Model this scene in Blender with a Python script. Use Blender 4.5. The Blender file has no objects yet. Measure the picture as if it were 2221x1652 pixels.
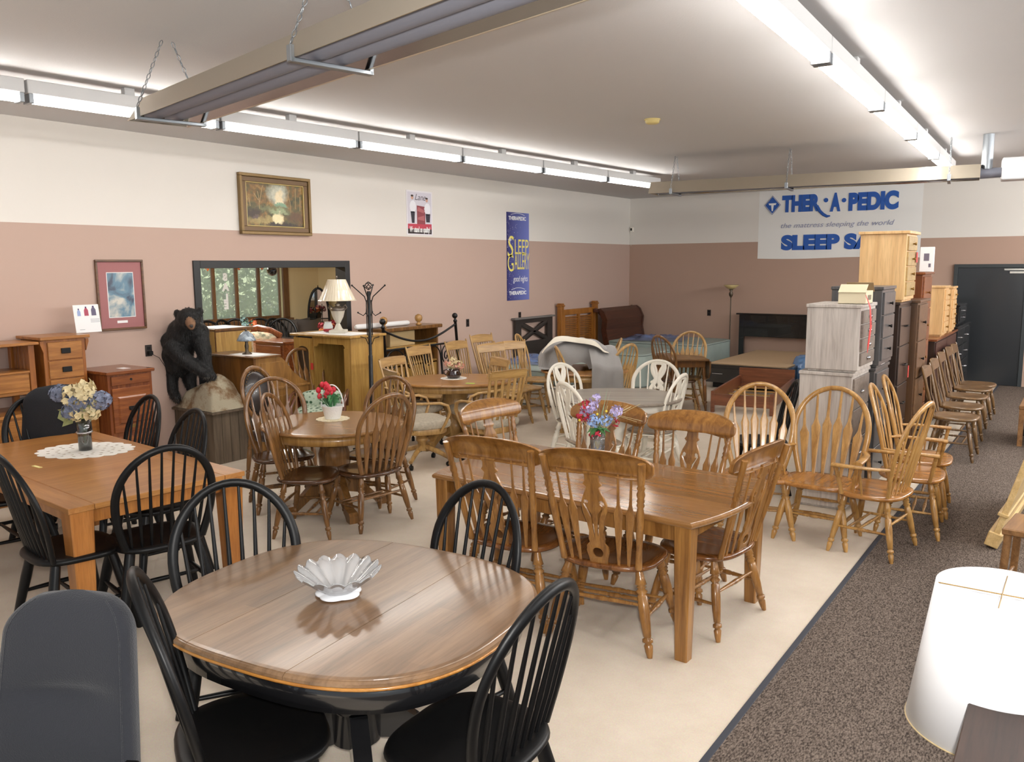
import bpy, bmesh, math, random
from mathutils import Vector, Matrix, noise
random.seed(7)
PI = math.pi
C = bpy.context.scene.collection
R = math.radians
# ------------------------------------------------------------------ camera
CAM = Vector((0, 0, 2.05)); FPX = 1799.2
pit, rol, yaw = 0.138, 0.007, -0.609
fw = Vector((math.sin(yaw)*math.cos(pit), math.cos(yaw)*math.cos(pit), -math.sin(pit)))
r0 = Vector((math.cos(yaw), -math.sin(yaw), 0)); d0 = fw.cross(r0)
rt = math.cos(rol)*r0 + math.sin(rol)*d0; dn = -math.sin(rol)*r0 + math.cos(rol)*d0
def ray(px, py): return rt*(px-1110.5) + dn*(py-826) + fw*FPX
def PZ(px, py, z=0.0): d = ray(px, py); return CAM + d*((z-CAM.z)/d.z)      # where a photo point meets a level plane
def PX(px, py, x): d = ray(px, py); return CAM + d*(x/d.x)
def PY(px, py, y): d = ray(px, py); return CAM + d*(y/d.y)
cam = bpy.data.cameras.new('camera'); co = bpy.data.objects.new('camera', cam); C.objects.link(co)
cam.sensor_width = 36; cam.lens = 36*FPX/2221; cam.clip_start = .05; cam.clip_end = 200
M = Matrix(((rt.x, -dn.x, -fw.x, CAM.x), (rt.y, -dn.y, -fw.y, CAM.y), (rt.z, -dn.z, -fw.z, CAM.z), (0, 0, 0, 1)))
co.matrix_world = M
bpy.context.scene.camera = co
XW, YB, ZC, ZB = -8.1, 16.0, 3.42, 2.473
# ------------------------------------------------------------------ materials
def lin(c):
    return tuple(((x/255)/12.92 if x/255 <= .04045 else ((x/255+.055)/1.055)**2.4) for x in c)
def newmat(name):
    m = bpy.data.materials.new(name); m.use_nodes = True
    nt = m.node_tree; b = nt.nodes['Principled BSDF']; return m, nt, b
def plain(name, c, rough=.5, metal=0, coat=0, spec=.5, bump=0, bscale=60, var=0, vscale=8, trans=0, alpha=1, sub=0, sheen=0):
    m, nt, b = newmat(name); N = nt.nodes.new; L = nt.links.new
    col = (*lin(c), 1)
    b.inputs['Base Color'].default_value = col; b.inputs['Roughness'].default_value = rough
    b.inputs['Metallic'].default_value = metal; b.inputs['Coat Weight'].default_value = coat
    b.inputs['Specular IOR Level'].default_value = spec
    b.inputs['Transmission Weight'].default_value = trans; b.inputs['Alpha'].default_value = alpha
    b.inputs['Sheen Weight'].default_value = sheen
    if var or bump:
        tc = N('ShaderNodeTexCoord')
    if var:
        n = N('ShaderNodeTexNoise'); n.inputs['Scale'].default_value = vscale; n.inputs['Detail'].default_value = 6
        L(tc.outputs['Object'], n.inputs['Vector'])
        rp = N('ShaderNodeValToRGB'); rp.color_ramp.elements[0].position = .3; rp.color_ramp.elements[1].position = .7
        rp.color_ramp.elements[0].color = (*[x*(1-var) for x in col[:3]], 1)
        rp.color_ramp.elements[1].color = (*[min(1, x*(1+var)) for x in col[:3]], 1)
        L(n.outputs['Fac'], rp.inputs['Fac']); L(rp.outputs['Color'], b.inputs['Base Color'])
    if bump:
        n2 = N('ShaderNodeTexNoise'); n2.inputs['Scale'].default_value = bscale; n2.inputs['Detail'].default_value = 3
        L(tc.outputs['Object'], n2.inputs['Vector'])
        bp = N('ShaderNodeBump'); bp.inputs['Strength'].default_value = bump; bp.inputs['Distance'].default_value = .01
        L(n2.outputs['Fac'], bp.inputs['Height']); L(bp.outputs['Normal'], b.inputs['Normal'])
    return m
def wood(name, c1, c2, rough=.3, axis='z', scale=9, coat=.25, stretch=14, plank=None):
    "grain runs along the given object axis; plank=(axis index, width) adds board-to-board variation"
    m, nt, b = newmat(name); N = nt.nodes.new; L = nt.links.new
    if c1[0] > c1[2]*1.95: c1, c2 = [(c[0]*.97, c[1]*1.05, c[2]*1.06) for c in (c1, c2)]
    tc = N('ShaderNodeTexCoord'); mp = N('ShaderNodeMapping')
    s = [scale]*3; s['xyz'.index(axis)] = scale/stretch; mp.inputs['Scale'].default_value = s
    L(tc.outputs['Object'], mp.inputs['Vector'])
    n = N('ShaderNodeTexNoise'); n.inputs['Scale'].default_value = 2.2; n.inputs['Detail'].default_value = 8
    n.inputs['Roughness'].default_value = .62; n.inputs['Distortion'].default_value = .9
    L(mp.outputs['Vector'], n.inputs['Vector'])
    rp = N('ShaderNodeValToRGB'); e = rp.color_ramp.elements
    e[0].position = .33; e[1].position = .66; e[0].color = (*lin(c2), 1); e[1].color = (*lin(c1), 1)
    L(n.outputs['Fac'], rp.inputs['Fac']); out = rp.outputs['Color']
    n2 = N('ShaderNodeTexNoise'); n2.inputs['Scale'].default_value = 16; n2.inputs['Detail'].default_value = 3
    L(mp.outputs['Vector'], n2.inputs['Vector'])
    mx = N('ShaderNodeMix'); mx.data_type = 'RGBA'; mx.blend_type = 'MULTIPLY'; mx.inputs['Factor'].default_value = .35
    L(out, mx.inputs['A']); L(n2.outputs['Fac'], mx.inputs['B'])
    rp2 = N('ShaderNodeValToRGB'); rp2.color_ramp.elements[0].position = .35; rp2.color_ramp.elements[0].color = (.62, .58, .55, 1); rp2.color_ramp.elements[1].position = .55
    L(n2.outputs['Fac'], rp2.inputs['Fac']); L(rp2.outputs['Color'], mx.inputs['B']); out = mx.outputs['Result']
    if plank:
        sp = N('ShaderNodeSeparateXYZ'); L(tc.outputs['Object'], sp.inputs['Vector'])
        dv = N('ShaderNodeMath'); dv.operation = 'DIVIDE'; dv.inputs[1].default_value = plank[1]; L(sp.outputs[plank[0]], dv.inputs[0])
        fl = N('ShaderNodeMath'); fl.operation = 'FLOOR'; L(dv.outputs[0], fl.inputs[0])
        dv2 = N('ShaderNodeMath'); dv2.operation = 'MULTIPLY_ADD'; dv2.inputs[1].default_value = 1/plank[2]
        oth = 'xyz'.index(axis); L(sp.outputs[oth], dv2.inputs[0])
        h = N('ShaderNodeMath'); h.operation = 'MULTIPLY'; h.inputs[1].default_value = .377; L(fl.outputs[0], h.inputs[0]); L(h.outputs[0], dv2.inputs[2])
        fl2 = N('ShaderNodeMath'); fl2.operation = 'FLOOR'; L(dv2.outputs[0], fl2.inputs[0])
        cb = N('ShaderNodeCombineXYZ'); L(fl.outputs[0], cb.inputs[0]); L(fl2.outputs[0], cb.inputs[1])
        wn = N('ShaderNodeTexWhiteNoise'); L(cb.outputs[0], wn.inputs['Vector'])
        mr = N('ShaderNodeMapRange'); mr.inputs['To Min'].default_value = 1-plank[3]; mr.inputs['To Max'].default_value = 1+plank[3]*.5
        L(wn.outputs['Value'], mr.inputs['Value'])
        m2 = N('ShaderNodeVectorMath'); m2.operation = 'SCALE'; L(out, m2.inputs[0]); L(mr.outputs[0], m2.inputs['Scale']); out = m2.outputs[0]
    L(out, b.inputs['Base Color'])
    b.inputs['Roughness'].default_value = rough; b.inputs['Coat Weight'].default_value = coat; b.inputs['Coat Roughness'].default_value = .12
    bp = N('ShaderNodeBump'); bp.inputs['Strength'].default_value = .06; bp.inputs['Distance'].default_value = .004
    L(n2.outputs['Fac'], bp.inputs['Height']); L(bp.outputs['Normal'], b.inputs['Normal'])
    return m
def emit(name, c, s):
    m, nt, b = newmat(name)
    b.inputs['Base Color'].default_value = (*lin(c), 1); b.inputs['Emission Color'].default_value = (*lin(c), 1); b.inputs['Emission Strength'].default_value = s
    return m
# ------------------------------------------------------------------ mesh builder
class MB:
    def __init__(s): s.v = []; s.f = []; s.s = []
    def add(s, v, f, sm=False, M=None):
        o = len(s.v); s.v += [tuple(M @ Vector(p)) if M else tuple(p) for p in v]
        s.f += [tuple(i+o for i in q) for q in f]; s.s += [sm]*len(f); return s
    def box(s, c, d, b=.004, M=None):
        h = [x/2 for x in d]; b = min(b, min(h)*.6); v = []; ix = {}
        for i in (-1, 1):
            for j in (-1, 1):
                for k in (-1, 1):
                    sg = (i, j, k)
                    for a in range(3):
                        p = [sg[q]*(h[q] if q == a else h[q]-b)+c[q] for q in range(3)]; ix[sg, a] = len(v); v.append(p)
        f = []
        for a in range(3):
            b1, b2 = (a+1) % 3, (a+2) % 3
            for sg in (-1, 1):
                q = []
                for x, y in ((-1, -1), (1, -1), (1, 1), (-1, 1)):
                    t = [0]*3; t[a] = sg; t[b1] = x; t[b2] = y; q.append(ix[tuple(t), a])
                f.append(q)
            for x in (-1, 1):
                for y in (-1, 1):
                    t0 = [0]*3; t0[a] = -1; t0[b1] = x; t0[b2] = y; t1 = list(t0); t1[a] = 1; t0, t1 = tuple(t0), tuple(t1)
                    f.append([ix[t0, b1], ix[t1, b1], ix[t1, b2], ix[t0, b2]])
        for i in (-1, 1):
            for j in (-1, 1):
                for k in (-1, 1): f.append([ix[(i, j, k), 0], ix[(i, j, k), 1], ix[(i, j, k), 2]])
        return s.add(v, f, False, M)
    def bx(s, x0, x1, y0, y1, z0, z1, b=.004, M=None):
        return s.box(((x0+x1)/2, (y0+y1)/2, (z0+z1)/2), (abs(x1-x0), abs(y1-y0), abs(z1-z0)), b, M)
    def tube(s, pts, r, n=8, closed=False, flat=None, up=None):
        "round rod, or with flat=(a,b) a rounded bar a along `up`, b across"
        P = [Vector(p) for p in pts]; m = len(P); rr = r if isinstance(r, (list, tuple)) else [r]*m
        v = []; u = None
        for i, p in enumerate(P):
            a = P[(i+1) % m] if (closed or i < m-1) else P[i]; b = P[i-1] if (closed or i > 0) else P[i]
            t = (a-b).normalized()
            if up is not None: u = Vector(up) - t*Vector(up).dot(t)
            elif u is None:
                u = t.orthogonal()
            else: u = u - t*u.dot(t)
            u.normalize(); w = t.cross(u)
            for k in range(n):
                th = 2*PI*(k+.5)/n; cx, sx = math.cos(th), math.sin(th)
                if flat:
                    q = 4.0; den = (abs(cx)**q+abs(sx)**q)**(1/q)
                    v.append(p + u*(cx/den*flat[0]/2*rr[i]) + w*(sx/den*flat[1]/2*rr[i]))
                else: v.append(p + (u*cx + w*sx)*rr[i])
        f = []
        for i in range(m if closed else m-1):
            j = (i+1) % m
            for k in range(n): f.append((i*n+k, i*n+(k+1) % n, j*n+(k+1) % n, j*n+k))
        s.add(v, f, True)
        if not closed:
            s.add(v[:n], [tuple(range(n))]); s.add(v[-n:], [tuple(range(n))])
        return s
    def post(s, x, y, z0, z1, w0, w1, b=.006):
        "square post tapering from w1 at the top to w0 at the bottom, edges chamfered"
        v = []
        for z, w in ((z0, w0), (z1, w1)):
            h = w/2
            for sx, sy in ((-1, -1), (1, -1), (1, 1), (-1, 1)):
                a, c = ((sx*(h-b), sy*h), (sx*h, sy*(h-b)))
                q = [a, c] if sx*sy < 0 else [c, a]
                v += [(x+q[0][0], y+q[0][1], z), (x+q[1][0], y+q[1][1], z)]
        return s.add(v, [(k, (k+1) % 8, 8+(k+1) % 8, 8+k) for k in range(8)]+[tuple(range(8)), tuple(range(8, 16))])
    def lathe(s, p0, p1, prof, n=10):
        p0, p1 = Vector(p0), Vector(p1); return s.tube([p0.lerp(p1, t) for t, r in prof], [r for t, r in prof], n)
    def rings(s, outline, prof, cx=0, cy=0, M=None, sm=True):
        "stack of outlines; prof = [(inset, z)]; closed with fans"
        n = len(outline); v = []; f = []
        for ins, z in prof:
            for x, y in outline:
                dx, dy = x-cx, y-cy; L = math.hypot(dx, dy) or 1; k = max(0., 1-ins/L); v.append((cx+dx*k, cy+dy*k, z))
        for i in range(len(prof)-1):
            for k in range(n): f.append((i*n+k, i*n+(k+1) % n, (i+1)*n+(k+1) % n, (i+1)*n+k))
        s.add(v, f, sm, M)
        s.add(v[:n], [tuple(range(n))], False, M); s.add(v[-n:], [tuple(range(n))], False, M); return s
    def revolve(s, prof, c=(0, 0, 0), n=24, M=None, flute=None, sm=True):
        v = []; f = []
        for r, z in prof:
            for k in range(n):
                th = 2*PI*k/n; q = r*(1+(flute[1]*math.cos(flute[0]*th) if flute else 0)); v.append((c[0]+q*math.cos(th), c[1]+q*math.sin(th), c[2]+z))
        for i in range(len(prof)-1):
            for k in range(n): f.append((i*n+k, i*n+(k+1) % n, (i+1)*n+(k+1) % n, (i+1)*n+k))
        s.add(v, f, sm, M)
        if prof[0][0] > 1e-4: s.add(v[:n], [tuple(range(n))], False, M)
        if prof[-1][0] > 1e-4: s.add(v[-n:], [tuple(range(n))], False, M)
        return s
    def shell(s, prof, c=(0, 0, 0), n=24, M=None):
        v = []; f = []
        for r, z in prof:
            for k in range(n): th = 2*PI*k/n; v.append((c[0]+r*math.cos(th), c[1]+r*math.sin(th), c[2]+z))
        m = len(prof)
        for i in range(m):
            j = (i+1) % m
            for k in range(n): f.append((i*n+k, i*n+(k+1) % n, j*n+(k+1) % n, j*n+k))
        return s.add(v, f, True, M)
    def ell(s, c, r, n=10, m=7, p=1.0, M=None):
        "ellipsoid; p<1 gives a puffy box"
        def sp(x): return math.copysign(abs(x)**p, x)
        v = []; f = []
        for i in range(m+1):
            ph = -PI/2+PI*i/m
            for k in range(n):
                th = 2*PI*k/n; v.append((c[0]+r[0]*sp(math.cos(ph))*sp(math.cos(th)), c[1]+r[1]*sp(math.cos(ph))*sp(math.sin(th)), c[2]+r[2]*sp(math.sin(ph))))
        for i in range(m):
            for k in range(n): f.append((i*n+k, i*n+(k+1) % n, (i+1)*n+(k+1) % n, (i+1)*n+k))
        return s.add(v, f, True, M)
    def prism(s, poly, z0, z1, M=None):
        n = len(poly); v = [(x, y, z0) for x, y in poly]+[(x, y, z1) for x, y in poly]
        f = [tuple(range(n)), tuple(range(n, 2*n))]+[(k, (k+1) % n, n+(k+1) % n, n+k) for k in range(n)]
        return s.add(v, f, False, M)
    def grid(s, fn, nu, nv, sm=True, th=0):
        v = []; f = []
        for i in range(nu+1):
            for j in range(nv+1): v.append(fn(i/nu, j/nv))
        for i in range(nu):
            for j in range(nv): a = i*(nv+1)+j; f.append((a, a+1, a+nv+2, a+nv+1))
        return s.add(v, f, sm)
    def plate(s, loops, th, fn, bev=0):
        "flat cut-out with holes; fn maps (u, v, w) to space"
        cu = bpy.data.curves.new('t', 'CURVE'); cu.dimensions = '2D'; cu.fill_mode = 'BOTH'; cu.extrude = th/2; cu.bevel_depth = bev; cu.bevel_resolution = 0
        for lp in loops:
            sp = cu.splines.new('POLY'); sp.points.add(len(lp)-1); sp.use_cyclic_u = True
            for q, p in zip(sp.points, lp): q.co = (p[0], p[1], 0, 1)
        return s._curve(cu, fn)
    def text(s, body, size, fn, th=.002, shear=0, sx=1, bold=0, align='LEFT', space=1):
        cu = bpy.data.curves.new('t', 'FONT'); cu.body = body; cu.size = size; cu.extrude = th/2; cu.shear = shear; cu.offset = bold; cu.align_x = align; cu.space_character = space
        return s._curve(cu, lambda u, v, w: fn(u*sx, v, w))
    def _curve(s, cu, fn):
        o = bpy.data.objects.new('t', cu); C.objects.link(o); dg = bpy.context.evaluated_depsgraph_get(); dg.update()
        me = bpy.data.meshes.new_from_object(o.evaluated_get(dg))
        s.add([fn(*v.co) for v in me.vertices], [tuple(p.vertices) for p in me.polygons])
        bpy.data.objects.remove(o); bpy.data.curves.remove(cu); bpy.data.meshes.remove(me); return s
    def mesh(s, name):
        me = bpy.data.meshes.new(name); me.from_pydata(s.v, [], s.f); me.update()
        me.polygons.foreach_set('use_smooth', s.s)
        bm = bmesh.new(); bm.from_mesh(me); bmesh.ops.recalc_face_normals(bm, faces=bm.faces); bm.to_mesh(me); bm.free()
        return me
def obj(name, mb, mat, parent=None, label=None, kind=None):
    me = mb.mesh(name) if isinstance(mb, MB) else mb
    if mat: me.materials.append(mat)
    o = bpy.data.objects.new(name, me); C.objects.link(o)
    if parent: o.parent = parent
    if label: o['label'] = label
    if kind: o['kind'] = kind
    return o
def tag(o, label, cat, group=None):
    o['label'] = label; o['category'] = cat
    if group: o['group'] = group
    return o
def thing(name, label, cat, loc=(0, 0, 0), rz=0, group=None):
    o = bpy.data.objects.new(name, None); C.objects.link(o); o.empty_display_size = .1
    o.location = loc; o.rotation_euler = (0, 0, rz); return tag(o, label, cat, group)
def struct(name, mb, mat, parent=None): return obj(name, mb, mat, parent, kind='structure')
def dup(root, loc, rz, label=None, group=None):
    r = root.copy(); C.objects.link(r); r.location = loc; r.rotation_euler = (0, 0, rz)
    if label: r['label'] = label
    if group: r['group'] = group
    for ch in list(root.children):
        c = ch.copy(); C.objects.link(c); c.parent = r
        for g in list(ch.children):
            d = g.copy(); C.objects.link(d); d.parent = c
    return r
def ell2(a, b, n=48, p=2.0, cx=0, cy=0):
    out = []
    for k in range(n):
        th = 2*PI*k/n; c, s_ = math.cos(th), math.sin(th); e = 2/p
        out.append((cx+a*math.copysign(abs(c)**e, c), cy+b*math.copysign(abs(s_)**e, s_)))
    return out
def clip(poly, ax, lo, hi):
    def half(P, sgn, lim):
        o = []
        for i in range(len(P)):
            a, b = P[i], P[(i+1) % len(P)]; da, db = sgn*(a[ax]-lim), sgn*(b[ax]-lim)
            if da >= 0: o.append(a)
            if da*db < 0: t = da/(da-db); o.append((a[0]+(b[0]-a[0])*t, a[1]+(b[1]-a[1])*t))
        return o
    return half(half(poly, 1, lo), -1, hi)
# ------------------------------------------------------------------ shared materials
K = plain('black_paint', (10, 10, 11), .42, spec=.28)
KS = plain('black_satin', (22, 22, 24), .22, coat=.6)
IRON = plain('black_iron', (20, 19, 20), .35, metal=.3)
CHROME = plain('chrome', (200, 200, 205), .2, metal=1)
BRASS = plain('aged_brass', (150, 120, 70), .35, metal=1)
NICKEL = plain('dull_nickel', (190, 188, 182), .3, metal=1)
DKPULL = plain('dark_pull', (25, 24, 24), .4, metal=.5)
GALV = plain('galvanised_steel', (150, 155, 160), .35, metal=.8)
WHITE = plain('white_paint', (238, 233, 222), .4)
PAPER = plain('white_paper', (240, 240, 240), .7)
RED = plain('red_paper', (205, 60, 55), .6)
LIME = plain('lime_tag', (180, 215, 90), .6)
OAK = wood('oak_mid', (168, 110, 56), (112, 66, 28), .28, 'z')
OAKSEAT = wood('oak_mid_seat', (132, 76, 36), (86, 46, 20), .22, 'y')
HONEY = wood('oak_honey', (196, 140, 80), (148, 96, 46), .3, 'z')
HONEYSEAT = wood('oak_honey_seat', (180, 115, 55), (130, 76, 32), .25, 'y')
BROWN = wood('oak_brown', (142, 92, 48), (88, 52, 24), .28, 'z')
BROWNSEAT = wood('oak_brown_seat', (86, 50, 28), (54, 30, 16), .2, 'y')
LIGHT = wood('oak_light', (196, 146, 90), (154, 106, 58), .35, 'z')
LIGHTX = wood('oak_light_across', (192, 142, 86), (150, 102, 54), .35, 'x')
PINE = wood('pine', (228, 190, 135), (205, 160, 105), .4, 'z', 5)
MISSION = wood('mission_oak', (184, 114, 54), (142, 82, 34), .35, 'x')
MISSIONZ = wood('mission_oak_upright', (176, 100, 40), (128, 66, 22), .35, 'z')
CHERRY = wood('cherry', (150, 80, 40), (108, 52, 26), .25, 'x')
CHERRYZ = wood('cherry_upright', (140, 72, 36), (100, 46, 24), .25, 'z')
YOAK = wood('yellow_oak', (190, 140, 74), (156, 106, 48), .35, 'z')
DOAK = wood('dark_oak', (128, 78, 34), (90, 50, 20), .3, 'z')
ESPR = wood('espresso', (58, 36, 26), (38, 24, 18), .3, 'z')
CHAR = wood('charcoal_wood', (78, 76, 76), (58, 56, 57), .4, 'z', 6)
GREYW = wood('grey_washed_wood', (196, 188, 180), (158, 148, 140), .5, 'z', 5, coat=0)
GREYD = wood('grey_brown_drawer', (128, 116, 106), (100, 90, 82), .45, 'y', 6, coat=0)
PLANK = wood('weathered_planks', (112, 96, 78), (76, 64, 50), .8, 'z', 6, coat=0)
# ------------------------------------------------------------------ floor and carpet
def floor_mat():
    m, nt, b = newmat('beige_floor'); N = nt.nodes.new; L = nt.links.new
    tc = N('ShaderNodeTexCoord'); n = N('ShaderNodeTexNoise'); n.inputs['Scale'].default_value = 1.4; n.inputs['Detail'].default_value = 8; n.inputs['Roughness'].default_value = .7
    L(tc.outputs['Object'], n.inputs['Vector']); rp = N('ShaderNodeValToRGB'); e = rp.color_ramp.elements
    e[0].position = .3; e[0].color = (*lin((196, 182, 164)), 1); e[1].position = .7; e[1].color = (*lin((214, 202, 186)), 1)
    L(n.outputs['Fac'], rp.inputs['Fac'])
    n2 = N('ShaderNodeTexNoise'); n2.inputs['Scale'].default_value = 140; n2.inputs['Detail'].default_value = 2; L(tc.outputs['Object'], n2.inputs['Vector'])
    mx = N('ShaderNodeMix'); mx.data_type = 'RGBA'; mx.blend_type = 'OVERLAY'; mx.inputs['Factor'].default_value = .18; L(rp.outputs['Color'], mx.inputs['A']); L(n2.outputs['Color'], mx.inputs['B'])
    L(mx.outputs['Result'], b.inputs['Base Color']); b.inputs['Roughness'].default_value = .62; b.inputs['Specular IOR Level'].default_value = .3
    bp = N('ShaderNodeBump'); bp.inputs['Strength'].default_value = .12; bp.inputs['Distance'].default_value = .004; L(n2.outputs['Fac'], bp.inputs['Height']); L(bp.outputs['Normal'], b.inputs['Normal'])
    return m
def carpet_mat():
    m, nt, b = newmat('grey_brown_carpet'); N = nt.nodes.new; L = nt.links.new
    tc = N('ShaderNodeTexCoord'); mp = N('ShaderNodeMapping'); mp.inputs['Scale'].default_value = (150, 60, 60); mp.inputs['Rotation'].default_value = (0, 0, .5); L(tc.outputs['Object'], mp.inputs['Vector'])
    n = N('ShaderNodeTexNoise'); n.inputs['Scale'].default_value = 1; n.inputs['Detail'].default_value = 3; L(mp.outputs['Vector'], n.inputs['Vector'])
    rp = N('ShaderNodeValToRGB'); e = rp.color_ramp.elements
    e[0].position = .34; e[0].color = (*lin((58, 50, 45)), 1); e[1].position = .68; e[1].color = (*lin((126, 113, 103)), 1)
    L(n.outputs['Fac'], rp.inputs['Fac']); L(rp.outputs['Color'], b.inputs['Base Color']); b.inputs['Roughness'].default_value = .95; b.inputs['Specular IOR Level'].default_value = .1
    bp = N('ShaderNodeBump'); bp.inputs['Strength'].default_value = .5; bp.inputs['Distance'].default_value = .01; L(n.outputs['Fac'], bp.inputs['Height']); L(bp.outputs['Normal'], b.inputs['Normal'])
    return m
struct('floor', MB().bx(-13.2, 4.2, -2.2, YB+.1, -.12, 0, 0), floor_mat())
ca = thing('carpet', 'long grey-brown carpet runner with dark bound edge along the aisle on the right', 'carpet', (0, 0, 0))
obj('carpet_pile', MB().bx(-1.17, 3.6, -1.8, YB-.02, 0, .006, .002), carpet_mat(), ca)
obj('edge_binding', MB().bx(-1.2, -1.168, -1.8, YB-.02, 0, .008, .002), plain('carpet_binding', (52, 54, 62), .8), ca, 'dark blue-grey binding strip')
# ------------------------------------------------------------------ walls
def wall_mat(low=(188, 163, 150)):
    m, nt, b = newmat('two_tone_wall'); N = nt.nodes.new; L = nt.links.new
    tc = N('ShaderNodeTexCoord'); sp = N('ShaderNodeSeparateXYZ'); L(tc.outputs['Object'], sp.inputs['Vector'])
    gt = N('ShaderNodeMath'); gt.operation = 'GREATER_THAN'; gt.inputs[1].default_value = ZB; L(sp.outputs['Z'], gt.inputs[0])
    mx = N('ShaderNodeMix'); mx.data_type = 'RGBA'; L(gt.outputs[0], mx.inputs['Factor'])
    mx.inputs['A'].default_value = (*lin(low), 1); mx.inputs['B'].default_value = (*lin((226, 221, 214)), 1)
    n = N('ShaderNodeTexNoise'); n.inputs['Scale'].default_value = 120; n.inputs['Detail'].default_value = 2; L(tc.outputs['Object'], n.inputs['Vector'])
    L(mx.outputs['Result'], b.inputs['Base Color']); b.inputs['Roughness'].default_value = .75; b.inputs['Specular IOR Level'].default_value = .25
    bp = N('ShaderNodeBump'); bp.inputs['Strength'].default_value = .12; bp.inputs['Distance'].default_value = .004; L(n.outputs['Fac'], bp.inputs['Height']); L(bp.outputs['Normal'], b.inputs['Normal'])
    return m
WALL = wall_mat()
OY0, OY1, OZ = 5.52, 7.86, 2.13
w = MB(); w.bx(XW-.16, XW, -2.2, OY0, 0, ZC, 0); w.bx(XW-.16, XW, OY1, YB+.16, 0, ZC, 0); w.bx(XW-.16, XW, OY0, OY1, OZ, ZC, 0)
struct('wall_left', w, WALL)
struct('wall_back', MB().bx(XW, 4.2, YB, YB+.16, 0, ZC, 0), wall_mat((178, 150, 134)))  # browner lower colour paints in the change of light at the back
struct('ceiling', MB().bx(XW-.16, 4.2, -2.2, YB+.16, ZC, ZC+.1, 0), plain('ceiling_paint', (208, 207, 208), .85, spec=.2, bump=.08, bscale=90))
# black trim round the opening to the next room
t = MB(); tw = .085
t.bx(XW-.17, XW+.02, OY0, OY0+tw, 0, OZ, .003); t.bx(XW-.17, XW+.02, OY1-tw, OY1, 0, OZ, .003); t.bx(XW-.17, XW+.02, OY0+tw, OY1-tw, OZ-tw, OZ, .003)
struct('trim_1', t, plain('black_trim', (20, 21, 23), .45))
# door in the back wall
d0p, d1p = PY(2071, 573, YB), PY(2260, 573, YB)
dx0, dx1, dz1 = d0p.x, d0p.x+1.1, d0p.z
dr = MB(); dr.bx(dx0+.06, dx1-.06, YB-.035, YB-.004, .01, dz1-.06, .003)
do = struct('door_1', dr, plain('black_door', (30, 34, 38), .3, coat=.2))
fr = MB(); fr.bx(dx0, dx0+.06, YB-.05, YB-.001, 0, dz1, .003); fr.bx(dx1-.06, dx1, YB-.05, YB-.001, 0, dz1, .003); fr.bx(dx0+.06, dx1-.06, YB-.05, YB-.001, dz1-.06, dz1, .003)
obj('door_frame', fr, plain('dark_door_frame', (46, 52, 54), .4), do, kind='structure')
hp = PY(2084, 716, YB)
obj('door_handle', MB().tube([(dx0+.11, YB-.035, hp.z), (dx0+.11, YB-.08, hp.z), (dx0+.2, YB-.085, hp.z)], .011), CHROME, do, 'chrome lever handle')
nm = MB(); q = PY(2200, 590, YB)
nm.bx(q.x-.14, q.x+.2, YB-.05, YB-.036, q.z+.03, q.z+.06, .002); nm.bx(q.x-.06, q.x+.2, YB-.05, YB-.036, q.z-.02, q.z+.015, .002)
obj('door_closer', nm, NICKEL, do)
# ------------------------------------------------------------------ the room behind the opening
TAN = plain('tan_wall', (208, 190, 150), .8, spec=.2)
XF = -12.2; RY0, RY1, RZ = 3.4, PX(690, 640, XF).y+.02, 2.75
wy0, wy1 = PX(424, 640, XF).y, PX(619, 640, XF).y
wz0 = PX(600, 690, XF).z; wz1 = 2.45
w = MB(); w.bx(XF-.16, XF, RY0, wy0, 0, RZ, 0); w.bx(XF-.16, XF, wy1, RY1, 0, RZ, 0); w.bx(XF-.16, XF, wy0, wy1, 0, wz0, 0); w.bx(XF-.16, XF, wy0, wy1, wz1, RZ, 0)
struct('wall_far', w, TAN)
struct('wall_side', MB().bx(XF-.16, XW-.16, RY1, RY1+.14, 0, RZ, 0), TAN)
struct('wall_near', MB().bx(XF-.16, XW-.16, RY0-.14, RY0, 0, RZ, 0), TAN)
struct('ceiling_1', MB().bx(XF-.16, XW-.16, RY0-.14, RY1+.14, RZ, RZ+.08, 0), plain('ceiling_tan', (225, 218, 200), .85))
FR = wood('window_wood', (120, 76, 44), (84, 52, 30), .45, 'z')
glass = bpy.data.materials.new('window_glass'); glass.use_nodes = True
nt = glass.node_tree; nt.nodes.remove(nt.nodes['Principled BSDF'])
tr = nt.nodes.new('ShaderNodeBsdfTransparent'); gl = nt.nodes.new('ShaderNodeBsdfGlossy'); gl.inputs['Roughness'].default_value = .05
ms = nt.nodes.new('ShaderNodeMixShader'); ms.inputs[0].default_value = .07
tl = nt.nodes.new('ShaderNodeBsdfTranslucent'); tl.inputs[0].default_value = (.95, .96, .95, 1); m0 = nt.nodes.new('ShaderNodeMixShader'); m0.inputs[0].default_value = .3   # white mixed into the pane to paint the washed-out glare
nt.links.new(tr.outputs[0], m0.inputs[1]); nt.links.new(tl.outputs[0], m0.inputs[2])
nt.links.new(m0.outputs[0], ms.inputs[1]); nt.links.new(gl.outputs[0], ms.inputs[2]); nt.links.new(ms.outputs[0], nt.nodes['Material Output'].inputs['Surface'])
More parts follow.
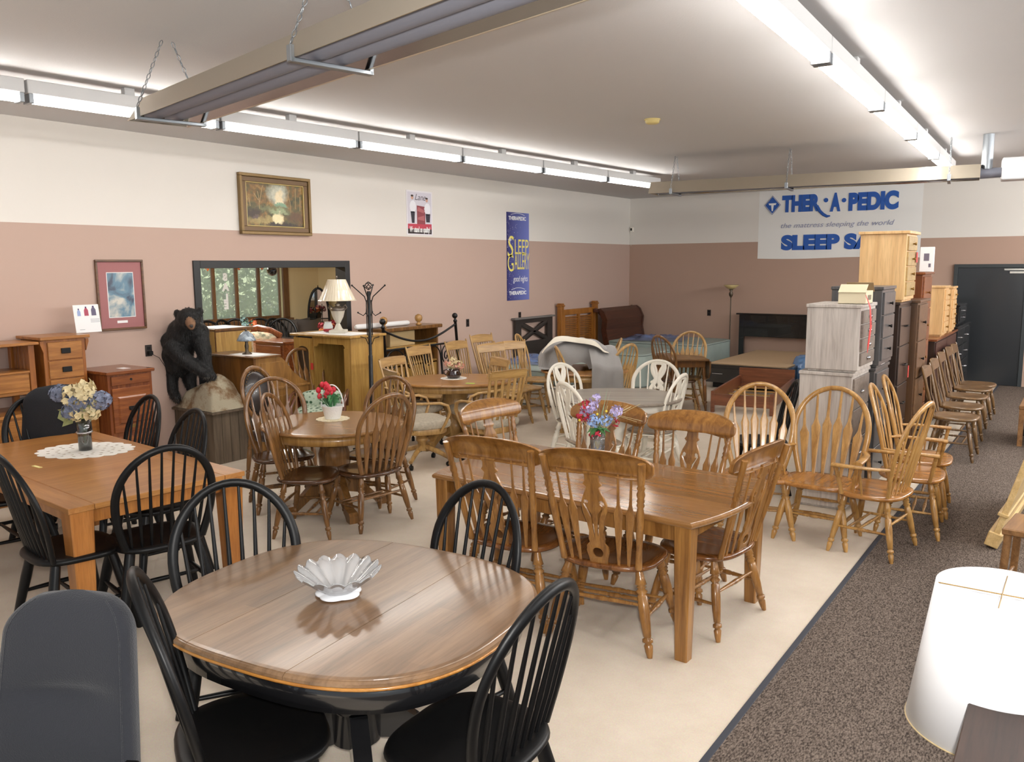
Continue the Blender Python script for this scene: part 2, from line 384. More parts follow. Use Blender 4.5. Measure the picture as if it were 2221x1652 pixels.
def thin_glass(name, tint, gloss, milk=0):
    m = bpy.data.materials.new(name); m.use_nodes = True; nt = m.node_tree; nt.nodes.remove(nt.nodes['Principled BSDF']); N = nt.nodes.new; L = nt.links.new
    tr = N('ShaderNodeBsdfTransparent'); tr.inputs[0].default_value = (*tint, 1); gl = N('ShaderNodeBsdfGlossy'); gl.inputs['Roughness'].default_value = .04
    df = N('ShaderNodeBsdfDiffuse'); df.inputs[0].default_value = (.92, .94, .96, 1); a = N('ShaderNodeMixShader'); a.inputs[0].default_value = milk; L(tr.outputs[0], a.inputs[1]); L(df.outputs[0], a.inputs[2])
    lw_ = N('ShaderNodeLayerWeight'); lw_.inputs[0].default_value = .35; mp = N('ShaderNodeMapRange'); mp.inputs['To Min'].default_value = gloss; mp.inputs['To Max'].default_value = .85; L(lw_.outputs['Fresnel'], mp.inputs['Value'])
    b = N('ShaderNodeMixShader'); L(mp.outputs[0], b.inputs[0]); L(a.outputs[0], b.inputs[1]); L(gl.outputs[0], b.inputs[2]); L(b.outputs[0], nt.nodes['Material Output'].inputs['Surface']); return m
PW = [PX(p, 640, XF).y for p in (424, 467, 517, 565, 611)]
for i in range(4):
    a, b = PW[i], PW[i+1]
    f = MB(); e = .034
    f.bx(XF-.09, XF-.03, a, a+e, wz0, wz1, .003); f.bx(XF-.09, XF-.03, b-e*.6, b, wz0, wz1, .003); f.bx(XF-.09, XF-.03, a+e, b-e*.6, wz0, wz0+.05, .003); f.bx(XF-.09, XF-.03, a+e, b-e*.6, wz1-.06, wz1, .003)
    wo = struct('window_%d' % (i+1), f, FR)
    obj('pane', MB().bx(XF-.07, XF-.064, a+e-.01, b-e*.6+.01, wz0+.05, wz1-.05, 0), glass, wo, kind='structure')
s_ = MB(); s_.bx(XF-.02, XF+.1, wy0-.1, wy1+.1, wz0-.09, wz0, .004); s_.bx(XF, XF+.04, wy1-.07, wy1+.06, wz0, wz1+.08, .004); s_.bx(XF, XF+.04, wy0-.1, wy0, wz0, wz1+.08, .004)
struct('trim_2', s_, FR)
# window lettering read from outside, so mirrored here
lt = MB(); cy = (PW[1]+PW[2])/2+.02
zt = PX(490, 592, XF).z
for i, ch in enumerate('SALE'):
    zc = PX(492, (600, 622, 645, 662)[i], XF).z
    lt.text(ch, .165, lambda u, v, w, zc=zc: (XF-.055+w, cy-u, zc-.06+v), .003, align='CENTER', bold=.012)
tag(obj('window_lettering', lt, PAPER), 'large white letters down the second pane of the far window', 'lettering')
bn = MB()
for (y0, z0, y1, z1) in ((PW[0]+.03, 2.3, PW[1]-.06, 2.0), (PW[2]+.06, 2.02, PW[3]-.06, 2.3), (PW[3]+.08, 2.02, PW[3]+.3, 2.2)):
    for k in range(9):
        t0 = k/9; t1 = t0+.075
        bn.tube([(XF-.05, y0+(y1-y0)*t0, z0+(z1-z0)*t0), (XF-.05, y0+(y1-y0)*t1, z0+(z1-z0)*t1)], 1, 6, flat=(.05, .006), up=(0, 0, 1))
tag(obj('window_streamer', bn, plain('orange_print', (225, 120, 70), .7)), 'orange printed streamers slanting across the top of the far window', 'streamer')
# trees outside
def leafy(name, c, r, n, mats, label, group):
    t = thing(name, label, 'tree', (c[0], c[1], 0), 0, group)
    fo = MB()
    for _ in range(n):
        while True:
            p = Vector((random.uniform(-1, 1), random.uniform(-1, 1), random.uniform(-1, 1)))
            if p.length < 1: break
        p = Vector((p.x*r[0], p.y*r[1], c[2]+p.z*r[2])); sz = random.uniform(.04, .1)
        a = Vector((random.gauss(0, 1), random.gauss(0, 1), random.gauss(0, 1))).normalized(); b = a.orthogonal().normalized()
        fo.add([p-a*sz, p+b*sz*.5, p+a*sz, p-b*sz*.5], [(0, 1, 2, 3)])
    obj('foliage', fo, mats, t)
    tk = MB(); tk.tube([(0, 0, -.5), (.05, .1, c[2]*.6), (0, .05, c[2]+r[2]*.5)], [.14, .1, .03])
    for _ in range(5):
        a = random.uniform(0, 6.3); tk.tube([(0, .05, c[2]*.5), (math.cos(a)*r[0]*.8, math.sin(a)*r[1]*.8, c[2]+r[2]*random.uniform(-.2, .6))], [.05, .015], 6)
    obj('trunk', tk, plain('bark', (120, 105, 90), .9), t)
G1 = plain('leaf_mid', (132, 150, 116), .6, var=.2, vscale=2); G2 = plain('leaf_pale', (180, 194, 160), .6, var=.2, vscale=2)
leafy('broadleaf_tree', (-17.0, 9.4, 2.2), (1.5, 1.9, 2.0), 9000, G1, 'green leafy tree outside the left panes of the far window', 'trees outside the window')
leafy('broadleaf_tree', (-18.2, 13.4, 2.1), (1.7, 1.9, 2.0), 9000, G2, 'paler leafy tree outside the right panes of the far window', 'trees outside the window')
leafy('broadleaf_tree', (-22.6, 17.2, 2.0), (2.2, 2.4, 2.2), 7000, G1, 'leafy tree farthest right outside the far window', 'trees outside the window')
leafy('broadleaf_tree', (-22.6, 12.1, 1.7), (2.2, 2.4, 1.8), 7000, G2, 'pale low tree far behind the others outside the window', 'trees outside the window')
struct('ground_outside', MB().bx(-40, XF-.3, -6, 34, -.7, -.5, 0), plain('grass_ground', (90, 110, 70), .9, var=.3))
# ------------------------------------------------------------------ lights
w = bpy.data.worlds.new('sky'); bpy.context.scene.world = w; w.use_nodes = True
w.node_tree.nodes['Background'].inputs[0].default_value = (.86, .94, 1.0, 1); w.node_tree.nodes['Background'].inputs[1].default_value = .65
TUBE = emit('lit_fluorescent_tube', (255, 251, 245), 27)
HOUS = plain('light_housing', (205, 205, 205), .45)
def strip(p0, p1, n, label, off):
    "a run of bare tube fixtures: each fixture is a thing"
    p0, p1 = Vector(p0), Vector(p1); d = (p1-p0); Ld = d.length/n; ang = math.atan2(d.y, d.x)
    for i in range(n):
        c = p0+d*((i+.5)/n)
        t = thing('fluorescent_light', label[i], 'ceiling light', c, ang, 'ceiling strip lights')
        h = MB(); h.bx(-Ld/2+.01, Ld/2-.01, -.055, .055, -.035, .06, .004); h.bx(-.04, .04, -.03, .03, .06, ZC-c.z-.002, .003)
        obj('housing', h, HOUS, t)
        for q in (-.032, .032):
            obj('tube', MB().tube([(-Ld/2+.045, q, -.072), (Ld/2-.045, q, -.072)], .019, 10), TUBE, t)
        for x in (-Ld/2+.03, Ld/2-.03): obj('lamp_holder', MB().bx(x-.016, x+.016, -.055, .055, -.1, -.035, .003), GALV, t)
zs = 3.30
a, b = PZ(-60, 196, zs-.06), PZ(1480, 412, zs-.06)
yl0 = 2.6; xl = -6.0
def lerp_y(a, b, y): k = (y-a.y)/(b.y-a.y); return (a.x+(b.x-a.x)*k, y, zs)
names = ['at the near left end of the row along the left wall', 'second from the near end of the left row', 'third from the near end of the left row', 'fourth from the near end of the left row', 'fifth from the near end of the left row', 'sixth from the near end of the left row', 'last of the left row by the back heater']
strip(lerp_y(a, b, 1.5), lerp_y(a, b, 12.0), 7, ['bright bare-tube ceiling light '+s for s in names], 0)
a, b = PZ(1650, 10, zs-.06), PZ(2062, 370, zs-.06)
names = ['behind the near edge of the frame in the right row', 'nearest in view in the right row', 'second in view in the right row', 'third in view in the right row', 'fourth in view in the right row', 'at the far end of the right row above the back heater']
strip(lerp_y(a, b, 1.6), lerp_y(a, b, 12.4), 6, ['bright bare-tube ceiling light '+s for s in names], 0)
# added area light, unseen under the back room's ceiling, to brighten its walls
bl = bpy.data.lights.new('back_room_fill', 'AREA'); bl.shape = 'RECTANGLE'; bl.size = .4; bl.size_y = 3; bl.energy = 130; bl.color = (1, .97, .92)
bo = bpy.data.objects.new('back_room_fill', bl); C.objects.link(bo); bo.location = (-10.2, 7.2, RZ-.03)
sn = bpy.data.lights.new('sun', 'SUN'); sn.energy = 7; sn.angle = .02; sn.color = (1, .96, .88)
so = bpy.data.objects.new('sun', sn); C.objects.link(so); so.rotation_euler = Vector((-.25, .75, -1.35)).to_track_quat('-Z', 'Y').to_euler()
# added fill lights, unseen right of the frame, to brighten the back wall
for xx in (2.2, 4.0):
    for k in range(8):
        al = bpy.data.lights.new('added_fill_light', 'POINT'); al.shadow_soft_size = .12; al.energy = 105 if k > 3 else 60; al.color = (1, .985, .96)
        ao = bpy.data.objects.new('added_fill_light', al); C.objects.link(ao); ao.location = (xx, 3+k*1.65, ZC-.35)
# camera flash
fl = bpy.data.lights.new('camera_flash', 'AREA'); fl.shape = 'DISK'; fl.size = .1; fl.energy = 115; fl.color = (1, .97, .93)
fo = bpy.data.objects.new('camera_flash', fl); C.objects.link(fo); fo.location = (.1, -.05, 2.2)
fo.rotation_euler = Vector((-4.2, 6, -1.15)).to_track_quat('-Z', 'Y').to_euler()
vs = bpy.context.scene.view_settings
bpy.context.scene.view_settings.view_transform = 'Standard'; vs.look = 'None'; vs.exposure = .16; vs.gamma = 1; vs.use_curve_mapping = False
cy_ = bpy.context.scene.cycles
cy_.use_denoising = True; cy_.max_bounces = 8; cy_.diffuse_bounces = 4; cy_.glossy_bounces = 3; cy_.transmission_bounces = 6; cy_.transparent_max_bounces = 12
cy_.caustics_reflective = False; cy_.caustics_refractive = False; cy_.sample_clamp_indirect = 6
# ------------------------------------------------------------------ chairs: local frame faces -Y, seat centre over the origin
TURN = [(0, .75), (.1, .95), (.17, 1.2), (.185, .7), (.2, 1.12), (.215, .72), (.25, 1.25), (.285, .72), (.3, 1.02), (.45, 1.12), (.62, 1.02), (.76, .82), (.77, .6), (.785, 1.05), (.82, 1.08), (.835, .6), (.86, .92), (.93, .78), (1, .52)]
STR = [(0, .6), (.2, .8), (.36, .95), (.4, 1.1), (.42, .8), (.45, 1.1), (.5, 1.2), (.55, 1.1), (.58, .8), (.6, 1.1), (.64, .95), (.8, .8), (1, .6)]
POST = [(0, .95), (.2, .8), (.34, .95), (.55, 1.0), (.6, .75), (.62, 1.05), (.645, .75), (.66, 1.05), (.685, .8), (.72, 1.12), (.76, .8), (.78, 1.1), (.8, .78), (.83, .98), (1, 1.0)]
def sc(prof, r): return [(t, k*r) for t, k in prof]
def seat_outline(wf, wb, d, n=40):
    "rounded D: wide in front, narrower behind"
    o = []
    for x, y in ell2(1, 1, n, 2.9):
        k = (y+1)/2; wv = wf+(wb-wf)*k; o.append((x*wv/2, y*d/2))
    return o
def seat_mesh(wf, wb, d, z, th=.036, dish=.01):
    o = seat_outline(wf, wb, d); m = MB()
    m.rings(o, [(.03, z-th), (.008, z-th+.006), (0, z-th*.5), (.004, z-.006), (.014, z), (.05, z-.002), (.1, z-dish), (.3, z-dish*1.2)])
    return m
def hoop(W, w0, z0, zs, z1, yb, lean, curv=.03, n=26):
    "points of a bent back bow; y grows backwards with height"
    def Y(x, z): return yb+(z-z0)*math.tan(lean)-curv*(2*x/W)**2
    L = []
    for i in range(6):
        t = i/6; z = z0+(zs-z0)*t; x = w0/2+(W/2-w0/2)*math.sin(t*PI/2); L.append((-x, Y(x, z), z))
    for i in range(n+1):
        a = PI-PI*i/n; x = W/2*math.cos(a); z = zs+(z1-zs)*math.sin(a); L.append((x, Y(x, z), z))
    for i in range(5, -1, -1):
        t = i/6; z = z0+(zs-z0)*t; x = w0/2+(W/2-w0/2)*math.sin(t*PI/2); L.append((x, Y(x, z), z))
    def top(x): return zs+(z1-zs)*math.sqrt(max(0, 1-(2*x/W)**2))
    return L, Y, top
def legs4(t, mat, wf, wb, df, db, z, splay, r, turned=True, label=None):
    P = {}
    for sx in (-1, 1):
        for nm, wv, y, sy in (('f', wf, -df, -1), ('b', wb, db, 1)):
            p0 = Vector((sx*wv/2, y, z)); p1 = Vector((sx*(wv/2+splay), y+sy*splay*1.1, 0)); P[nm, sx] = (p0, p1)
            m = MB()
            if turned: m.lathe(p0, p1, sc(TURN, r), 10)
            else: m.tube([p0, p0.lerp(p1, .35), p1], [1, 1.12, .82], 8, flat=(r*2, r*2), up=(1, 0, 0))
            obj('leg', m, mat, t)
    def at(k, zz): p0, p1 = P[k]; return p0.lerp(p1, (z-zz)/z)
    return at
def stretchers(t, mat, at, r, z=.2, turned=True, double=True, back=True):
    def bar(a, b, k=1):
        m = MB()
        if turned: m.lathe(a, b, sc(STR, r*k), 8)
        else: m.tube([a, a.lerp(b, .5), b], [r*.8, r*1.25, r*.8], 8)
        obj('stretcher', m, mat, t)
    for s in (-1, 1): bar(at(('f', s), z), at(('b', s), z))
    if double:
        for f in (.22, .42): bar(at(('f', -1), z).lerp(at(('b', -1), z), f), at(('f', 1), z).lerp(at(('b', 1), z), f))
    else: bar(at(('f', -1), z).lerp(at(('b', -1), z), .5), at(('f', 1), z).lerp(at(('b', 1), z), .5))
    if back: bar(at(('b', -1), z+.06), at(('b', 1), z+.06))
def black_windsor(mat=K, n=8, name='windsor_chair', simple=False):
    t = thing(name, '', 'chair')
    z = .455
    obj('seat', seat_mesh(.45, .4, .43, z), mat, t)
    L, Y, top = hoop(.43, .34, z-.01, .71, 1.0, .165, R(13))
    obj('bow', MB().tube(L, 1, 8, flat=(.025, .036), up=(0, 1, .2)), mat, t)
    for i in range(n):
        k = (i-(n-1)/2)/((n-1)/2); xs = k*.145; xt = k*.185; zt = top(xt)-.006
        a = Vector((xs, Y(xs, z)-.002, z-.01)); b = Vector((xt, Y(xt, zt), zt))
        obj('spindle', MB().lathe(a, b, [(0, .006), (.3, .0095), (.42, .0085), (1, .0055)], 6), mat, t)
    at = legs4(t, mat, .32, .3, .13, .13, z-.03, .075, .021, False)
    stretchers(t, mat, at, .011, .19, False, False, False)
    t['ytop'] = Y(0, 1.0); t['ztop'] = 1.01
    return t
def arrow_slat(xs, xt, z0, zt, Y, wide=.036):
    "flat slat with an arrow-shaped swelling"
    n = [(0, .3), (.05, .34), (.58, 1.0), (.63, .62), (.68, .33), (.8, .26), (1, .22)]
    m = MB(); P = []; W_ = []
    for t, k in n:
        x = xs+(xt-xs)*t; zz = z0+(zt-z0)*t; P.append((x, Y(x, zz), zz)); W_.append(k*wide)
    v = []; f = []; h = .0048
    for (x, y, zz), wv in zip(P, W_):
        for dx, dy in ((-1, -.6), (-.55, -1), (.55, -1), (1, -.6), (1, .6), (.55, 1), (-.55, 1), (-1, .6)): v.append((x+dx*wv/2, y+dy*h, zz))
    for i in range(len(P)-1):
        for k in range(8): f.append((i*8+k, i*8+(k+1) % 8, i*8+8+(k+1) % 8, i*8+8+k))
    m.add(v, f, False); m.add(v[:8], [tuple(range(8))]); m.add(v[-8:], [tuple(range(8))])
    return m
def arrowback(mat, smat, n=6, arms=False, name='arrowback_chair', ztop=1.07):
    t = thing(name, '', 'chair'); z = .45
    wf = .5 if arms else .46
    obj('seat', seat_mesh(wf, wf-.05, .44, z), smat, t)
    W = .47 if arms else .43
    L, Y, top = hoop(W, W-.12, z-.01, .80, ztop, .165, R(12.5), .035)
    obj('bow', MB().tube(L, 1, 8, flat=(.024, .036), up=(0, 1, .2)), mat, t)
    for i in range(n):
        k = (i-(n-1)/2)/((n-1)/2); xs = k*(W/2-.09); xt = k*(W/2-.045); zt = top(xt)-.006
        obj('arrow_slat', arrow_slat(xs, xt, z-.01, zt, Y, .06 if arms else .054), mat, t)
    at = legs4(t, mat, .32, .3, .13, .13, z-.03, .07, .02)
    stretchers(t, mat, at, .0115, .19)
    if arms:
        for s in (-1, 1):
            za = .655; xb = s*(W/2-.012); yb_ = Y(W/2, za)-.002
            ptsA = [(xb, yb_, za), (s*.262, .08, za), (s*.272, -.08, za-.004), (s*.268, -.185, za-.008)]
            a = obj('armrest', MB().tube(ptsA, [.8, .95, 1.05, 1.3], 8, flat=(.022, .042), up=(0, 0, 1)), mat, t)
            obj('arm_post', MB().lathe((s*.232, -.13, z-.01), (s*.266, -.165, za-.008), sc(POST, .015), 8), mat, a)
            obj('arm_spindle', MB().lathe((s*.226, .0, z-.01), (s*.262, -.01, za-.008), sc(STR, .009), 8), mat, a)
    t['ytop'] = Y(0, ztop); t['ztop'] = ztop+.012
    return t
def crest_chair(mat, smat):
    "pressed-oak style chair: rounded crest rail, carved splat, arrow slats and turned posts"
    t = thing('crest_rail_chair', '', 'chair'); z = .455
    obj('seat', seat_mesh(.47, .43, .44, z), smat, t)
    lean = R(13)
    def Y(x, zz): return .165+(zz-z)*math.tan(lean)+.035-.9*x*x
    for s in (-1, 1):
        a = Vector((s*.165, Y(.165, z)+.002, z-.01)); b = Vector((s*.212, Y(.2, 1.03)+.026, 1.03))
        obj('back_post', MB().lathe(a, b, sc(POST, .0165), 10), mat, t)
    o = []
    N = 60
    for k in range(N):
        th = 2*PI*k/N; c, s_ = math.cos(th), math.sin(th); q = 2/3.2
        x = .245*math.copysign(abs(c)**q, c); y = .06*math.copysign(abs(s_)**q, s_)
        y += .028*(1-(x/.245)**2) if y > 0 else .02*(1-(x/.16)**2) if abs(x) < .16 else -.006
        o.append((x, y))
    obj('crest_rail', MB().plate([o], .016, lambda u, v, w: (u, Y(u, .995+v)+w, .995+v), .003), mat, t)
    # splat with pierced teardrops and a round hole
    h0, h1 = z-.008, .965; H = h1-h0
    half = [(a, b*.86) for a, b in [(0, .042), (.07, .047), (.14, .056), (.2, .052), (.24, .036), (.28, .04), (.36, .034), (.46, .042), (.58, .06), (.66, .063), (.74, .05), (.8, .036), (.84, .03), (.87, .046), (.9, .035), (.95, .032), (1, .04)]]
    out = [(x, t_*H) for t_, x in half]+[(-x, t_*H) for t_, x in reversed(half)]
    hole = [(.025*math.cos(k*PI/8), .13*H+.03*math.sin(k*PI/8)) for k in range(16)]
    def tear(s):
        Pp = [(.006, .27), (.012, .33), (.016, .42), (.022, .52), (.036, .6), (.048, .65), (.045, .69), (.034, .71), (.022, .69), (.024, .66), (.034, .64), (.026, .6), (.012, .55), (.007, .45), (.004, .35)]
        return [(s*x, t_*H) for t_, x in [(b, a) for a, b in Pp]] if s > 0 else [(-x, t_*H) for x, t_ in reversed(Pp)]
    obj('splat', MB().plate([out, hole, tear(1), tear(-1)], .012, lambda u, v, w: (u, Y(u, h0+v)+w, h0+v), .0015), mat, t)
    for x in (-.145, -.098, .098, .145):
        xs = x*.86; n = [(0, .3), (.5, .9), (.62, .9), (.78, .38), (1, .36)]
        m = arrow_slat(xs, x*1.12, z-.01, .965, lambda a, b: Y(a, b), .038)
        obj('arrow_slat', m, mat, t)
    at = legs4(t, mat, .33, .31, .13, .135, z-.03, .075, .021)
    stretchers(t, mat, at, .012, .19)
    t['ytop'] = Y(0, 1.07); t['ztop'] = 1.075
    return t
def white_fret_chair():
    "cream bow-back chair with pierced interlaced splat and wooden seat"
    t = thing('fretwork_chair', '', 'chair'); z = .455
    CR = plain('cream_paint', (238, 232, 218), .35)
    obj('seat', seat_mesh(.46, .42, .43, z, .02), wood('grey_brown_seat', (150, 132, 114), (118, 102, 88), .35, 'y'), t)
    obj('seat_rim', seat_mesh(.455, .415, .425, z-.018, .022, 0), CR, t)
    L, Y, top = hoop(.45, .33, z-.01, .76, 1.0, .165, R(12.5), .03)
    obj('bow', MB().tube(L, 1, 8, flat=(.024, .036), up=(0, 1, .2)), CR, t)
    for x in (-.15, -.085, .085, .15):
        zt = top(x*1.16)-.006
        obj('spindle', MB().lathe((x*.86, Y(x*.86, z), z-.01), (x*1.16, Y(x*1.16, zt), zt), [(0, .0065), (.5, .0075), (1, .0065)], 6), CR, t)
    sp = MB()
    def line(P, wv):
        Q = []
        for i in range(len(P)-1):
            for k in range(6): Q.append(Vector(P[i]).lerp(Vector(P[i+1]), k/6))
        Q.append(Vector(P[-1]))
        for _ in range(4): Q = [Q[0]]+[(Q[i-1]+Q[i]*2+Q[i+1])/4 for i in range(1, len(Q)-1)]+[Q[-1]]
        sp.tube([(p.x, Y(p.x, p.y), p.y) for p in Q], 1, 8, flat=(wv, .013), up=(1, 0, 0))
    for s in (-1, 1):
        line([(s*.05, .985), (s*.062, .93), (s*.05, .87), (s*.012, .81), (s*.02, .76), (s*.06, .70), (s*.03, .62), (s*.045, .54), (s*.05, .45)], .04)
        line([(s*.02, .985), (s*.045, .95), (s*.022, .9), (s*.006, .82), (s*.045, .765), (s*.012, .70)], .03)
        line([(s*.06, .70), (s*.0, .64), (s*.02, .55), (s*.015, .45)], .022)
        sp.ell((s*.045, Y(.045, .765), .765), (.022, .008, .022), 10, 6)
    sp.box((0, Y(0, .97), .972), (.11, .014, .03), .004)
    obj('splat', sp, CR, t)
    at = legs4(t, CR, .32, .3, .13, .13, z-.035, .07, .023)
    stretchers(t, CR, at, .012, .19)
    t['ytop'] = Y(0, 1.0); t['ztop'] = 1.012
    return t
def pressback(mat, n=7, ztop=1.02, name='pressback_chair', flat=False, matx=None):
    "post-and-rail chair with a wide crest and thin spindles"
    t = thing(name, '', 'chair'); z = .45
    obj('seat', seat_mesh(.45, .41, .43, z), mat, t); lean = R(14)
    def Y(x, zz): return .165+(zz-z)*math.tan(lean)+.02-.5*x*x
    for s in (-1, 1):
        obj('back_post', MB().lathe((s*.155, Y(.16, z), z-.01), (s*.21, Y(.2, ztop), ztop), [(0, .012), (.3, .016), (.7, .014), (.95, .012), (1, .008)], 8), mat, t)
    o = []
    for k in range(13): x = -.205+.41*k/12; o.append((x, .045+.018*math.cos(PI*x/.41)))
    for k in range(13): x = .2-.4*k/12; o.append((x, -.045-.008*math.cos(PI*x/.4)))
    obj('crest_rail', MB().plate([o], .014, lambda u, v, w: (u, Y(u, ztop-.075+v)+w, ztop-.075+v), .002), matx or mat, t)
    for i in range(n):
        k = (i-(n-1)/2)/((n-1)/2); a = (k*.115, Y(k*.12, z), z-.01); b = (k*.16, Y(k*.16, ztop-.12), ztop-.12)
        if flat: obj('slat', MB().tube([a, ((a[0]+b[0])/2, Y(a[0], (z+ztop)/2-.06)+.02, (z+ztop)/2-.06), b], 1, 8, flat=(.03, .01), up=(1, 0, 0)), mat, t)
        else: obj('spindle', MB().lathe(a, b, [(0, .006), (.4, .0085), (1, .006)], 6), mat, t)
    at = legs4(t, mat, .32, .3, .13, .13, z-.03, .065, .019)
    stretchers(t, mat, at, .0105, .19)
    t['ytop'] = Y(0, ztop); t['ztop'] = ztop
    return t
FAB = plain('beige_weave', (176, 166, 148), .9, bump=.4, bscale=220, var=.15, vscale=40)
def caster_chair():
    "swivel dining chair: slatted back, bent arms, upholstered seat, four casters"
    t = thing('caster_chair', '', 'chair'); z = .48; lean = R(15)
    cu = MB(); cu.ell((0, -.01, z-.03), (.25, .24, .055), 28, 10, .5); obj('seat_cushion', cu, FAB, t)
    obj('seat_frame', MB().rings(seat_outline(.48, .42, .44), [(.01, z-.13), (0, z-.12), (0, z-.07), (.01, z-.06)]), LIGHT, t)
    def Y(x, zz): return .19+(zz-z)*math.tan(lean)-.6*x*x
    for s in (-1, 1):
        obj('back_post', MB().tube([(s*.175, Y(.17, z-.1), z-.1), (s*.19, Y(.19, .7), .7), (s*.215, Y(.21, 1.0), 1.0)], [1, 1, .8], 8, flat=(.034, .024), up=(1, 0, 0)), LIGHT, t)
    o = [(-.205, .045), (0, .052), (.205, .045), (.2, -.045), (0, -.04), (-.2, -.045)]
    oo = []
    for i in range(6):
        a, b = o[i], o[(i+1) % 6]; oo += [(a[0]+(b[0]-a[0])*k/5, a[1]+(b[1]-a[1])*k/5) for k in range(5)]
    obj('crest_rail', MB().plate([oo], .018, lambda u, v, w: (u, Y(u, .965+v)+w, .965+v), .003), LIGHTX, t)
    for i in range(5):
        k = (i-2)/2
        obj('slat', MB().tube([(k*.125, Y(k*.12, z-.06), z-.06), (k*.135, Y(k*.13, .7)+.025, .7), (k*.15, Y(k*.15, .93), .93)], 1, 8, flat=(.034, .011), up=(1, 0, 0)), LIGHT, t)
    for s in (-1, 1):
        obj('arm', MB().tube([(s*.2, .235, .69), (s*.255, .1, .685), (s*.275, -.08, .68), (s*.272, -.16, .65), (s*.265, -.185, .58), (s*.255, -.15, .48), (s*.235, -.1, .38)], 1, 8, flat=(.042, .026), up=(s, 0, .3)), LIGHT, t)
    pd = MB(); pd.lathe((0, 0, z-.13), (0, 0, .15), [(0, .05), (.3, .045), (.32, .06), (.5, .06), (.52, .045), (1, .05)], 14); obj('pedestal', pd, LIGHT, t)
    for q in range(4):
        a = q*PI/2+PI/4; c, s_ = math.cos(a), math.sin(a)
        l = obj('foot', MB().tube([(c*.03, s_*.03, .19), (c*.16, s_*.16, .15), (c*.29, s_*.29, .085)], [1.1, 1, .75], 8, flat=(.05, .045), up=(0, 0, 1)), LIGHT, t)
        cs = MB(); cs.tube([(c*.275-s_*.014, s_*.275+c*.014, .026), (c*.275+s_*.014, s_*.275-c*.014, .026)], .026, 12); cs.tube([(c*.275, s_*.275, .03), (c*.275, s_*.275, .085)], .008, 6)
        obj('caster', cs, K, l)
    t['ytop'] = Y(0, 1.0); t['ztop'] = 1.01
    return t
def widen(t, kx, ky=1.06):
    "broad seats: stretch the whole chair sideways about its middle"
    todo = list(t.children)+[g for c in t.children for g in c.children]
    for o in todo: o.data.transform(Matrix.Diagonal((kx, ky, 1, 1)))
    t['ytop'] = t['ytop']*ky
used = set()
def place(proto, px, py, az, label, group=None, z=None, pos=None, s=1):
    "stand a chair so that the middle of its back top is where the photo shows it; az is the way it faces"
    rz = R(az+90); zt = z or proto['ztop']*s
    p = pos or PZ(px, py, zt)
    o = Matrix.Rotation(rz, 3, 'Z') @ Vector((0, proto['ytop']*s, 0))
    loc = (p[0]-o.x, p[1]-o.y, .006 if p[0]-o.x > -1.05 else 0)
    if proto.name not in used:
        used.add(proto.name); proto.location = loc; proto.rotation_euler = (0, 0, rz); r = proto; r['label'] = label
        if group: r['group'] = group
    else: r = dup(proto, loc, rz, label, group)
    r.scale = (s, s, s)
    return r
# black bow-back chairs
bk = black_windsor(); widen(bk, 1.18); G = 'black spindle bow-back chairs'
place(bk, 500, 1042, -32, 'black spindle-back chair at the back left of the round black-based table', G, s=1.06)
place(bk, 1062, 1045, -100, 'black spindle-back chair at the back right of the round black-based table', G, s=1.06)
place(bk, 284, 1243, 60, 'black spindle-back chair at the front left of the round black-based table', G, s=1.09)
place(bk, 1205, 1268, 182, 'black spindle-back chair at the front right of the round black-based table', G, s=1.07)
place(bk, 364, 967, 165, 'black spindle-back chair at the near right side of the long orange-brown table', G, s=1.06)
place(bk, -8, 985, 82, 'black spindle-back chair at the near left corner leg of the orange-brown table', G, s=1.06)
place(bk, -120, 905, 82, 'black spindle-back chair at the left frame edge, beyond the corner-leg chair', G, s=1.06)
place(bk, 70, 858, 0, 'black spindle-back chair across the orange-brown table, behind the flower vase', G, s=1.06)
place(bk, 330, 857, -98, 'black spindle-back chair by the reddish filing cabinet, right end of orange-brown table', G, s=1.06)
place(bk, 428, 887, -100, 'black spindle-back chair in front of the plank bear plinth', G, s=1.06)
place(bk, 1733, 826, 205, 'black glossy spindle-back chair beside the grey-washed drawer stack', G, z=1.0)
# brown arrow-back chairs round the pedestal table
ab = arrowback(BROWN, BROWNSEAT, 6); widen(ab, 1.18); G = 'brown arrow-back chairs at the small pedestal table'
place(ab, 590, 818, -28, 'brown arrow-back chair behind the tulip table on its left, facing the camera', G)
place(ab, 575, 853, 32, 'brown arrow-back chair at the front left of the tulip table', G)
place(ab, 856, 815, -80, 'brown arrow-back chair behind the tulip table on its right', G)
place(ab, 850, 853, 172, 'brown arrow-back chair with lime tag at the front right of the tulip table', G)
G = 'arrow-back chairs near the far corner'
place(ab, 1428, 727, 62, 'dark brown arrow-back chair in front of the drop-leaf table', G)
hb = arrowback(LIGHT, LIGHT, 6, name='arrowback_chair'); widen(hb, 1.15)
place(hb, 1205, 750, 40, 'oak arrow-back chair at the left of the blanket-covered table', G)
place(hb, 1348, 733, -150, 'oak arrow-back chair behind the blanket-covered table, lime sticker on back', G)
place(hb, 1368, 745, 170, 'honey oak arrow-back chair at the right of the blanket-covered table', G)
place(hb, 1500, 718, -85, 'oak arrow-back chair behind the drop-leaf table', G)
place(hb, 1120, 724, 20, 'tall oak bow-back chair right of the pressed-back chairs', G)
hp_ = arrowback(HONEY, HONEYSEAT, 6, name='arrowback_chair', ztop=1.1); widen(hp_, 1.2)
place(hp_, 1650, 829, -72, 'honey oak arrow-back chair without arms left of the grey drawer stack', 'honey oak arrow-back chairs by the aisle')
ha = arrowback(HONEY, HONEYSEAT, 6, True, name='arrowback_armchair', ztop=1.1); widen(ha, 1.16); G = 'honey oak arrow-back armchairs by the aisle'
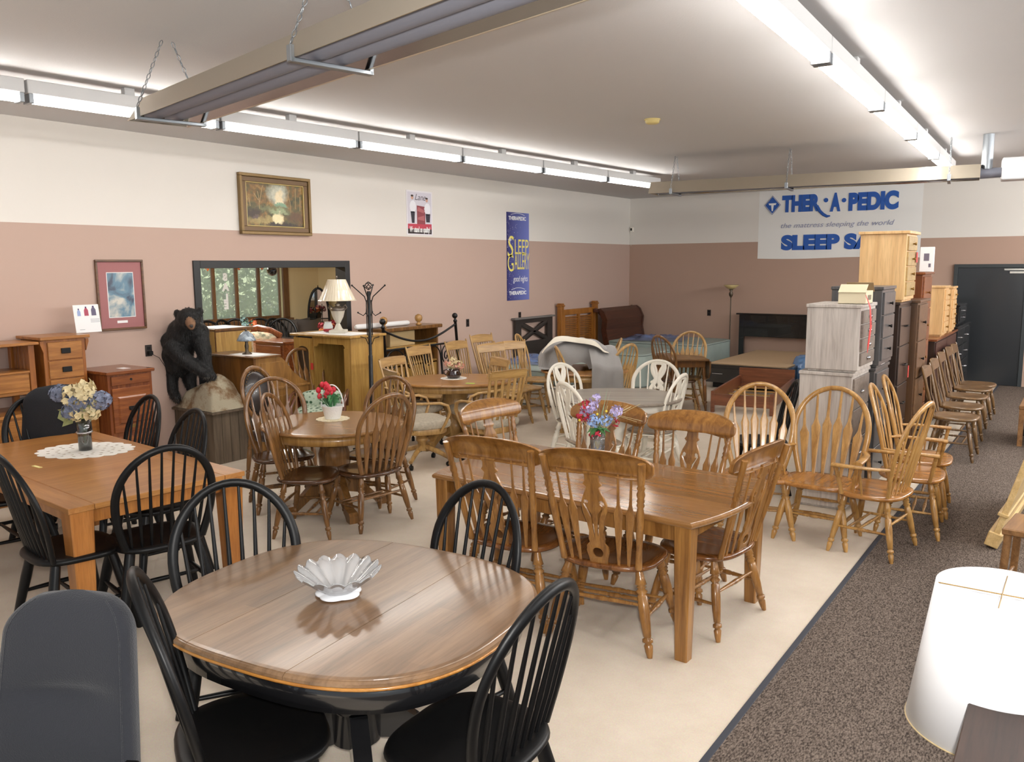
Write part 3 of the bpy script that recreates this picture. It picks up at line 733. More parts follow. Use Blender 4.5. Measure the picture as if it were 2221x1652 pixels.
place(ha, 1815, 838, -92, 'honey oak arrow-back armchair facing the camera before the grey drawer stack', G)
place(ha, 2018, 871, 172, 'honey oak arrow-back armchair at the carpet edge, seen from behind, facing left', G)
place(ha, 1888, 833, 5, 'honey oak arrow-back armchair facing the aisle, nearer of the facing pair', G)
place(ha, 1916, 813, 5, 'honey oak arrow-back armchair facing the aisle, farther of the facing pair', G)
# crest-rail chairs at the rectangular oak table
cr = crest_chair(OAK, OAKSEAT); widen(cr, 1.24); G = 'carved crest-rail chairs at the rectangular oak table'
place(cr, 1050, 868, -8, 'carved crest-rail chair at the far left end of the rectangular oak table', G)
place(cr, 1052, 951, 95, 'carved crest-rail chair on the near side of the oak table, left one', G, s=1.035)
place(cr, 1278, 978, 98, 'carved crest-rail chair on the near side of the oak table, right one', G, s=1.035)
place(cr, 1672, 964, 173, 'carved crest-rail chair at the right end of the rectangular oak table', G)
place(cr, 1330, 872, -92, 'carved crest-rail chair behind the wildflower vase on the far side', G)
place(cr, 1508, 893, -90, 'carved crest-rail chair on the far side, right of the wildflower vase', G)
# cream chairs
wc = white_fret_chair(); widen(wc, 1.2); G = 'cream chairs at the grey-topped table'
place(wc, 1212, 787, -8, 'cream fretwork chair at the far left of the grey-topped table', G)
place(wc, 1222, 828, 58, 'cream fretwork chair at the near left of the grey-topped table', G)
place(wc, 1430, 780, -88, 'cream fretwork chair behind the grey-topped table', G)
place(wc, 1484, 810, 185, 'cream fretwork chair at the right of the grey-topped table, seen edge-on', G)
# caster chairs
cc = caster_chair(); widen(cc, 1.1); G = 'swivel caster chairs at the oval oak table'
place(cc, 846, 775, 5, 'oak slat-back caster chair behind the left end of the oval oak table', G)
place(cc, 842, 803, 62, 'oak slat-back caster chair nearest the left front of the oval oak table', G)
place(cc, 1090, 777, -120, 'oak slat-back caster chair behind the oval oak table on the right', G)
place(cc, 1108, 803, 165, 'oak slat-back caster chair at the right front of the oval oak table', G)
# pressed-back chairs
pb = pressback(LIGHT, 8, 1.05, matx=LIGHTX); widen(pb, 1.14); G = 'pressed-back oak chairs by the iron headboard'
place(pb, 903, 748, 2, 'light oak pressed-back chair in front of the iron headboard', G)
place(pb, 985, 737, 2, 'light oak pressed-back chair at the right end of the iron headboard', G)
place(pb, 1040, 723, -5, 'oak chair with arched crest rail behind the other pressed-back chairs', G)
place(pb, 1060, 742, -12, 'light oak pressed-back chair in the middle of the cluster by the wall', G)
place(pb, 1103, 737, -25, 'light oak pressed-back chair at the right of the cluster by the wall', G)
# plain row along the aisle
rw = pressback(wood('brown_row_chair', (128, 88, 52), (88, 58, 32), .3, 'z'), 3, .97, 'slat_back_chair', True); widen(rw, 1.1); G = 'brown chairs lined up along the aisle'
for i, (px, py, lb) in enumerate([(2003, 790, 'nearest brown slat-back chair in the row along the aisle'), (2020, 775, 'second brown slat-back chair in the aisle row'), (2036, 761, 'middle brown slat-back chair in the aisle row'), (2052, 750, 'fourth brown slat-back chair in the aisle row'), (2064, 744, 'farthest brown slat-back chair in the aisle row, by the black door')]):
    place(rw, px, py, 0, lb, G)
# ------------------------------------------------------------------ tables
def wood_top(name, c1, c2, axis='y', rough=.14, plank=None, scale=6): return wood(name, c1, c2, rough+.12, axis, scale, coat=.22, plank=plank)
EDGE = [(.02, 0), (.006, .003), (0, .01), (.001, .02), (.008, .026), (.012, .027), (.014, .03), (.03, .031)]
def scl(prof, th): return [(a, b/.031*th) for a, b in prof]
def leaf_top(t, outline, z, th, mat, cuts, ax=0, names=('tabletop_half', 'tabletop_leaf', 'tabletop_half')):
    b = [-9]+cuts+[9]
    for i in range(len(b)-1):
        lo, hi = b[i]+.0012, b[i+1]-.0012; P = clip(outline, ax, lo, hi)
        cx = sum(p[0] for p in P)/len(P); cy = sum(p[1] for p in P)/len(P)
        m = MB(); n = len(P); full = [(a, bb+z-th) for a, bb in scl(EDGE, th)]
        v = []; f = []
        for ins, zz in full:
            for x, y in P:
                L = math.hypot(x, y) or 1; k = 1-ins/L; q = [x*k, y*k]
                if abs(P[0][0]-99) and (abs((x, y)[ax]-lo) < 1e-5 or abs((x, y)[ax]-hi) < 1e-5): q[ax] = (x, y)[ax]
                v.append((q[0], q[1], zz))
        for k_ in range(len(full)-1):
            for k in range(n): f.append((k_*n+k, k_*n+(k+1) % n, (k_+1)*n+(k+1) % n, (k_+1)*n+k))
        m.add(v, f); m.add(v[:n], [tuple(range(n))]); m.add(v[-n:], [tuple(range(n))])
        obj(names[i], m, mat, t)
def paw_legs(t, mat, n, r0, reach, z0, wv=.06, rot=0, name='foot'):
    for q in range(n):
        a = rot+q*2*PI/n; Mx = Matrix.Rotation(a, 4, 'Z')
        poly = [(r0, z0), (r0+.06, z0+.01), (reach*.5, z0*.72), (reach*.78, z0*.3), (reach*.95, .085), (reach, .06), (reach, 0), (reach*.82, 0), (reach*.72, .05), (reach*.5, .13), (r0+.02, .16), (r0, .16)]
        m = MB(); v0 = [Mx @ Vector((x, -wv/2, z)) for x, z in poly]; v1 = [Mx @ Vector((x, wv/2, z)) for x, z in poly]; k = len(poly)
        m.add(v0+v1, [tuple(range(k)), tuple(range(2*k-1, k-1, -1))]+[(i, (i+1) % k, k+(i+1) % k, k+i) for i in range(k)])
        obj(name, m, mat, t)
# 1 round two-tone table in the foreground
c = PZ(763, 1290, .76)
tc_ = (c.x, c.y, 0); rz = R(6)
t = thing('dining_table', 'oval dining table with brown plank top and black pedestal, glass bowl on it', 'table', tc_, rz)
TOP1 = wood_top('walnut_planks', (140, 110, 82), (108, 82, 58), 'y', .16, (0, .075, .55, .16))
o = ell2(.71, .62, 72, 2.7)
leaf_top(t, o, .76, .032, TOP1, [-.24, .22])
obj('edge_moulding', MB().rings(ell2(.713, .623, 72, 2.7), [(.02, .722), (.004, .724), (0, .73), (.004, .736), (.03, .738)]), wood('amber_edge', (188, 122, 58), (150, 88, 34), .2, 'x'), t, 'amber wooden edge moulding')
obj('apron', MB().rings(ell2(.655, .565, 64, 2.7), [(.02, .61), (0, .615), (0, .72), (.02, .721)]), KS, t)
obj('pedestal', MB().revolve([(.10, .16), (.105, .3), (.12, .32), (.085, .36), (.075, .45), (.1, .52), (.11, .55), (.075, .57), (.08, .58), (.14, .612)], n=24), KS, t)
paw_legs(t, KS, 4, .07, .5, .3, .07, PI/4)
TB1 = t
# 2 orange-brown rectangular table on the left
A = PZ(148, 1105, .76); B = PZ(531, 1021, .76); F = PZ(222, 915, .76)
u = (B-A); wd = u.length; ang = math.atan2(u.y, u.x); v_ = Vector((-math.sin(ang), math.cos(ang), 0))
ln = 2.2
ctr = A+u*.5+v_*(ln/2)
t = thing('dining_table', 'long orange-brown dining table with thick square legs, doily and vase on it', 'table', (ctr.x, ctr.y, 0), ang)
ORT = wood_top('orange_top', (188, 122, 66), (162, 98, 48), 'x', .22, (1, .12, 9, .05), 7)
ORL = wood('orange_leg', (190, 116, 56), (156, 88, 38), .3, 'z')
o = [(-wd/2, -ln/2), (wd/2, -ln/2), (wd/2, ln/2), (-wd/2, ln/2)]
for (x0, x1, nm) in ((-wd/2, -wd/2+.14, 'breadboard_end'), (-wd/2+.143, wd/2-.143, 'tabletop'), (wd/2-.14, wd/2, 'breadboard_end')):
    obj(nm, MB().bx(x0, x1, -ln/2, ln/2, .728, .76, .003), ORT if nm == 'tabletop' else wood_top('orange_end_grain', (186, 120, 64), (160, 96, 46), 'y', .24), t)
obj('apron', MB().bx(-wd/2+.06, wd/2-.06, -ln/2+.06, ln/2-.06, .64, .728, .003), ORL, t)
for sx in (-1, 1):
    for sy in (-1, 1):
        x, y = sx*(wd/2-.075), sy*(ln/2-.075)
        obj('leg', MB().post(x, y, 0, .728, .09, .13), ORL, t)
TB2 = t
# 3 small pedestal table with tulips
c = PZ(722, 915, .76); c3 = c
t = thing('pedestal_table', 'small round brown pedestal table holding the basket of red tulips', 'table', (c.x, c.y, 0), R(20))
TOP3 = wood_top('brown_round_top', (164, 112, 66), (120, 76, 40), 'x', .13)
leaf_top(t, ell2(.60, .56, 64), .76, .03, TOP3, [0.0], 1, ('tabletop_half', 'tabletop_half'))
obj('apron', MB().rings(ell2(.555, .515, 64), [(.02, .655), (0, .66), (0, .73), (.02, .731)]), HONEY, t)
obj('pedestal', MB().revolve([(.1, .13), (.12, .2), (.13, .24), (.1, .28), (.09, .34), (.125, .4), (.13, .5), (.115, .55), (.13, .58), (.13, .655)], n=24), BROWN, t)
paw_legs(t, BROWN, 4, .07, .46, .32, .075, PI/4)
# 4 oval oak table with casters chairs
c = PZ(988, 822, .76); c4 = c
t = thing('pedestal_table', 'oval oak pedestal table with dark jug and white doily at the back', 'table', (c.x, c.y, 0), R(38))
TOP4 = wood_top('oak_oval_top', (176, 118, 62), (138, 84, 38), 'x', .2)
leaf_top(t, ell2(.68, .5, 64, 2.3), .76, .032, TOP4, [-.15, .15], 0)
obj('apron', MB().rings(ell2(.62, .44, 64, 2.3), [(.02, .65), (0, .655), (0, .728), (.02, .729)]), LIGHT, t)
obj('pedestal', MB().revolve([(.13, .1), (.15, .2), (.16, .26), (.12, .3), (.12, .38), (.15, .42), (.155, .5), (.13, .54), (.145, .57), (.145, .65)], n=24), LIGHT, t)
paw_legs(t, LIGHT, 4, .09, .5, .3, .08, PI/4)
# 5 grey-topped cream table
c = PZ(1342, 858, .76); c5 = c
t = thing('pedestal_table', 'round table with weathered grey-brown top and cream base among the cream chairs', 'table', (c.x, c.y, 0), R(30))
leaf_top(t, ell2(.62, .55, 64, 2.2), .76, .03, wood_top('grey_top', (150, 138, 124), (116, 104, 92), 'x', .3, (1, .11, 9, .08)), [0.0], 1, ('tabletop_half', 'tabletop_half'))
obj('apron', MB().rings(ell2(.54, .47, 64, 2.2), [(.02, .65), (0, .655), (0, .729), (.02, .73)]), WHITE, t)
obj('pedestal', MB().revolve([(.08, .16), (.11, .25), (.12, .3), (.07, .36), (.07, .5), (.1, .55), (.09, .6), (.14, .65)], n=20), WHITE, t)
paw_legs(t, WHITE, 4, .06, .42, .28, .07, PI/4)
# 6 rectangular oak table with bowed ends
FR_ = PZ(1497, 1138, .76); FL_ = PZ(932, 1027, .76)
u = FR_-FL_; ang = math.atan2(u.y, u.x); wd = 1.62; dp = 1.07
v_ = Vector((-math.sin(ang), math.cos(ang), 0)); ctr = FL_+u*.5+v_*(dp/2+.02)
t = thing('dining_table', 'rectangular oak dining table with bowed ends, wildflower vase at its back', 'table', (ctr.x, ctr.y, 0), ang)
TOP6 = wood_top('oak_rect_top', (150, 98, 54), (126, 80, 42), 'x', .13, (1, .1, 9, .08))
o = []
hl = u.length/2
for k in range(11): s_ = -1+2*k/10; o.append((hl+.09*(1-s_*s_), s_*dp/2))
for k in range(11): s_ = 1-2*k/10; o.append((-hl-.09*(1-s_*s_), s_*dp/2))
leaf_top(t, o, .76, .034, TOP6, [-.23, .23], 0)
obj('apron', MB().bx(-hl+.06, hl-.06, -dp/2+.06, dp/2-.06, .63, .727, .003), OAK, t)
for sx in (-1, 1):
    for sy in (-1, 1):
        x, y = sx*(hl-.06), sy*(dp/2-.06)
        obj('leg', MB().post(x, y, 0, .727, .07, .095), OAK, t)
TB6 = t; A6 = ang; C6 = ctr
# 7 blanket-covered table
c = PZ(1268, 800, .76); c7 = c
t = thing('pedestal_table', 'round oak table mostly hidden under a draped grey blanket', 'table', (c.x, c.y, 0), R(30))
leaf_top(t, ell2(.55, .55, 48), .76, .03, TOP4, [0.0], 0, ('tabletop_half', 'tabletop_half'))
obj('apron', MB().rings(ell2(.5, .5, 48), [(.02, .65), (0, .655), (0, .729), (.02, .73)]), LIGHT, t)
obj('pedestal', MB().revolve([(.1, .1), (.11, .3), (.08, .35), (.12, .45), (.12, .65)], n=20), LIGHT, t)
paw_legs(t, LIGHT, 4, .07, .42, .28, .07, PI/4)
# 8 drop-leaf table
c = PZ(1478, 772, .74); c8 = c
t = thing('drop_leaf_table', 'dark brown drop-leaf table with hanging leaf near the black bed', 'table', (c.x, c.y, 0), R(35))
DL = wood_top('drop_leaf_top', (124, 80, 42), (86, 52, 26), 'y', .25)
obj('tabletop', MB().bx(-.26, .3, -.45, .45, .715, .74, .004), DL, t)
for s, x in ((1, .305), (-1, -.285)):
    o = [(-.44, .71), (.44, .71), (.44, .55), (.36, .46), (.2, .42), (-.2, .42), (-.36, .46), (-.44, .55)]
    m = MB(); v0 = [(x, y, z) for y, z in o]; v1 = [(x+s*.02, y, z) for y, z in o]; k = len(o)
    m.add(v0+v1, [tuple(range(k)), tuple(range(k, 2*k))]+[(i, (i+1) % k, k+(i+1) % k, k+i) for i in range(k)])
    obj('drop_leaf', m, DL, t)
obj('apron', MB().bx(-.22, .26, -.38, .38, .62, .715, .003), DOAK, t)
for sx in (-.2, .24):
    for sy in (-.36, .36): obj('leg', MB().lathe((sx, sy, .62), (sx+(.04 if sx > 0 else -.04), sy*1.06, 0), sc(TURN, .024), 10), DOAK, t)
# ------------------------------------------------------------------ case furniture: local front faces -Y, origin on the floor
def pull(parent, kind, x, y, z, mat):
    m = MB()
    if kind == 'bail':
        m.bx(x-.045, x+.045, y-.006, y, z-.012, z+.022, .002); m.tube([(x-.035, y-.006, z+.006), (x-.033, y-.022, z-.014), (x+.033, y-.022, z-.014), (x+.035, y-.006, z+.006)], .005, 6)
    elif kind == 'plate': m.bx(x-.042, x+.042, y-.012, y, z-.024, z+.024, .003)
    elif kind == 'knob': m.lathe((x, y, z), (x, y-.03, z), [(0, .008), (.4, .007), (.7, .016), (1, .012)], 10)
    elif kind == 'cup': m.ell((x, y-.006, z), (.045, .018, .016), 12, 6)
    elif kind == 'bar': m.tube([(x-.06, y, z), (x-.06, y-.025, z), (x+.06, y-.025, z), (x+.06, y, z)], .006, 6)
    obj('handle', m, mat, parent)
def chest(name, label, cat, pos, az, W, D, H, rows, body, front, pm=DKPULL, pk='plate', top=.02, legs=.05, z0=0, cols=1, topmat=None, group=None, two=False, rel=None):
    t = thing(name, label, cat, (pos[0], pos[1], z0), R(az+90), group)
    b = MB(); b.bx(-W/2, W/2, -D/2, D/2, legs, H-.028, .003); obj('carcass', b, body, t)
    obj('top', MB().bx(-W/2-top, W/2+top, -D/2-top, D/2+top*.5, H-.028, H, .004), topmat or body, t)
    pl = MB(); pl.bx(-W/2+.02, W/2-.02, -D/2+.02, D/2-.02, 0, legs, .002); obj('plinth', pl, body, t)
    hs = rel or [1]*rows; tot = sum(hs); av = H-.028-legs-.05; z = H-.028-.02
    for r in range(rows):
        h = av*hs[r]/tot; cw = (W-.06)/cols
        for c in range(cols):
            x0 = -W/2+.03+c*cw; d = obj('drawer', MB().bx(x0+.006, x0+cw-.006, -D/2-.016, -D/2+.004, z-h+.006, z-.004, .004), front, t)
            xs = [x0+cw/2] if not two else [x0+cw*.27, x0+cw*.73]
            for x in xs: pull(d, pk, x, -D/2-.016, z-h/2, pm)
        z -= h
    return t
# --- left wall group
xf = -7.25
p = PX(262, 864, xf); zt = .80
cy1 = p.y-.01; 
low = chest('dresser', 'long low mission oak dresser behind the flower vase, along the left wall', 'dresser', (XW+.27, cy1-.85), 0, 1.66, .47, zt, 3, MISSION, MISSION, cols=2, pk='plate', top=.03)
# tall chest standing on it
q0, q1 = PX(128, 742, -7.3), PX(234, 729, -7.3); wdt = q1.y-q0.y
tc1 = chest('drawer_chest', 'narrow mission oak drawer chest on the low dresser, white card on top', 'chest', (XW+.25, (q0.y+q1.y)/2), 0, wdt-.06, .4, q1.z-zt+.005, 3, MISSIONZ, MISSION, pk='plate', top=.035, legs=.06, z0=zt, topmat=MISSION)
for s in (-1, 1):
    m = MB(); W_ = wdt-.06
    m.prism([(s*(W_/2+.002), -.0), (s*(W_/2+.03), 0), (s*(W_/2+.03), -.03), (s*(W_/2+.002), -.11)], -.005, .012, Matrix.Translation((0, -.2, q1.z-zt-.03)) @ Matrix.Rotation(PI/2, 4, 'X'))
    obj('corbel', m, MISSIONZ, tc1)
# open console standing on the dresser
c0 = PX(122, 745, -7.3); H_ = c0.z-zt; W_ = 1.0
t = thing('console_table', 'mission oak console with open shelf and one drawer at the left edge', 'console', (XW+.25, c0.y-W_/2-.02, zt), R(90))
obj('top', MB().bx(-W_/2-.02, W_/2+.03, -.23, .2, H_-.025, H_, .004), MISSION, t)
obj('shelf', MB().bx(-W_/2+.03, W_/2-.03, -.19, .17, H_-.27, H_-.25, .003), MISSION, t)
obj('case', MB().bx(-W_/2+.02, W_/2-.02, -.175, .17, H_-.46, H_-.27, .003), MISSION, t)
d = obj('drawer', MB().bx(-W_/2+.06, W_/2-.06, -.195, -.175, H_-.43, H_-.285, .004), MISSION, t); pull(d, 'plate', .13, -.195, H_-.36, DKPULL)
for sx in (-1, 1):
    for sy in (-1, 1): obj('leg', MB().bx(sx*(W_/2-.025)-.025, sx*(W_/2-.025)+.025, sy*.17-.025, sy*.17+.025, 0, H_-.025, .003), MISSIONZ, t)
    for k in range(4): obj('end_slat', MB().bx(sx*(W_/2-.025)-.008, sx*(W_/2-.025)+.008, -.11+k*.065, -.07+k*.065, H_-.25, H_-.025, .002), MISSIONZ, t)
# filing cabinet
f0, f1 = PX(252, 806, -7.2), PX(348, 787, -7.2)
fw_ = f1.y-f0.y
t = thing('filing_cabinet', 'reddish cherry two-drawer filing cabinet between dresser and bear', 'filing cabinet', (XW+.42, (f0.y+f1.y)/2+.03, 0), R(90))
Hf = 1.1
obj('carcass', MB().bx(-fw_/2, fw_/2, -.27, .27, .05, Hf-.03, .003), CHERRYZ, t); obj('top', MB().bx(-fw_/2-.02, fw_/2+.02, -.3, .28, Hf-.03, Hf, .006), CHERRY, t)
obj('plinth', MB().bx(-fw_/2-.01, fw_/2+.01, -.28, .275, 0, .07, .003), CHERRY, t)
obj('top_rail', MB().bx(-fw_/2+.03, fw_/2-.03, -.284, -.27, Hf-.13, Hf-.045, .003), CHERRY, t)
obj('lock', MB().tube([(0, -.284, Hf-.085), (0, -.29, Hf-.085)], .012, 10), DKPULL, t)
for zc in (Hf-.38, Hf-.84):
    d = obj('drawer', MB().bx(-fw_/2+.03, fw_/2-.03, -.284, -.27, zc-.2, zc+.22, .004), CHERRY, t)
    m = MB(); m.rings([(-fw_/2+.075, -.12), (fw_/2-.075, -.12), (fw_/2-.075, .14), (-fw_/2+.075, .14)], [(0, 0), (.02, .01), (.04, .01)], M=Matrix.Translation((0, -.284, zc)) @ Matrix.Rotation(PI/2, 4, 'X'), sm=False); obj('raised_panel', m, CHERRY, d)
    pull(d, 'bail', 0, -.294, zc+.02, DKPULL)
    obj('label_holder', MB().bx(-.03, .03, -.29, -.284, zc-.165, zc-.135, .001), BRASS, d)
tag(obj('paper_slip', MB().bx(-.06, .06, -.04, .04, 0, .001, 0), PAPER), 'small white paper slip on top of the filing cabinet', 'paper').location = (XW+.5, f0.y+.3, Hf)
# --- bear on a plank plinth
bc = Vector((-7.40, 5.18, 0)); bw, bd, bh = .68, .52, .56   # near corner, x run to the wall, y run
t = thing('display_plinth', 'weathered plank plinth carrying the mounted black bear', 'plinth', (bc.x-bw/2, bc.y+bd/2, 0))
m = MB()
for face in range(4):
    n = 5 if face % 2 else 6; L_ = bd if face % 2 else bw
    for k in range(n):
        a = -L_/2+L_*k/n+.002; b = -L_/2+L_*(k+1)/n-.002
        if face == 0: m.bx(a, b, -bd/2, -bd/2+.018, 0, bh-.02, .002)
        if face == 2: m.bx(a, b, bd/2-.018, bd/2, 0, bh-.02, .002)
        if face == 1: m.bx(bw/2-.018, bw/2, a, b, 0, bh-.02, .002)
        if face == 3: m.bx(-bw/2, -bw/2+.018, a, b, 0, bh-.02, .002)
obj('plank_sides', m, PLANK, t); obj('top_board', MB().bx(-bw/2-.02, bw/2+.02, -bd/2-.02, bd/2+.02, bh-.025, bh, .004), PLANK, t)
def rockmat():
    m, nt, b = newmat('rock'); N = nt.nodes.new; L = nt.links.new
    tc = N('ShaderNodeTexCoord'); n = N('ShaderNodeTexNoise'); n.inputs['Scale'].default_value = 5; n.inputs['Detail'].default_value = 10; n.inputs['Roughness'].default_value = .7; L(tc.outputs['Object'], n.inputs['Vector'])
    rp = N('ShaderNodeValToRGB'); e = rp.color_ramp.elements; e[0].position = .4; e[0].color = (*lin((120, 92, 62)), 1); e[1].position = .55; e[1].color = (*lin((168, 158, 136)), 1)
    L(n.outputs['Fac'], rp.inputs['Fac']); L(rp.outputs['Color'], b.inputs['Base Color']); b.inputs['Roughness'].default_value = .9
    bp = N('ShaderNodeBump'); bp.inputs['Strength'].default_value = .8; bp.inputs['Distance'].default_value = .03; L(n.outputs['Fac'], bp.inputs['Height']); L(bp.outputs['Normal'], b.inputs['Normal']); return m
su = Vector((math.cos(yaw), -math.sin(yaw), 0)); sv = Vector((-math.sin(-yaw)*0+math.sin(-yaw), -math.cos(yaw), 0))   # screen-right and towards-viewer directions on the floor
bx0 = Vector((bc.x-bw/2, bc.y+bd/2, bh))
def rk(u, v):
    x = -bw/2-.01+(bw+.02)*u; y = -bd/2-.01+(bd+.02)*v; p = Vector((x, y, 0)); s = p.dot(su)
    e = min(u, 1-u, v, 1-v)*2; ds = s-.06; ridge = (1.05 if ds > 0 else .62)*(math.sqrt(ds*ds+.0016)-.02)+.42*(math.sqrt(p.dot(sv)**2+.003)-.03)+.06*noise.noise(Vector((x*6, y*6, 8)))
    z = max(.015, .36-ridge)*min(1, e*3.2+.04)+.02*noise.noise(Vector((x*9, y*9, 1)))*min(1, e*4)+.045*noise.noise(Vector((x*4, y*4, 5)))*min(1, e*4)
    return (x, y, max(z, .004))
rkm = MB().grid(rk, 36, 30); rk_o = obj('rock', rkm, rockmat()); rk_o.location = bx0
tag(rk_o, 'grey-brown moulded rock with leaf litter under the bear', 'rock')
tag(obj('foil_packet', MB().ell((0, 0, .012), (.055, .03, .012), 8, 5, .7), plain('silver_foil', (205, 205, 210), .25, metal=.9)), 'small crumpled silver packet on the edge of the rock', 'packet').location = bx0+su*.13+sv*.27+Vector((0, 0, .01))
# the bear itself, one continuous body
def furmat():
    m, nt, b = newmat('bear_fur'); N = nt.nodes.new; L = nt.links.new
    tc = N('ShaderNodeTexCoord'); mp = N('ShaderNodeMapping'); mp.inputs['Scale'].default_value = (90, 90, 22); L(tc.outputs['Object'], mp.inputs['Vector'])
    n = N('ShaderNodeTexNoise'); n.inputs['Scale'].default_value = 1; n.inputs['Detail'].default_value = 4; L(mp.outputs['Vector'], n.inputs['Vector'])
    b.inputs['Base Color'].default_value = (*lin((9, 8, 9)), 1); b.inputs['Roughness'].default_value = .6; b.inputs['Sheen Weight'].default_value = .05; b.inputs['Sheen Roughness'].default_value = .4
    bp = N('ShaderNodeBump'); bp.inputs['Strength'].default_value = .7; bp.inputs['Distance'].default_value = .012; L(n.outputs['Fac'], bp.inputs['Height']); L(bp.outputs['Normal'], b.inputs['Normal']); return m
FUR = furmat()
bp0 = bx0+sv*.0
bear = thing('mounted_bear', 'mounted black bear standing on the rock with its front paws on the peak', 'bear', (bp0.x, bp0.y, bh))
def bz(px, py, dep=0):
    "point in the bear's frame from the photo, dep metres towards the viewer"
    cd = (bp0-CAM).dot(Vector((fw.x, fw.y, 0)).normalized())
    d = ray(px, py); k = (cd-dep)/d.dot(Vector((fw.x, fw.y, 0)).normalized()); w_ = CAM+d*k; return tuple(w_-Vector((bp0.x, bp0.y, bh)))
bm_ = MB()
def limb(pts): bm_.tube([Vector(bz(*q[:3])) for q in pts], [q[3] for q in pts], 14)
def lump(px, py, dp, r): bm_.ell(bz(px, py, dp), (r, r, r) if not isinstance(r, tuple) else r, 18, 12)
for q in ((388, 785, -.02, .15), (386, 765, -.02, .165), (390, 742, 0, .175), (396, 722, .04, .16), (404, 706, .1, .13)): lump(*q)
lump(430, 722, .03, .115); lump(436, 742, .04, .09); lump(366, 770, .0, .1); lump(368, 740, .02, .1); lump(410, 690, .17, (.122, .12, .112)); lump(413, 699, .25, (.085, .085, .075))
limb([(372, 800, -.04, .1), (370, 825, -.02, .078), (375, 848, .02, .058), (382, 862, .07, .05)]); lump(384, 864, .10, .046)
limb([(372, 745, .1, .11), (392, 772, .15, .088), (424, 796, .17, .066), (446, 812, .19, .052)]); lump(450, 816, .21, .052)
limb([(432, 730, .06, .1), (442, 762, .07, .082), (447, 790, .08, .062), (455, 812, .1, .05)]); lump(460, 816, .12, .05)
limb([(408, 800, -.12, .1), (412, 828, -.1, .07), (418, 848, -.06, .05)])
for px, py in ((384, 680), (434, 675)): bm_.ell(bz(px, py, .15), (.048, .03, .05), 12, 8)
bo = obj('body', bm_, FUR, bear)
rm = bo.modifiers.new('r', 'REMESH'); rm.mode = 'VOXEL'; rm.voxel_size = .013; rm.use_smooth_shade = True
so_ = bo.modifiers.new('s', 'SMOOTH'); so_.factor = .6; so_.iterations = 5
dg = bpy.context.evaluated_depsgraph_get(); dg.update(); m2 = bpy.data.meshes.new_from_object(bo.evaluated_get(dg)); bo.modifiers.clear(); m2.name = 'body'
bvs = [v.co.copy() for v in m2.vertices]; bns = [v.normal.copy() for v in m2.vertices]; rs0 = random.Random(2)
tv = [tuple(c) for c in bvs]; tf = [tuple(p_.vertices) for p_ in m2.polygons]
for _ in range(9000):
    i = rs0.randrange(len(bvs)); c_, n_ = bvs[i], bns[i]; tdir = (n_*.55+Vector((0, 0, -1))-n_*n_.z*-.6+Vector((rs0.gauss(0, .25), rs0.gauss(0, .25), 0))).normalized(); sd = tdir.cross(n_).normalized()*.0035; k0_ = len(tv); ln0 = rs0.uniform(.018, .034)
    tv += [tuple(c_-n_*.004+sd), tuple(c_-n_*.004-sd), tuple(c_+tdir*ln0)]; tf.append((k0_, k0_+1, k0_+2))
m3 = bpy.data.meshes.new('body'); m3.from_pydata(tv, [], tf); m3.update(); m3.polygons.foreach_set('use_smooth', [True]*len(m3.polygons)); m3.materials.append(FUR); bo.data = m3
hd = Vector(bz(411, 690, .2))
mz = MB(); mz.tube([Vector(bz(412, 697, .27)), Vector(bz(414, 703, .34)), Vector(bz(415, 709, .385))], [.058, .046, .033], 14); mz.ell(bz(415, 709, .385), (.033, .03, .03), 12, 8)
mo = obj('muzzle', mz, plain('bear_muzzle', (124, 92, 68), .8, var=.2, vscale=20), bear, 'pale brown muzzle')
obj('nose', MB().ell(bz(415, 707, .412), (.024, .018, .017), 10, 6), plain('bear_nose', (52, 46, 44), .35), mo)
for px in (402, 424): obj('eye', MB().ell(bz(px, 691, .315), (.009, .009, .009), 8, 6), plain('glass_eye', (12, 10, 8), .05), bear)
for px, py, dd in ((450, 818, .24), (460, 818, .15), (384, 866, .13)):
    base = Vector(bz(px, py, dd))
    cl = MB()
    for k in range(4): o_ = su*((k-1.5)*.016); cl.lathe(base+o_+sv*.02, base+o_+sv*.05-Vector((0, 0, .022)), [(0, .006), (1, .001)], 6)
    obj('claws', cl, plain('claw', (60, 54, 48), .4), bear)
# --- cabinet in the doorway
c = PZ(462, 714, 1.36)
t = chest('storage_cabinet', 'plain oak cabinet with white paper on top, right behind the bear in the doorway', 'cabinet', (c.x-.25, c.y+.27), 90, .5, .5, 1.36, 1, DOAK, DOAK, pk='knob')
bk_ = obj('back_panel', MB().bx(-.24, .24, .25, .256, .05, 1.33, .001), YOAK, t); bk_.location = (0, 0, 0)
obj('side_panel', MB().bx(-.256, -.25, -.24, .24, .05, 1.32, .001), YOAK, t, 'pale oak side panel')
tag(obj('paper_liner', MB().bx(-.22, .22, -.2, .2, 0, .002, 0), PAPER), 'white paper sheet on top of the plain oak cabinet in the doorway', 'paper').location = (c.x-.25, c.y+.27, 1.36)
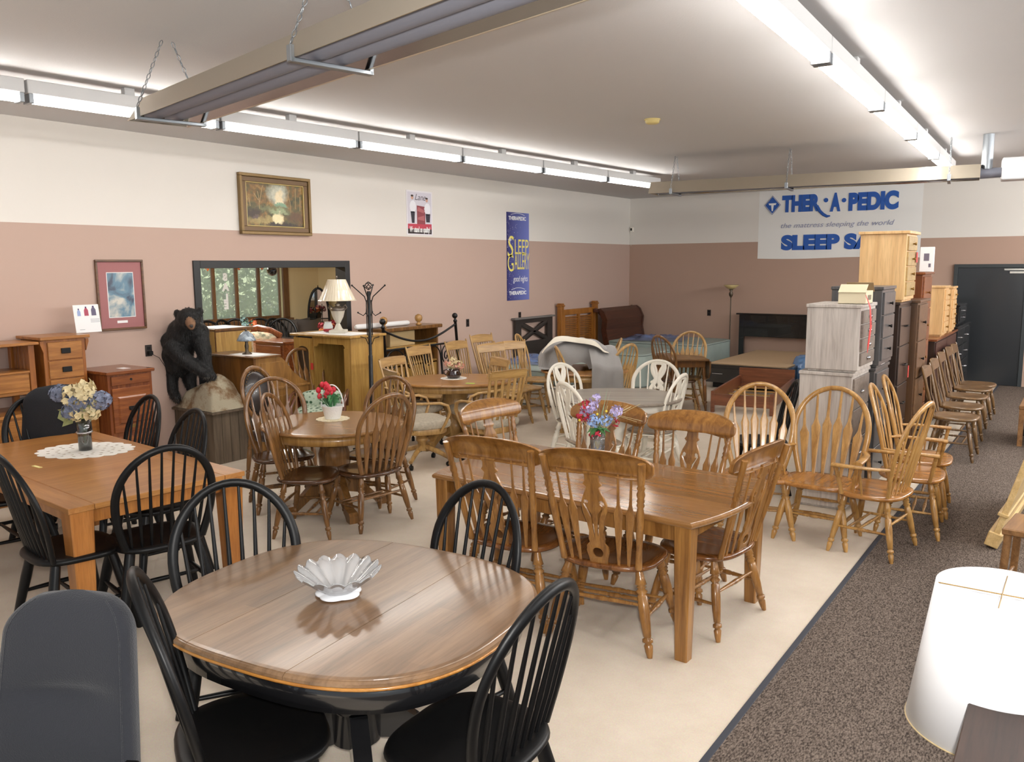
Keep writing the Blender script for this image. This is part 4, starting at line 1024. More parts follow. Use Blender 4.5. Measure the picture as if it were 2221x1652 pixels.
# --- roll-top desk, back to the camera's left
dk = PZ(553, 774, 1.1); Wd = .78; 
t = thing('roll_top_desk', 'dark oak roll-top desk with curved side, stained-glass lamp on top', 'desk', (dk.x, dk.y, 0))
Dd = .72
DESKW = wood('desk_oak', (156, 104, 52), (116, 72, 32), .3, 'z')
S = [(0, 0), (Dd, 0), (Dd, .72), (Dd-.02, .76), (.62, .80), (.5, .9), (.42, 1.0), (.36, 1.06), (.3, 1.08), (0, 1.08)]
for nm, x0 in (('side', -.035), ('side', -Wd)):
    m = MB(); m.prism(S, 0, .035, Matrix.Translation((x0, 0, 0)) @ Matrix(((0, 0, 1, 0), (1, 0, 0, 0), (0, 1, 0, 0), (0, 0, 0, 1)))); so = obj(nm, m, DESKW, t)
    if x0 > -.1:
        Pn = [(.07, .84), (.58-.06, .84), (.40, .98), (.33, 1.02), (.07, 1.02)]
        m = MB(); m.prism(Pn, 0, .006, Matrix.Translation((0, 0, 0)) @ Matrix(((0, 0, 1, 0), (1, 0, 0, 0), (0, 1, 0, 0), (0, 0, 0, 1)))); obj('upper_panel', m, DESKW, so)
        m = MB(); m.bx(0, .008, .08, Dd-.08, .1, .64, .002); obj('lower_panel', m, DESKW, so)
        m = MB(); m.bx(0, .014, -.005, Dd+.02, .715, .74, .003); obj('desk_moulding', m, DESKW, so)
obj('back_panel', MB().bx(-Wd, 0, -.02, 0, 0, 1.08, .002), DOAK, t, 'dark brown back panel')
obj('top', MB().bx(-Wd-.02, .03, -.04, .33, 1.08, 1.1, .004), DOAK, t)
obj('writing_surface', MB().bx(-Wd+.035, -.035, .0, Dd, .715, .74, .002), DOAK, t)
tb = MB()
pts = [(.32, 1.06), (.38, 1.03), (.45, .95), (.53, .86), (.63, .79), (.69, .75)]
for k in range(len(pts)-1):
    a, b = pts[k], pts[k+1]
    tb.tube([(-Wd/2, a[0], a[1]), (-Wd/2, b[0], b[1])], 1, 8, flat=(Wd-.08, .015), up=(1, 0, 0))
obj('tambour', tb, BROWN, t)
pp = PZ(545, 764, 1.1)
tag(obj('paper_liner', MB().bx(-.2, .2, -.12, .12, 0, .002, 0), PAPER), 'white paper sheet under the stained-glass lamp on the roll-top desk', 'paper').location = (dk.x-.28, dk.y+.15, 1.1)
# stained-glass lamp
t = thing('table_lamp', 'small stained-glass table lamp on the roll-top desk', 'lamp', (dk.x-.30, dk.y+.13, 1.102)); BZ = plain('bronze_base', (88, 78, 66), .4, metal=.6)
m = MB().revolve([(.055, 0), (.05, .012), (.02, .03), (.018, .06), (.024, .09), (.016, .12), (.02, .15), (.008, .17), (.008, .24), (0, .25)], n=16); obj('base', m, BZ, t)
sg, nt, b = newmat('stained_glass'); vr = nt.nodes.new('ShaderNodeTexVoronoi'); vr.inputs['Scale'].default_value = 38; tcn = nt.nodes.new('ShaderNodeTexCoord'); nt.links.new(tcn.outputs['Object'], vr.inputs['Vector'])
rp = nt.nodes.new('ShaderNodeValToRGB'); e = rp.color_ramp.elements; e[0].color = (*lin((96, 108, 122)), 1); e[1].color = (*lin((176, 188, 196)), 1); nt.links.new(vr.outputs['Color'], rp.inputs['Fac']); nt.links.new(rp.outputs['Color'], b.inputs['Base Color']); b.inputs['Roughness'].default_value = .15
obj('lamp_shade', MB().shell([(.105, .15), (.1, .165), (.07, .22), (.03, .255), (.026, .25), (.065, .215), (.095, .163), (.1, .15)], n=16), sg, t)
obj('finial', MB().lathe((0, 0, .25), (0, 0, .285), [(0, .01), (.5, .014), (1, .003)], 8), BZ, t)
# --- armoire with lamp
c = PZ(760, 729, 1.25); Wa, Da, Ha = .98, .55, 1.25
t = thing('armoire', 'open yellow oak armoire with arched glass door, big lamp on top', 'armoire', (c.x, c.y, 0))
obj('side', MB().bx(-.03, 0, 0, Da, 0, Ha-.03, .003), YOAK, t); obj('side', MB().bx(-Wa, -Wa+.03, 0, Da, 0, Ha-.03, .003), YOAK, t)
obj('back', MB().bx(-Wa+.03, -.03, Da-.02, Da, .05, Ha-.03, .001), YOAK, t)
obj('top', MB().bx(-Wa-.04, .04, -.04, Da+.02, Ha-.03, Ha, .008), YOAK, t)
obj('bottom', MB().bx(-Wa+.03, -.03, .0, Da-.02, .05, .09, .002), YOAK, t)
obj('shelf', MB().bx(-Wa+.33, -.03, .03, Da-.02, .42, .44, .002), DOAK, t); obj('interior_shade_sheet', MB().bx(-Wa+.031, -Wa+.299, .03, .036, .09, Ha-.04, 0), plain('interior_shade_sheet', (70, 64, 56), .6), t, 'dark sheet painting the shade behind the arched glass'); obj('dark_gap_strip', MB().bx(-.22, -.13, Da-.026, Da-.02, .09, Ha-.04, 0), K, t, 'black strip standing for the dark gap at the back')  # dark sheet and black strip paint the armoire's inner shade
obj('partition', MB().bx(-Wa+.32, -Wa+.35, .0, Da-.02, .09, Ha-.03, .002), YOAK, t)
m = MB(); oo = [(-Wa+.33, Ha-.03), (-.03, Ha-.03), (-.03, Ha-.15), (-.1, Ha-.15), (-.13, Ha-.11), (-Wa+.43, Ha-.11), (-Wa+.40, Ha-.15), (-Wa+.33, Ha-.15)]
m.plate([oo], .02, lambda u, v, w_: (u, .012+w_, v)); obj('valance', m, YOAK, t)
obj('stile', MB().bx(-.12, -.03, 0, .03, .05, Ha-.15, .002), YOAK, t)
dw = .31; x0 = -Wa+.02
arch = [(x0+.05, .16), (x0+dw-.05, .16), (x0+dw-.05, Ha-.22)]+[(x0+dw/2+(dw/2-.05)*math.cos(PI*k/10), Ha-.22+.07*math.sin(PI*k/10)) for k in range(1, 10)]+[(x0+.05, Ha-.22)]
m = MB(); m.plate([[(x0, .09), (x0+dw, .09), (x0+dw, Ha-.05), (x0, Ha-.05)], arch], .022, lambda u, v, w_: (u, -.014+w_, v)); dd_ = obj('door', m, YOAK, t)
obj('door_glass', MB().bx(x0+.04, x0+dw-.04, -.016, -.012, .15, Ha-.14, 0), glass, dd_)
obj('red_tag', MB().bx(x0+dw-.01, x0+dw+.03, -.034, -.03, .82, .9, 0), RED, dd_)
tag(obj('paper_liner', MB().bx(-.4, .4, -.2, .2, 0, .002, 0), PAPER), 'white paper sheet under the large lamp on the armoire', 'paper').location = (c.x-.46, c.y+.26, Ha)
def at_depth(px, py, x, y):
    d = ray(px, py); k = math.hypot(x, y)/math.hypot(d.x, d.y); return CAM.z+d.z*k
ly = c.y+.27; lx = PY(734, 717, ly).x
zl = Ha+.002; ht = at_depth(734, 598, lx, ly)-zl
t = thing('table_lamp', 'large urn table lamp with plastic-wrapped pleated cream shade on the armoire', 'lamp', (lx, ly, zl), R(35)); STONE = plain('stone_cream', (198, 192, 178), .5); PEW = plain('pewter', (130, 120, 110), .35, metal=.7)
k_ = ht/.64
obj('base', MB().bx(-.09*k_, .09*k_, -.09*k_, .09*k_, 0, .035*k_, .004), STONE, t)
obj('foot', MB().revolve([(z1*k_, z2*k_) for z1, z2 in [(.065, .035), (.045, .05), (.028, .09), (.02, .105)]], n=16), STONE, t)
obj('urn', MB().revolve([(a*k_, b*k_) for a, b in [(.02, .105), (.03, .12), (.06, .18), (.075, .235), (.078, .25)]], n=40, flute=(10, .03)), STONE, t)
obj('collar', MB().revolve([(a*k_, b*k_) for a, b in [(.08, .25), (.084, .27), (.08, .285), (.04, .295), (.025, .31), (.035, .32), (.012, .335), (.008, .40)]], n=20), PEW, t)
for s in (-1, 1): obj('urn_handle', MB().tube([(s*.075*k_, 0, .26*k_), (s*.105*k_, 0, .285*k_), (s*.09*k_, 0, .315*k_), (s*.06*k_, 0, .29*k_)], .009, 6), PEW, t)
SHD = plain('cream_pleats', (232, 220, 196), .25, coat=.5)
v = MB(); n = 72; rows = [(.215, .365), (.2, .375), (.15, .48), (.1, .6)]; vv = []; ff = []
for r_, z_ in rows:
    for k in range(n): a = 2*PI*k/n; q = r_*(1+.015*(k % 2)); vv.append((q*math.cos(a)*k_, q*math.sin(a)*k_, z_*k_))
for i in range(len(rows)-1):
    for k in range(n): ff.append((i*n+k, i*n+(k+1) % n, (i+1)*n+(k+1) % n, (i+1)*n+k))
v.add(vv, ff, False); obj('lamp_shade', v, SHD, t)
obj('finial', MB().lathe((0, 0, .4*k_), (0, 0, .64*k_), [(0, .003), (.85, .003), (.88, .008), (.92, .014), (1, .008)], 8), PEW, t)
# frosted jar with red fill beside it
jp = (PY(712, 717, c.y+.27).x, c.y+.27)
t = thing('candle_jar', 'round frosted jar with red base left of the large lamp', 'jar', (jp[0], jp[1], Ha+.002)); 
obj('jar_body', MB().revolve([(.03, 0), (.055, .03), (.06, .07), (.045, .11), (.04, .12), (.046, .13)], n=18), plain('frosted_glass', (220, 224, 224), .2), t); obj('red_fill', MB().revolve([(.056, .01), (.062, .03), (.06, .045), (.05, .05)], n=12), plain('red_wax', (150, 30, 40), .4), t)
# --- coat rack
cy0 = 6.62; cx0 = PY(803, 750, cy0).x; zk = at_depth(799, 611, cx0, cy0)/1.935
t = thing('coat_rack', 'black metal coat rack with spiral finial and hooks by the armoire', 'coat rack', (cx0, cy0, 0)); t.scale = (zk, zk, zk)
obj('pole', MB().lathe((0, 0, 0), (0, 0, 1.83), [(0, .025), (.6, .025), (.605, .02), (1, .02)], 12), IRON, t)
for q in range(4):
    a = q*PI/2+.5; cs, sn = math.cos(a), math.sin(a)
    obj('hook', MB().tube([(cs*.03, sn*.03, 1.33), (cs*.03, sn*.03, 1.71), (cs*.05, sn*.05, 1.77), (cs*.185, sn*.185, 1.89)], .0065, 6).ell((cs*.19, sn*.19, 1.895), (.011, .011, .011), 8, 6), IRON, t)
    obj('hook', MB().tube([(cs*.025, sn*.025, 1.73), (cs*.035, sn*.035, 1.59), (cs*.07, sn*.07, 1.555), (cs*.125, sn*.125, 1.585)], .0055, 6).ell((cs*.13, sn*.13, 1.59), (.01, .01, .01), 8, 6), IRON, t)
    obj('hook', MB().tube([(cs*.02, sn*.02, 1.23), (cs*.05, sn*.05, 1.30), (cs*.11, sn*.11, 1.315)], .005, 6), IRON, t)
    obj('leg', MB().tube([(cs*.02, sn*.02, .3), (cs*.12, sn*.12, .22), (cs*.2, sn*.2, .02), (cs*.24, sn*.24, .012)], .01, 6), IRON, t)
fi = MB()
for q in range(6):
    a = q*PI/3; fi.tube([(math.cos(a+tt*2)*.045*math.sin(PI*tt)+.0, math.sin(a+tt*2)*.045*math.sin(PI*tt), 1.845+.09*tt) for tt in [k/10 for k in range(11)]], .0045, 6)
obj('finial', fi, IRON, t)
# --- end table and floral armchair seen over the desk
e = PZ(634, 735, 1.12)
t = chest('end_table', 'tall reddish end table showing between desk and armoire', 'end table', (-8.72, 7.2), -90, .55, .4, 1.1, 1, CHERRY, CHERRY, pk='knob', legs=.6)
FLOR, nt, b = newmat('floral_cloth'); tcn = nt.nodes.new('ShaderNodeTexCoord'); vn = nt.nodes.new('ShaderNodeTexNoise'); vn.inputs['Scale'].default_value = 9; vn.inputs['Detail'].default_value = 5; nt.links.new(tcn.outputs['Object'], vn.inputs['Vector'])
rp = nt.nodes.new('ShaderNodeValToRGB'); e = rp.color_ramp.elements; e[0].position = .38; e[0].color = (*lin((112, 112, 92)), 1); e[1].position = .5; e[1].color = (*lin((196, 184, 156)), 1); e2 = rp.color_ramp.elements.new(.64); e2.color = (*lin((176, 120, 88)), 1); nt.links.new(vn.outputs['Fac'], rp.inputs['Fac']); nt.links.new(rp.outputs['Color'], b.inputs['Base Color']); b.inputs['Roughness'].default_value = .9
t = thing('armchair', 'floral upholstered armchair with carved wood crest behind the roll-top desk', 'armchair', (-9.25, 7.0, 0), R(20))
obj('seat', MB().ell((0, 0, .42), (.36, .36, .12), 24, 10, .5), FLOR, t); obj('back', MB().ell((0, .33, .82), (.36, .12, .36), 24, 12, .6), FLOR, t)
obj('crest', MB().tube([(-.36, .36, 1.12), (-.2, .37, 1.19), (0, .38, 1.23), (.2, .37, 1.19), (.36, .36, 1.12)], 1, 8, flat=(.09, .05), up=(0, 0, 1)), CHERRYZ, t)
for s in (-1, 1):
    obj('arm', MB().ell((s*.38, .02, .56), (.09, .34, .1), 14, 8, .6), FLOR, t)
    for y in (-.28, .3): obj('leg', MB().lathe((s*.3, y, .34), (s*.32, y, 0), sc(TURN, .025), 8), CHERRYZ, t)
# --- leather oval-back chair
def oval_leather():
    t = thing('oval_back_chair', 'dark leather oval-back chair with nailhead trim in front of the roll-top desk', 'chair')
    obj('seat', MB().ell((0, 0, .44), (.25, .24, .06), 24, 8, .5), plain('dark_leather', (46, 38, 36), .3), t)
    def Y(x, z): return .2+(z-.45)*.2-.25*x*x
    fr_ = [(.21*math.cos(2*PI*k/28), Y(.21*math.cos(2*PI*k/28), .82+.25*math.sin(2*PI*k/28)), .82+.25*math.sin(2*PI*k/28)) for k in range(28)]
    obj('back_frame', MB().tube(fr_, 1, 8, closed=True, flat=(.035, .045), up=(0, 1, 0)), BROWN, t)
    m = MB(); m.ell((0, 0, 0), (.185, .04, .225), 24, 12, M=Matrix.Translation((0, Y(0, .82)+.005, .82)) @ Matrix.Rotation(R(-11), 4, 'X')); obj('back_pad', m, plain('dark_leather', (40, 34, 33), .25, coat=.3), t)
    nl = MB()
    for k in range(40): a = 2*PI*k/40; x, z = .178*math.cos(a), .82+.218*math.sin(a); nl.ell((x, Y(x, z)-.022, z), (.005, .004, .005), 6, 4)
    obj('nailhead_trim', nl, BRASS, t)
    for sx in (-1, 1):
        obj('back_post', MB().tube([(sx*.12, .2, .4), (sx*.12, Y(.12, .6), .62)], .02, 8), BROWN, t)
        for y in (-.2, .2): obj('leg', MB().lathe((sx*.2, y, .42), (sx*.23, y*1.2, 0), sc(TURN, .022), 8), BROWN, t)
    t['ytop'] = Y(0, 1.07); t['ztop'] = 1.09; return t
lo = oval_leather(); place(lo, 548, 793, 8, lo['label'])
place(bw_ if 0 else ab, 650, 769, -8, 'brown bow-back chair standing between the desk and the armoire door', 'arrow-back chairs near the far corner', z=1.0)
# --- cane chair with leafy green cushion
t = thing('cane_armchair', 'low dark cane armchair with leafy green and white cushion behind the tulips', 'armchair', (-6.86, 6.14, 0), R(40)); CANE = plain('dark_cane', (92, 48, 28), .3, coat=.4)
LEAF, nt, b = newmat('leaf_print'); tcn = nt.nodes.new('ShaderNodeTexCoord'); vn = nt.nodes.new('ShaderNodeTexVoronoi'); vn.inputs['Scale'].default_value = 24; nt.links.new(tcn.outputs['Object'], vn.inputs['Vector']); rp = nt.nodes.new('ShaderNodeValToRGB'); e = rp.color_ramp.elements; e[0].position = .3; e[0].color = (*lin((52, 84, 58)), 1); e[1].position = .5; e[1].color = (*lin((176, 190, 170)), 1); nt.links.new(vn.outputs['Distance'], rp.inputs['Fac']); nt.links.new(rp.outputs['Color'], b.inputs['Base Color']); b.inputs['Roughness'].default_value = .85
obj('seat_cushion', MB().ell((0, 0, .47), (.25, .25, .07), 20, 8, .5), LEAF, t); obj('back_cushion', MB().ell((0, .22, .58), (.24, .08, .11), 20, 8, .6), LEAF, t)
obj('seat_frame', MB().rings(ell2(.27, .26, 24, 4), [(.01, .36), (0, .37), (0, .4), (.01, .41)]), CANE, t)
for s in (-1, 1):
    for k in (0, .035): obj('bent_arm', MB().tube([(s*(.29-k), -.25, .0), (s*(.29-k), -.26, .4), (s*(.3-k), -.22, .6-k), (s*(.3-k), .0, .66-k), (s*(.29-k), .24, .68-k), (s*(.27-k), .3, .5)], .017, 8), CANE, t)
    obj('leg', MB().tube([(s*.25, .24, 0), (s*.25, .25, .5)], .017, 8), CANE, t)
# --- buffet hutch behind the iron headboard
b0, b1 = PX(828, 712, -7.62), PX(955, 710, -7.62); Hb = 1.24
t = thing('hutch', 'brown open-front sideboard against the left wall behind the iron headboard', 'sideboard', (XW+.28, (b0.y+b1.y)/2, 0), R(90)); Wb = b1.y-b0.y-.1
obj('top', MB().bx(-Wb/2-.06, Wb/2+.06, -.24, .24, Hb-.05, Hb, .01), BROWN, t)
for x in (-Wb/2, Wb/2-.03): obj('side', MB().bx(x, x+.03, -.2, .24, 0, Hb-.05, .003), BROWN, t)
for z in (.08, .42, .72, .95): obj('shelf', MB().bx(-Wb/2+.03, Wb/2-.03, -.19, .24, z, z+.025, .002), YOAK, t)
obj('back', MB().bx(-Wb/2+.03, Wb/2-.03, .22, .24, .1, Hb-.05, 0), BROWN, t)
for k in (0, 1):
    d = obj('drawer', MB().bx(-Wb/2+.04+k*(Wb/2-.04), -Wb/2+k*(Wb/2-.04)+Wb/2-.01, -.205, -.19, .47, .7, .003), YOAK, t); pull(d, 'knob', -Wb/4+k*Wb/2, -.205, .59, DKPULL)
tag(obj('cardboard_box', MB().box((0, 0, .1), (.3, .5, .2), .004), plain('cardboard', (190, 165, 120), .8)), 'shallow tan box on the open shelf of the brown sideboard', 'box').location = (XW+.24, (b0.y+b1.y)/2-.1, .976)
# white wrapped roll and ball-topped bed posts lying on it
r0_, r1_ = (XW+.3, b0.y-.3, Hb+.035), (XW+.3, b0.y+.72, Hb+.035)
tag(obj('wrapped_rail', MB().tube([r0_, (r0_[0], r0_[1]+.03, Hb+.035), (r1_[0], r1_[1]-.02, Hb+.035), r1_], [.02, .035, .033, .028], 12), PAPER), 'long white wrapped rail lying on top of the brown sideboard', 'rail')
for (yy, lb) in ((b0.y+.1, 'turned wooden ball finial at the near end of the white wrapped rail'), (b0.y+.8, 'turned wooden ball finial at the far end of the white wrapped rail')):
    o_ = obj('ball_finial', MB().revolve([(.03, 0), (.045, .01), (.03, .03), (.018, .04), (.045, .065), (.055, .1), (.045, .135), (.01, .155)], n=16), HONEY); o_.location = (XW+.42, yy, Hb); tag(o_, lb, 'finial', 'ball finials on the sideboard')
# --- iron headboard leaning
h0, h1 = PX(829, 696, -7.3), PX(986, 683, -7.3)
t = thing('iron_headboard', 'black iron headboard with scrolls leaning before the brown sideboard', 'headboard', (-7.18, (h0.y+h1.y)/2, 0), R(90)); Wh = h1.y-h0.y; ln_ = .12
def hy(z): return z*ln_/1.4
for s in (-1, 1):
    obj('post', MB().lathe((s*Wh/2, 0, .0), (s*Wh/2, hy(1.33), 1.33), [(0, .02), (.96, .02), (.965, .028), (.98, .028), (.985, .018), (1, .014)], 12), IRON, t); obj('ball', MB().ell((s*Wh/2, hy(1.36), 1.365), (.04, .04, .04), 14, 10), IRON, t)
def bow_(za, zb): return [(-Wh/2+Wh*k/20, hy(za), za-(za-zb)*math.sin(PI*k/20)) for k in range(21)]
obj('top_rail', MB().tube(bow_(1.25, 1.07), .015, 8), IRON, t); obj('rail', MB().tube([(-Wh/2, hy(1.0), 1.0), (Wh/2, hy(1.0), 1.0)], .014, 8), IRON, t)
obj('rail', MB().tube([(-Wh/2, hy(.52), .52), (Wh/2, hy(.52), .52)], .01, 8), IRON, t); obj('lower_rail', MB().tube(bow_(.42, .3), .01, 8), IRON, t)
for k in range(4):
    x0 = -Wh/2+Wh*(k+.5)/4; w4 = Wh/8*.9; P = [(x0+w4, hy(.5), .52), (x0+w4, hy(.85), .85)]
    P += [(x0+w4*math.cos(a*PI/8), hy(.87+.1*math.sin(a*PI/8)), .86+.13*math.sin(a*PI/8)) for a in range(1, 8)]
    rr = w4*.95
    for a in range(0, 26): th = PI+a*PI/8; q = rr*(1-a/30)*.55; P.append((x0-w4+rr*.55+q*math.cos(th), hy(.82), .83+q*1.3*math.sin(th)))
    obj('scroll', MB().tube(P, .009, 6), IRON, t); obj('spindle', MB().tube([(x0-w4*1.1, hy(.52), .52), (x0-w4*1.1, hy(1.0), 1.0)], .007, 6), IRON, t)
# --- headboards along the wall
g0, g1 = PX(1118, 690, XW+.07), PX(1198, 687, XW+.07); W_ = g1.y-g0.y
t = thing('barn_headboard', 'dark headboard with X-shaped opening against the left wall', 'headboard', (XW+.055, (g0.y+g1.y)/2, 0), R(90)); H1 = g0.z; DK = wood('dark_barn', (50, 42, 38), (34, 29, 27), .5, 'x')
m = MB(); hw = W_/2; z0, z1 = H1-.42, H1-.1
m.plate([[(-hw, .25), (hw, .25), (hw, H1-.03), (-hw, H1-.03)], [(-hw+.17, z0), (hw-.17, z0), (hw-.17, z1), (-hw+.17, z1)]], .04, lambda u, v, w_: (u, w_, v)); obj('panel', m, DK, t)
for s in (-1, 1):
    obj('brace', MB().tube([(-s*(hw-.16), 0, z0), (s*(hw-.16), 0, z1)], 1, 8, flat=(.09, .035), up=(0, 0, 1)), DK, t); obj('leg', MB().bx(s*(hw-.05)-.05, s*(hw-.05)+.05, -.025, .025, 0, .25, .003), DK, t)
obj('cap', MB().bx(-hw-.05, hw+.05, -.05, .04, H1-.03, H1, .004), plain('grey_cap', (110, 106, 102), .6), t, 'grey cap board')
g0, g1 = PX(1218, 672, XW+.12), PX(1292, 666, XW+.12); W_ = g1.y-g0.y; hw = W_/2; H1 = PX(1216, 658, XW+.12).z
t = thing('louvre_headboard', 'oak headboard with two louvred panels and square posts against the left wall', 'headboard', (XW+.1, (g0.y+g1.y)/2, 0), R(90)); OKH = wood('orange_oak', (178, 108, 44), (136, 76, 24), .35, 'z')
for s in (-1, 1): obj('post', MB().bx(s*hw-.05, s*hw+.05, -.045, .045, 0, H1-.06, .004).bx(s*hw-.065, s*hw+.065, -.06, .06, H1-.06, H1-.03, .004).bx(s*hw-.05, s*hw+.05, -.05, .05, H1-.03, H1, .012), OKH, t)
m = MB(); za, zb = .3, H1-.16
m.plate([[(-hw+.05, .2), (hw-.05, .2), (hw-.05, H1-.12), (-hw+.05, H1-.12)], [(-hw+.14, za), (-.035, za), (-.035, zb-.06), (-hw+.14, zb-.06)], [(.035, za), (hw-.14, za), (hw-.14, zb-.06), (.035, zb-.06)]], .035, lambda u, v, w_: (u, w_, v)); obj('frame', m, OKH, t)
for s in (-1, 1):
    lv = MB(); cx = s*(hw-.14+.035)/2; ww = hw-.175
    for k in range(int((zb-.06-za)/.035)): z = za+.018+k*.035; lv.box((0, 0, 0), (ww, .03, .006), .001, Matrix.Translation((cx, 0, z)) @ Matrix.Rotation(R(40), 4, 'X'))
    obj('louvre_panel', lv, OKH, t)
g0, g1 = PX(1308, 668, XW+.3), PX(1384, 664, XW+.3); W_ = g1.y-g0.y; H1 = g0.z
t = thing('sleigh_headboard', 'dark cherry sleigh bed headboard with scrolled top in the far corner', 'headboard', (XW+.33, (g0.y+g1.y)/2-.05, 0), R(90)); SL = wood('sleigh_wood', (84, 42, 28), (56, 28, 20), .3, 'x')
prof = [(-.22, 0), (-.2, .3), (-.12, .6), (-.08, .8), (-.1, 1.0), (-.02, H1-.06), (.06, H1), (.1, H1-.03), (.08, H1-.08), (.04, H1-.08)]
v = []; f = []; hw = W_/2
P3 = [(y, z) for y, z in prof]; Q3 = [(y+.045, z-.01) for y, z in reversed(prof)]
lo_ = P3+Q3; k = len(lo_); v = [(-hw, y, z) for y, z in lo_]+[(hw, y, z) for y, z in lo_]
m = MB(); m.add(v, [(i, (i+1) % k, k+(i+1) % k, k+i) for i in range(k)], False); m.add(v[:k], [tuple(range(k))]); m.add(v[k:], [tuple(range(k))]); obj('curved_panel', m, SL, t)
for s in (-1, 1):
    m = MB(); v = [(s*hw-.02*s, y-.015, z) for y, z in P3]+[(s*hw-.02*s, y+.1, z) for y, z in reversed(P3)]; n_ = len(v); v2 = [(s*hw+.04*s, y, z) for x, y, z in v]
    m.add(v+v2, [tuple(range(n_)), tuple(range(n_, 2*n_))]+[(i, (i+1) % n_, n_+(i+1) % n_, n_+i) for i in range(n_)]); obj('end_post', m, SL, t)
# --- mattresses
TEAL = plain('teal_ticking', (152, 166, 160), .6, var=.08, vscale=4); QUILT = plain('white_quilt', (224, 218, 208), .8, bump=.5, bscale=14); PLAS = plain('clear_plastic', (120, 140, 190), .12, alpha=.55, bump=.6, bscale=9)
def slab_obj(name, label, cat, c, rz, d, z0, mat, group=None, extra=None):
    t = thing(name, label, cat, (c[0], c[1], z0), rz, group); m = MB(); m.rings(ell2(d[0]/2, d[1]/2, 48, 8), [(.03, 0), (.004, .012), (0, .03), (0, d[2]-.03), (.004, d[2]-.012), (.03, d[2])]); obj('body', m, mat, t)
    pp_ = MB()
    for z in (.02, d[2]-.02): pp_.tube([(x, y, z) for x, y in ell2(d[0]/2+.002, d[1]/2+.002, 48, 8)], .007, 6, closed=True)
    obj('piping', pp_, plain('piping_grey', (110, 120, 118), .6), t); return t
slab_obj('box_spring', 'white quilted mattress set low on the floor, left of the blanket', 'mattress', (-6.9, 10.75), 0, (1.5, 1.3, .3), 0, QUILT)
slab_obj('box_spring', 'teal-edged box spring stacked on the white quilted mattress', 'mattress', (-6.95, 10.8), 0, (1.5, 1.2, .22), .3, TEAL)
def crumple(name, label, c, r, z, h, mat, seed):
    "a loose crumpled sheet of plastic"
    def fn(u, v):
        x, y = (u-.5)*2*r[0], (v-.5)*2*r[1]; e = min(1, 4*min(u, 1-u, v, 1-v))
        return (x, y, .012+h*abs(noise.noise(Vector((x*3+seed, y*3, seed))))*e+.35*h*abs(noise.noise(Vector((x*11, y*11, seed))))*e)
    o_ = obj(name, MB().grid(fn, 28, 28), mat); o_.location = (c[0], c[1], z); o_.rotation_euler = (0, 0, .3); tag(o_, label, 'plastic sheet'); return o_
crumple('plastic_wrap', 'crumpled bluish plastic wrap on the stacked box spring by the dark headboard', (-7.2, 11.0), (.55, .42), .525, .17, PLAS, 2)
slab_obj('mattress', 'greenish plastic-covered mattress by the louvred headboard, farther from the camera', 'mattress', (-6.9, 13.1), 0, (1.7, 1.25, .56), 0, TEAL)
slab_obj('mattress', 'greenish mattress in the far corner beside the torchiere lamp', 'mattress', (-6.75, 15.0), 0, (2.1, 1.6, .6), 0, TEAL)
crumple('plastic_wrap', 'bluish plastic wrap over the far-corner mattress', (-7.0, 15.0), (.6, .6), .605, .14, PLAS, 9)
# --- blanket over the round table
BL = plain('grey_blanket', (134, 130, 128), .95, sheen=.3, bump=.15, bscale=60, var=.06, vscale=3); BLI = plain('cream_lining', (226, 218, 202), .9)
def blk(u, v):
    x = -.56+1.0*u; y = -.2+.8*v; r2 = ((x+.06)/.51)**2+((y-.2)/.41)**2
    z = .79+.33*max(0, 1-r2)**.4+.05*noise.noise(Vector((x*3.2, y*3.2, 3)))+.028*noise.noise(Vector((x*8, y*5, 7)))*(1 if r2 < 1 else .3)
    return (x, y, max(z, .768))
m = MB().grid(blk, 44, 36); o_ = obj('blanket', m, BL); o_.location = (c7.x-.02, c7.y, 0); o_.rotation_euler = (0, 0, .61); tag(o_, 'grey blanket with cream lining heaped on the round table and hanging down', 'blanket')
def drape(u, v):
    x = .06+.36*v
    if u < .4: k = u/.4; y = .2-.78*k; z = 1.08-.12*k-.1*k*k-.06*v
    else: k = (u-.4)/.6; y = -.58-.05*math.sin(k*PI/2); z = .86-.06*v-.55*k
    return (x+.03*u*(v-.5), y+.025*math.sin(v*13+u*3)*u, z+.012*math.sin(v*9))
obj('hanging_end', MB().grid(drape, 28, 20), BL, o_)
def fold(u, v):
    x = -.52+.82*u; y = -.12+.15*v+.09*math.sin(u*5); e = min(1, 5*u, 5*(1-u)); z = .97+.15*math.sin(PI*min(1, u*1.1))**.7+.06*math.sin(PI*v)*e+.02*math.sin(u*9); return (x, y, z)
obj('lining_fold', MB().grid(fold, 30, 8), BLI, o_, 'cream lining fold')
# --- black platform bed and torchiere
b0, b1 = PZ(1535, 786, .40), PZ(1706, 801, .40); hbp0 = PY(1603, 678, YB-.12)
xa, xb = b0.x, b1.x; yf = (b0.y+b1.y)/2-.05
t = thing('platform_bed', 'black platform bed with drawers, tan deck and tall black headboard', 'bed', ((xa+xb)/2, yf, 0)); hw = (xb-xa)/2; Lb = YB-.2-yf
obj('base', MB().bx(-hw, hw, 0, Lb, .1, .4, .006), KS, t); obj('toe_board', MB().bx(-hw+.12, hw-.12, .12, Lb, 0, .1, .002), K, t)
obj('deck', MB().bx(-hw+.05, hw-.05, .1, Lb-.02, .4, .412, .002), plain('tan_deck', (196, 168, 132), .6), t, 'tan plywood deck')
for s in (-1, 1):
    d = obj('drawer', MB().bx(s*hw/2-hw/2+.03, s*hw/2+hw/2-.03, -.015, 0, .14, .34, .003), KS, t); obj('handle', MB().tube([(s*hw/2-.09-.1, -.028, .25), (s*hw/2+.09-.1, -.028, .25)], .007, 6), CHROME, d)
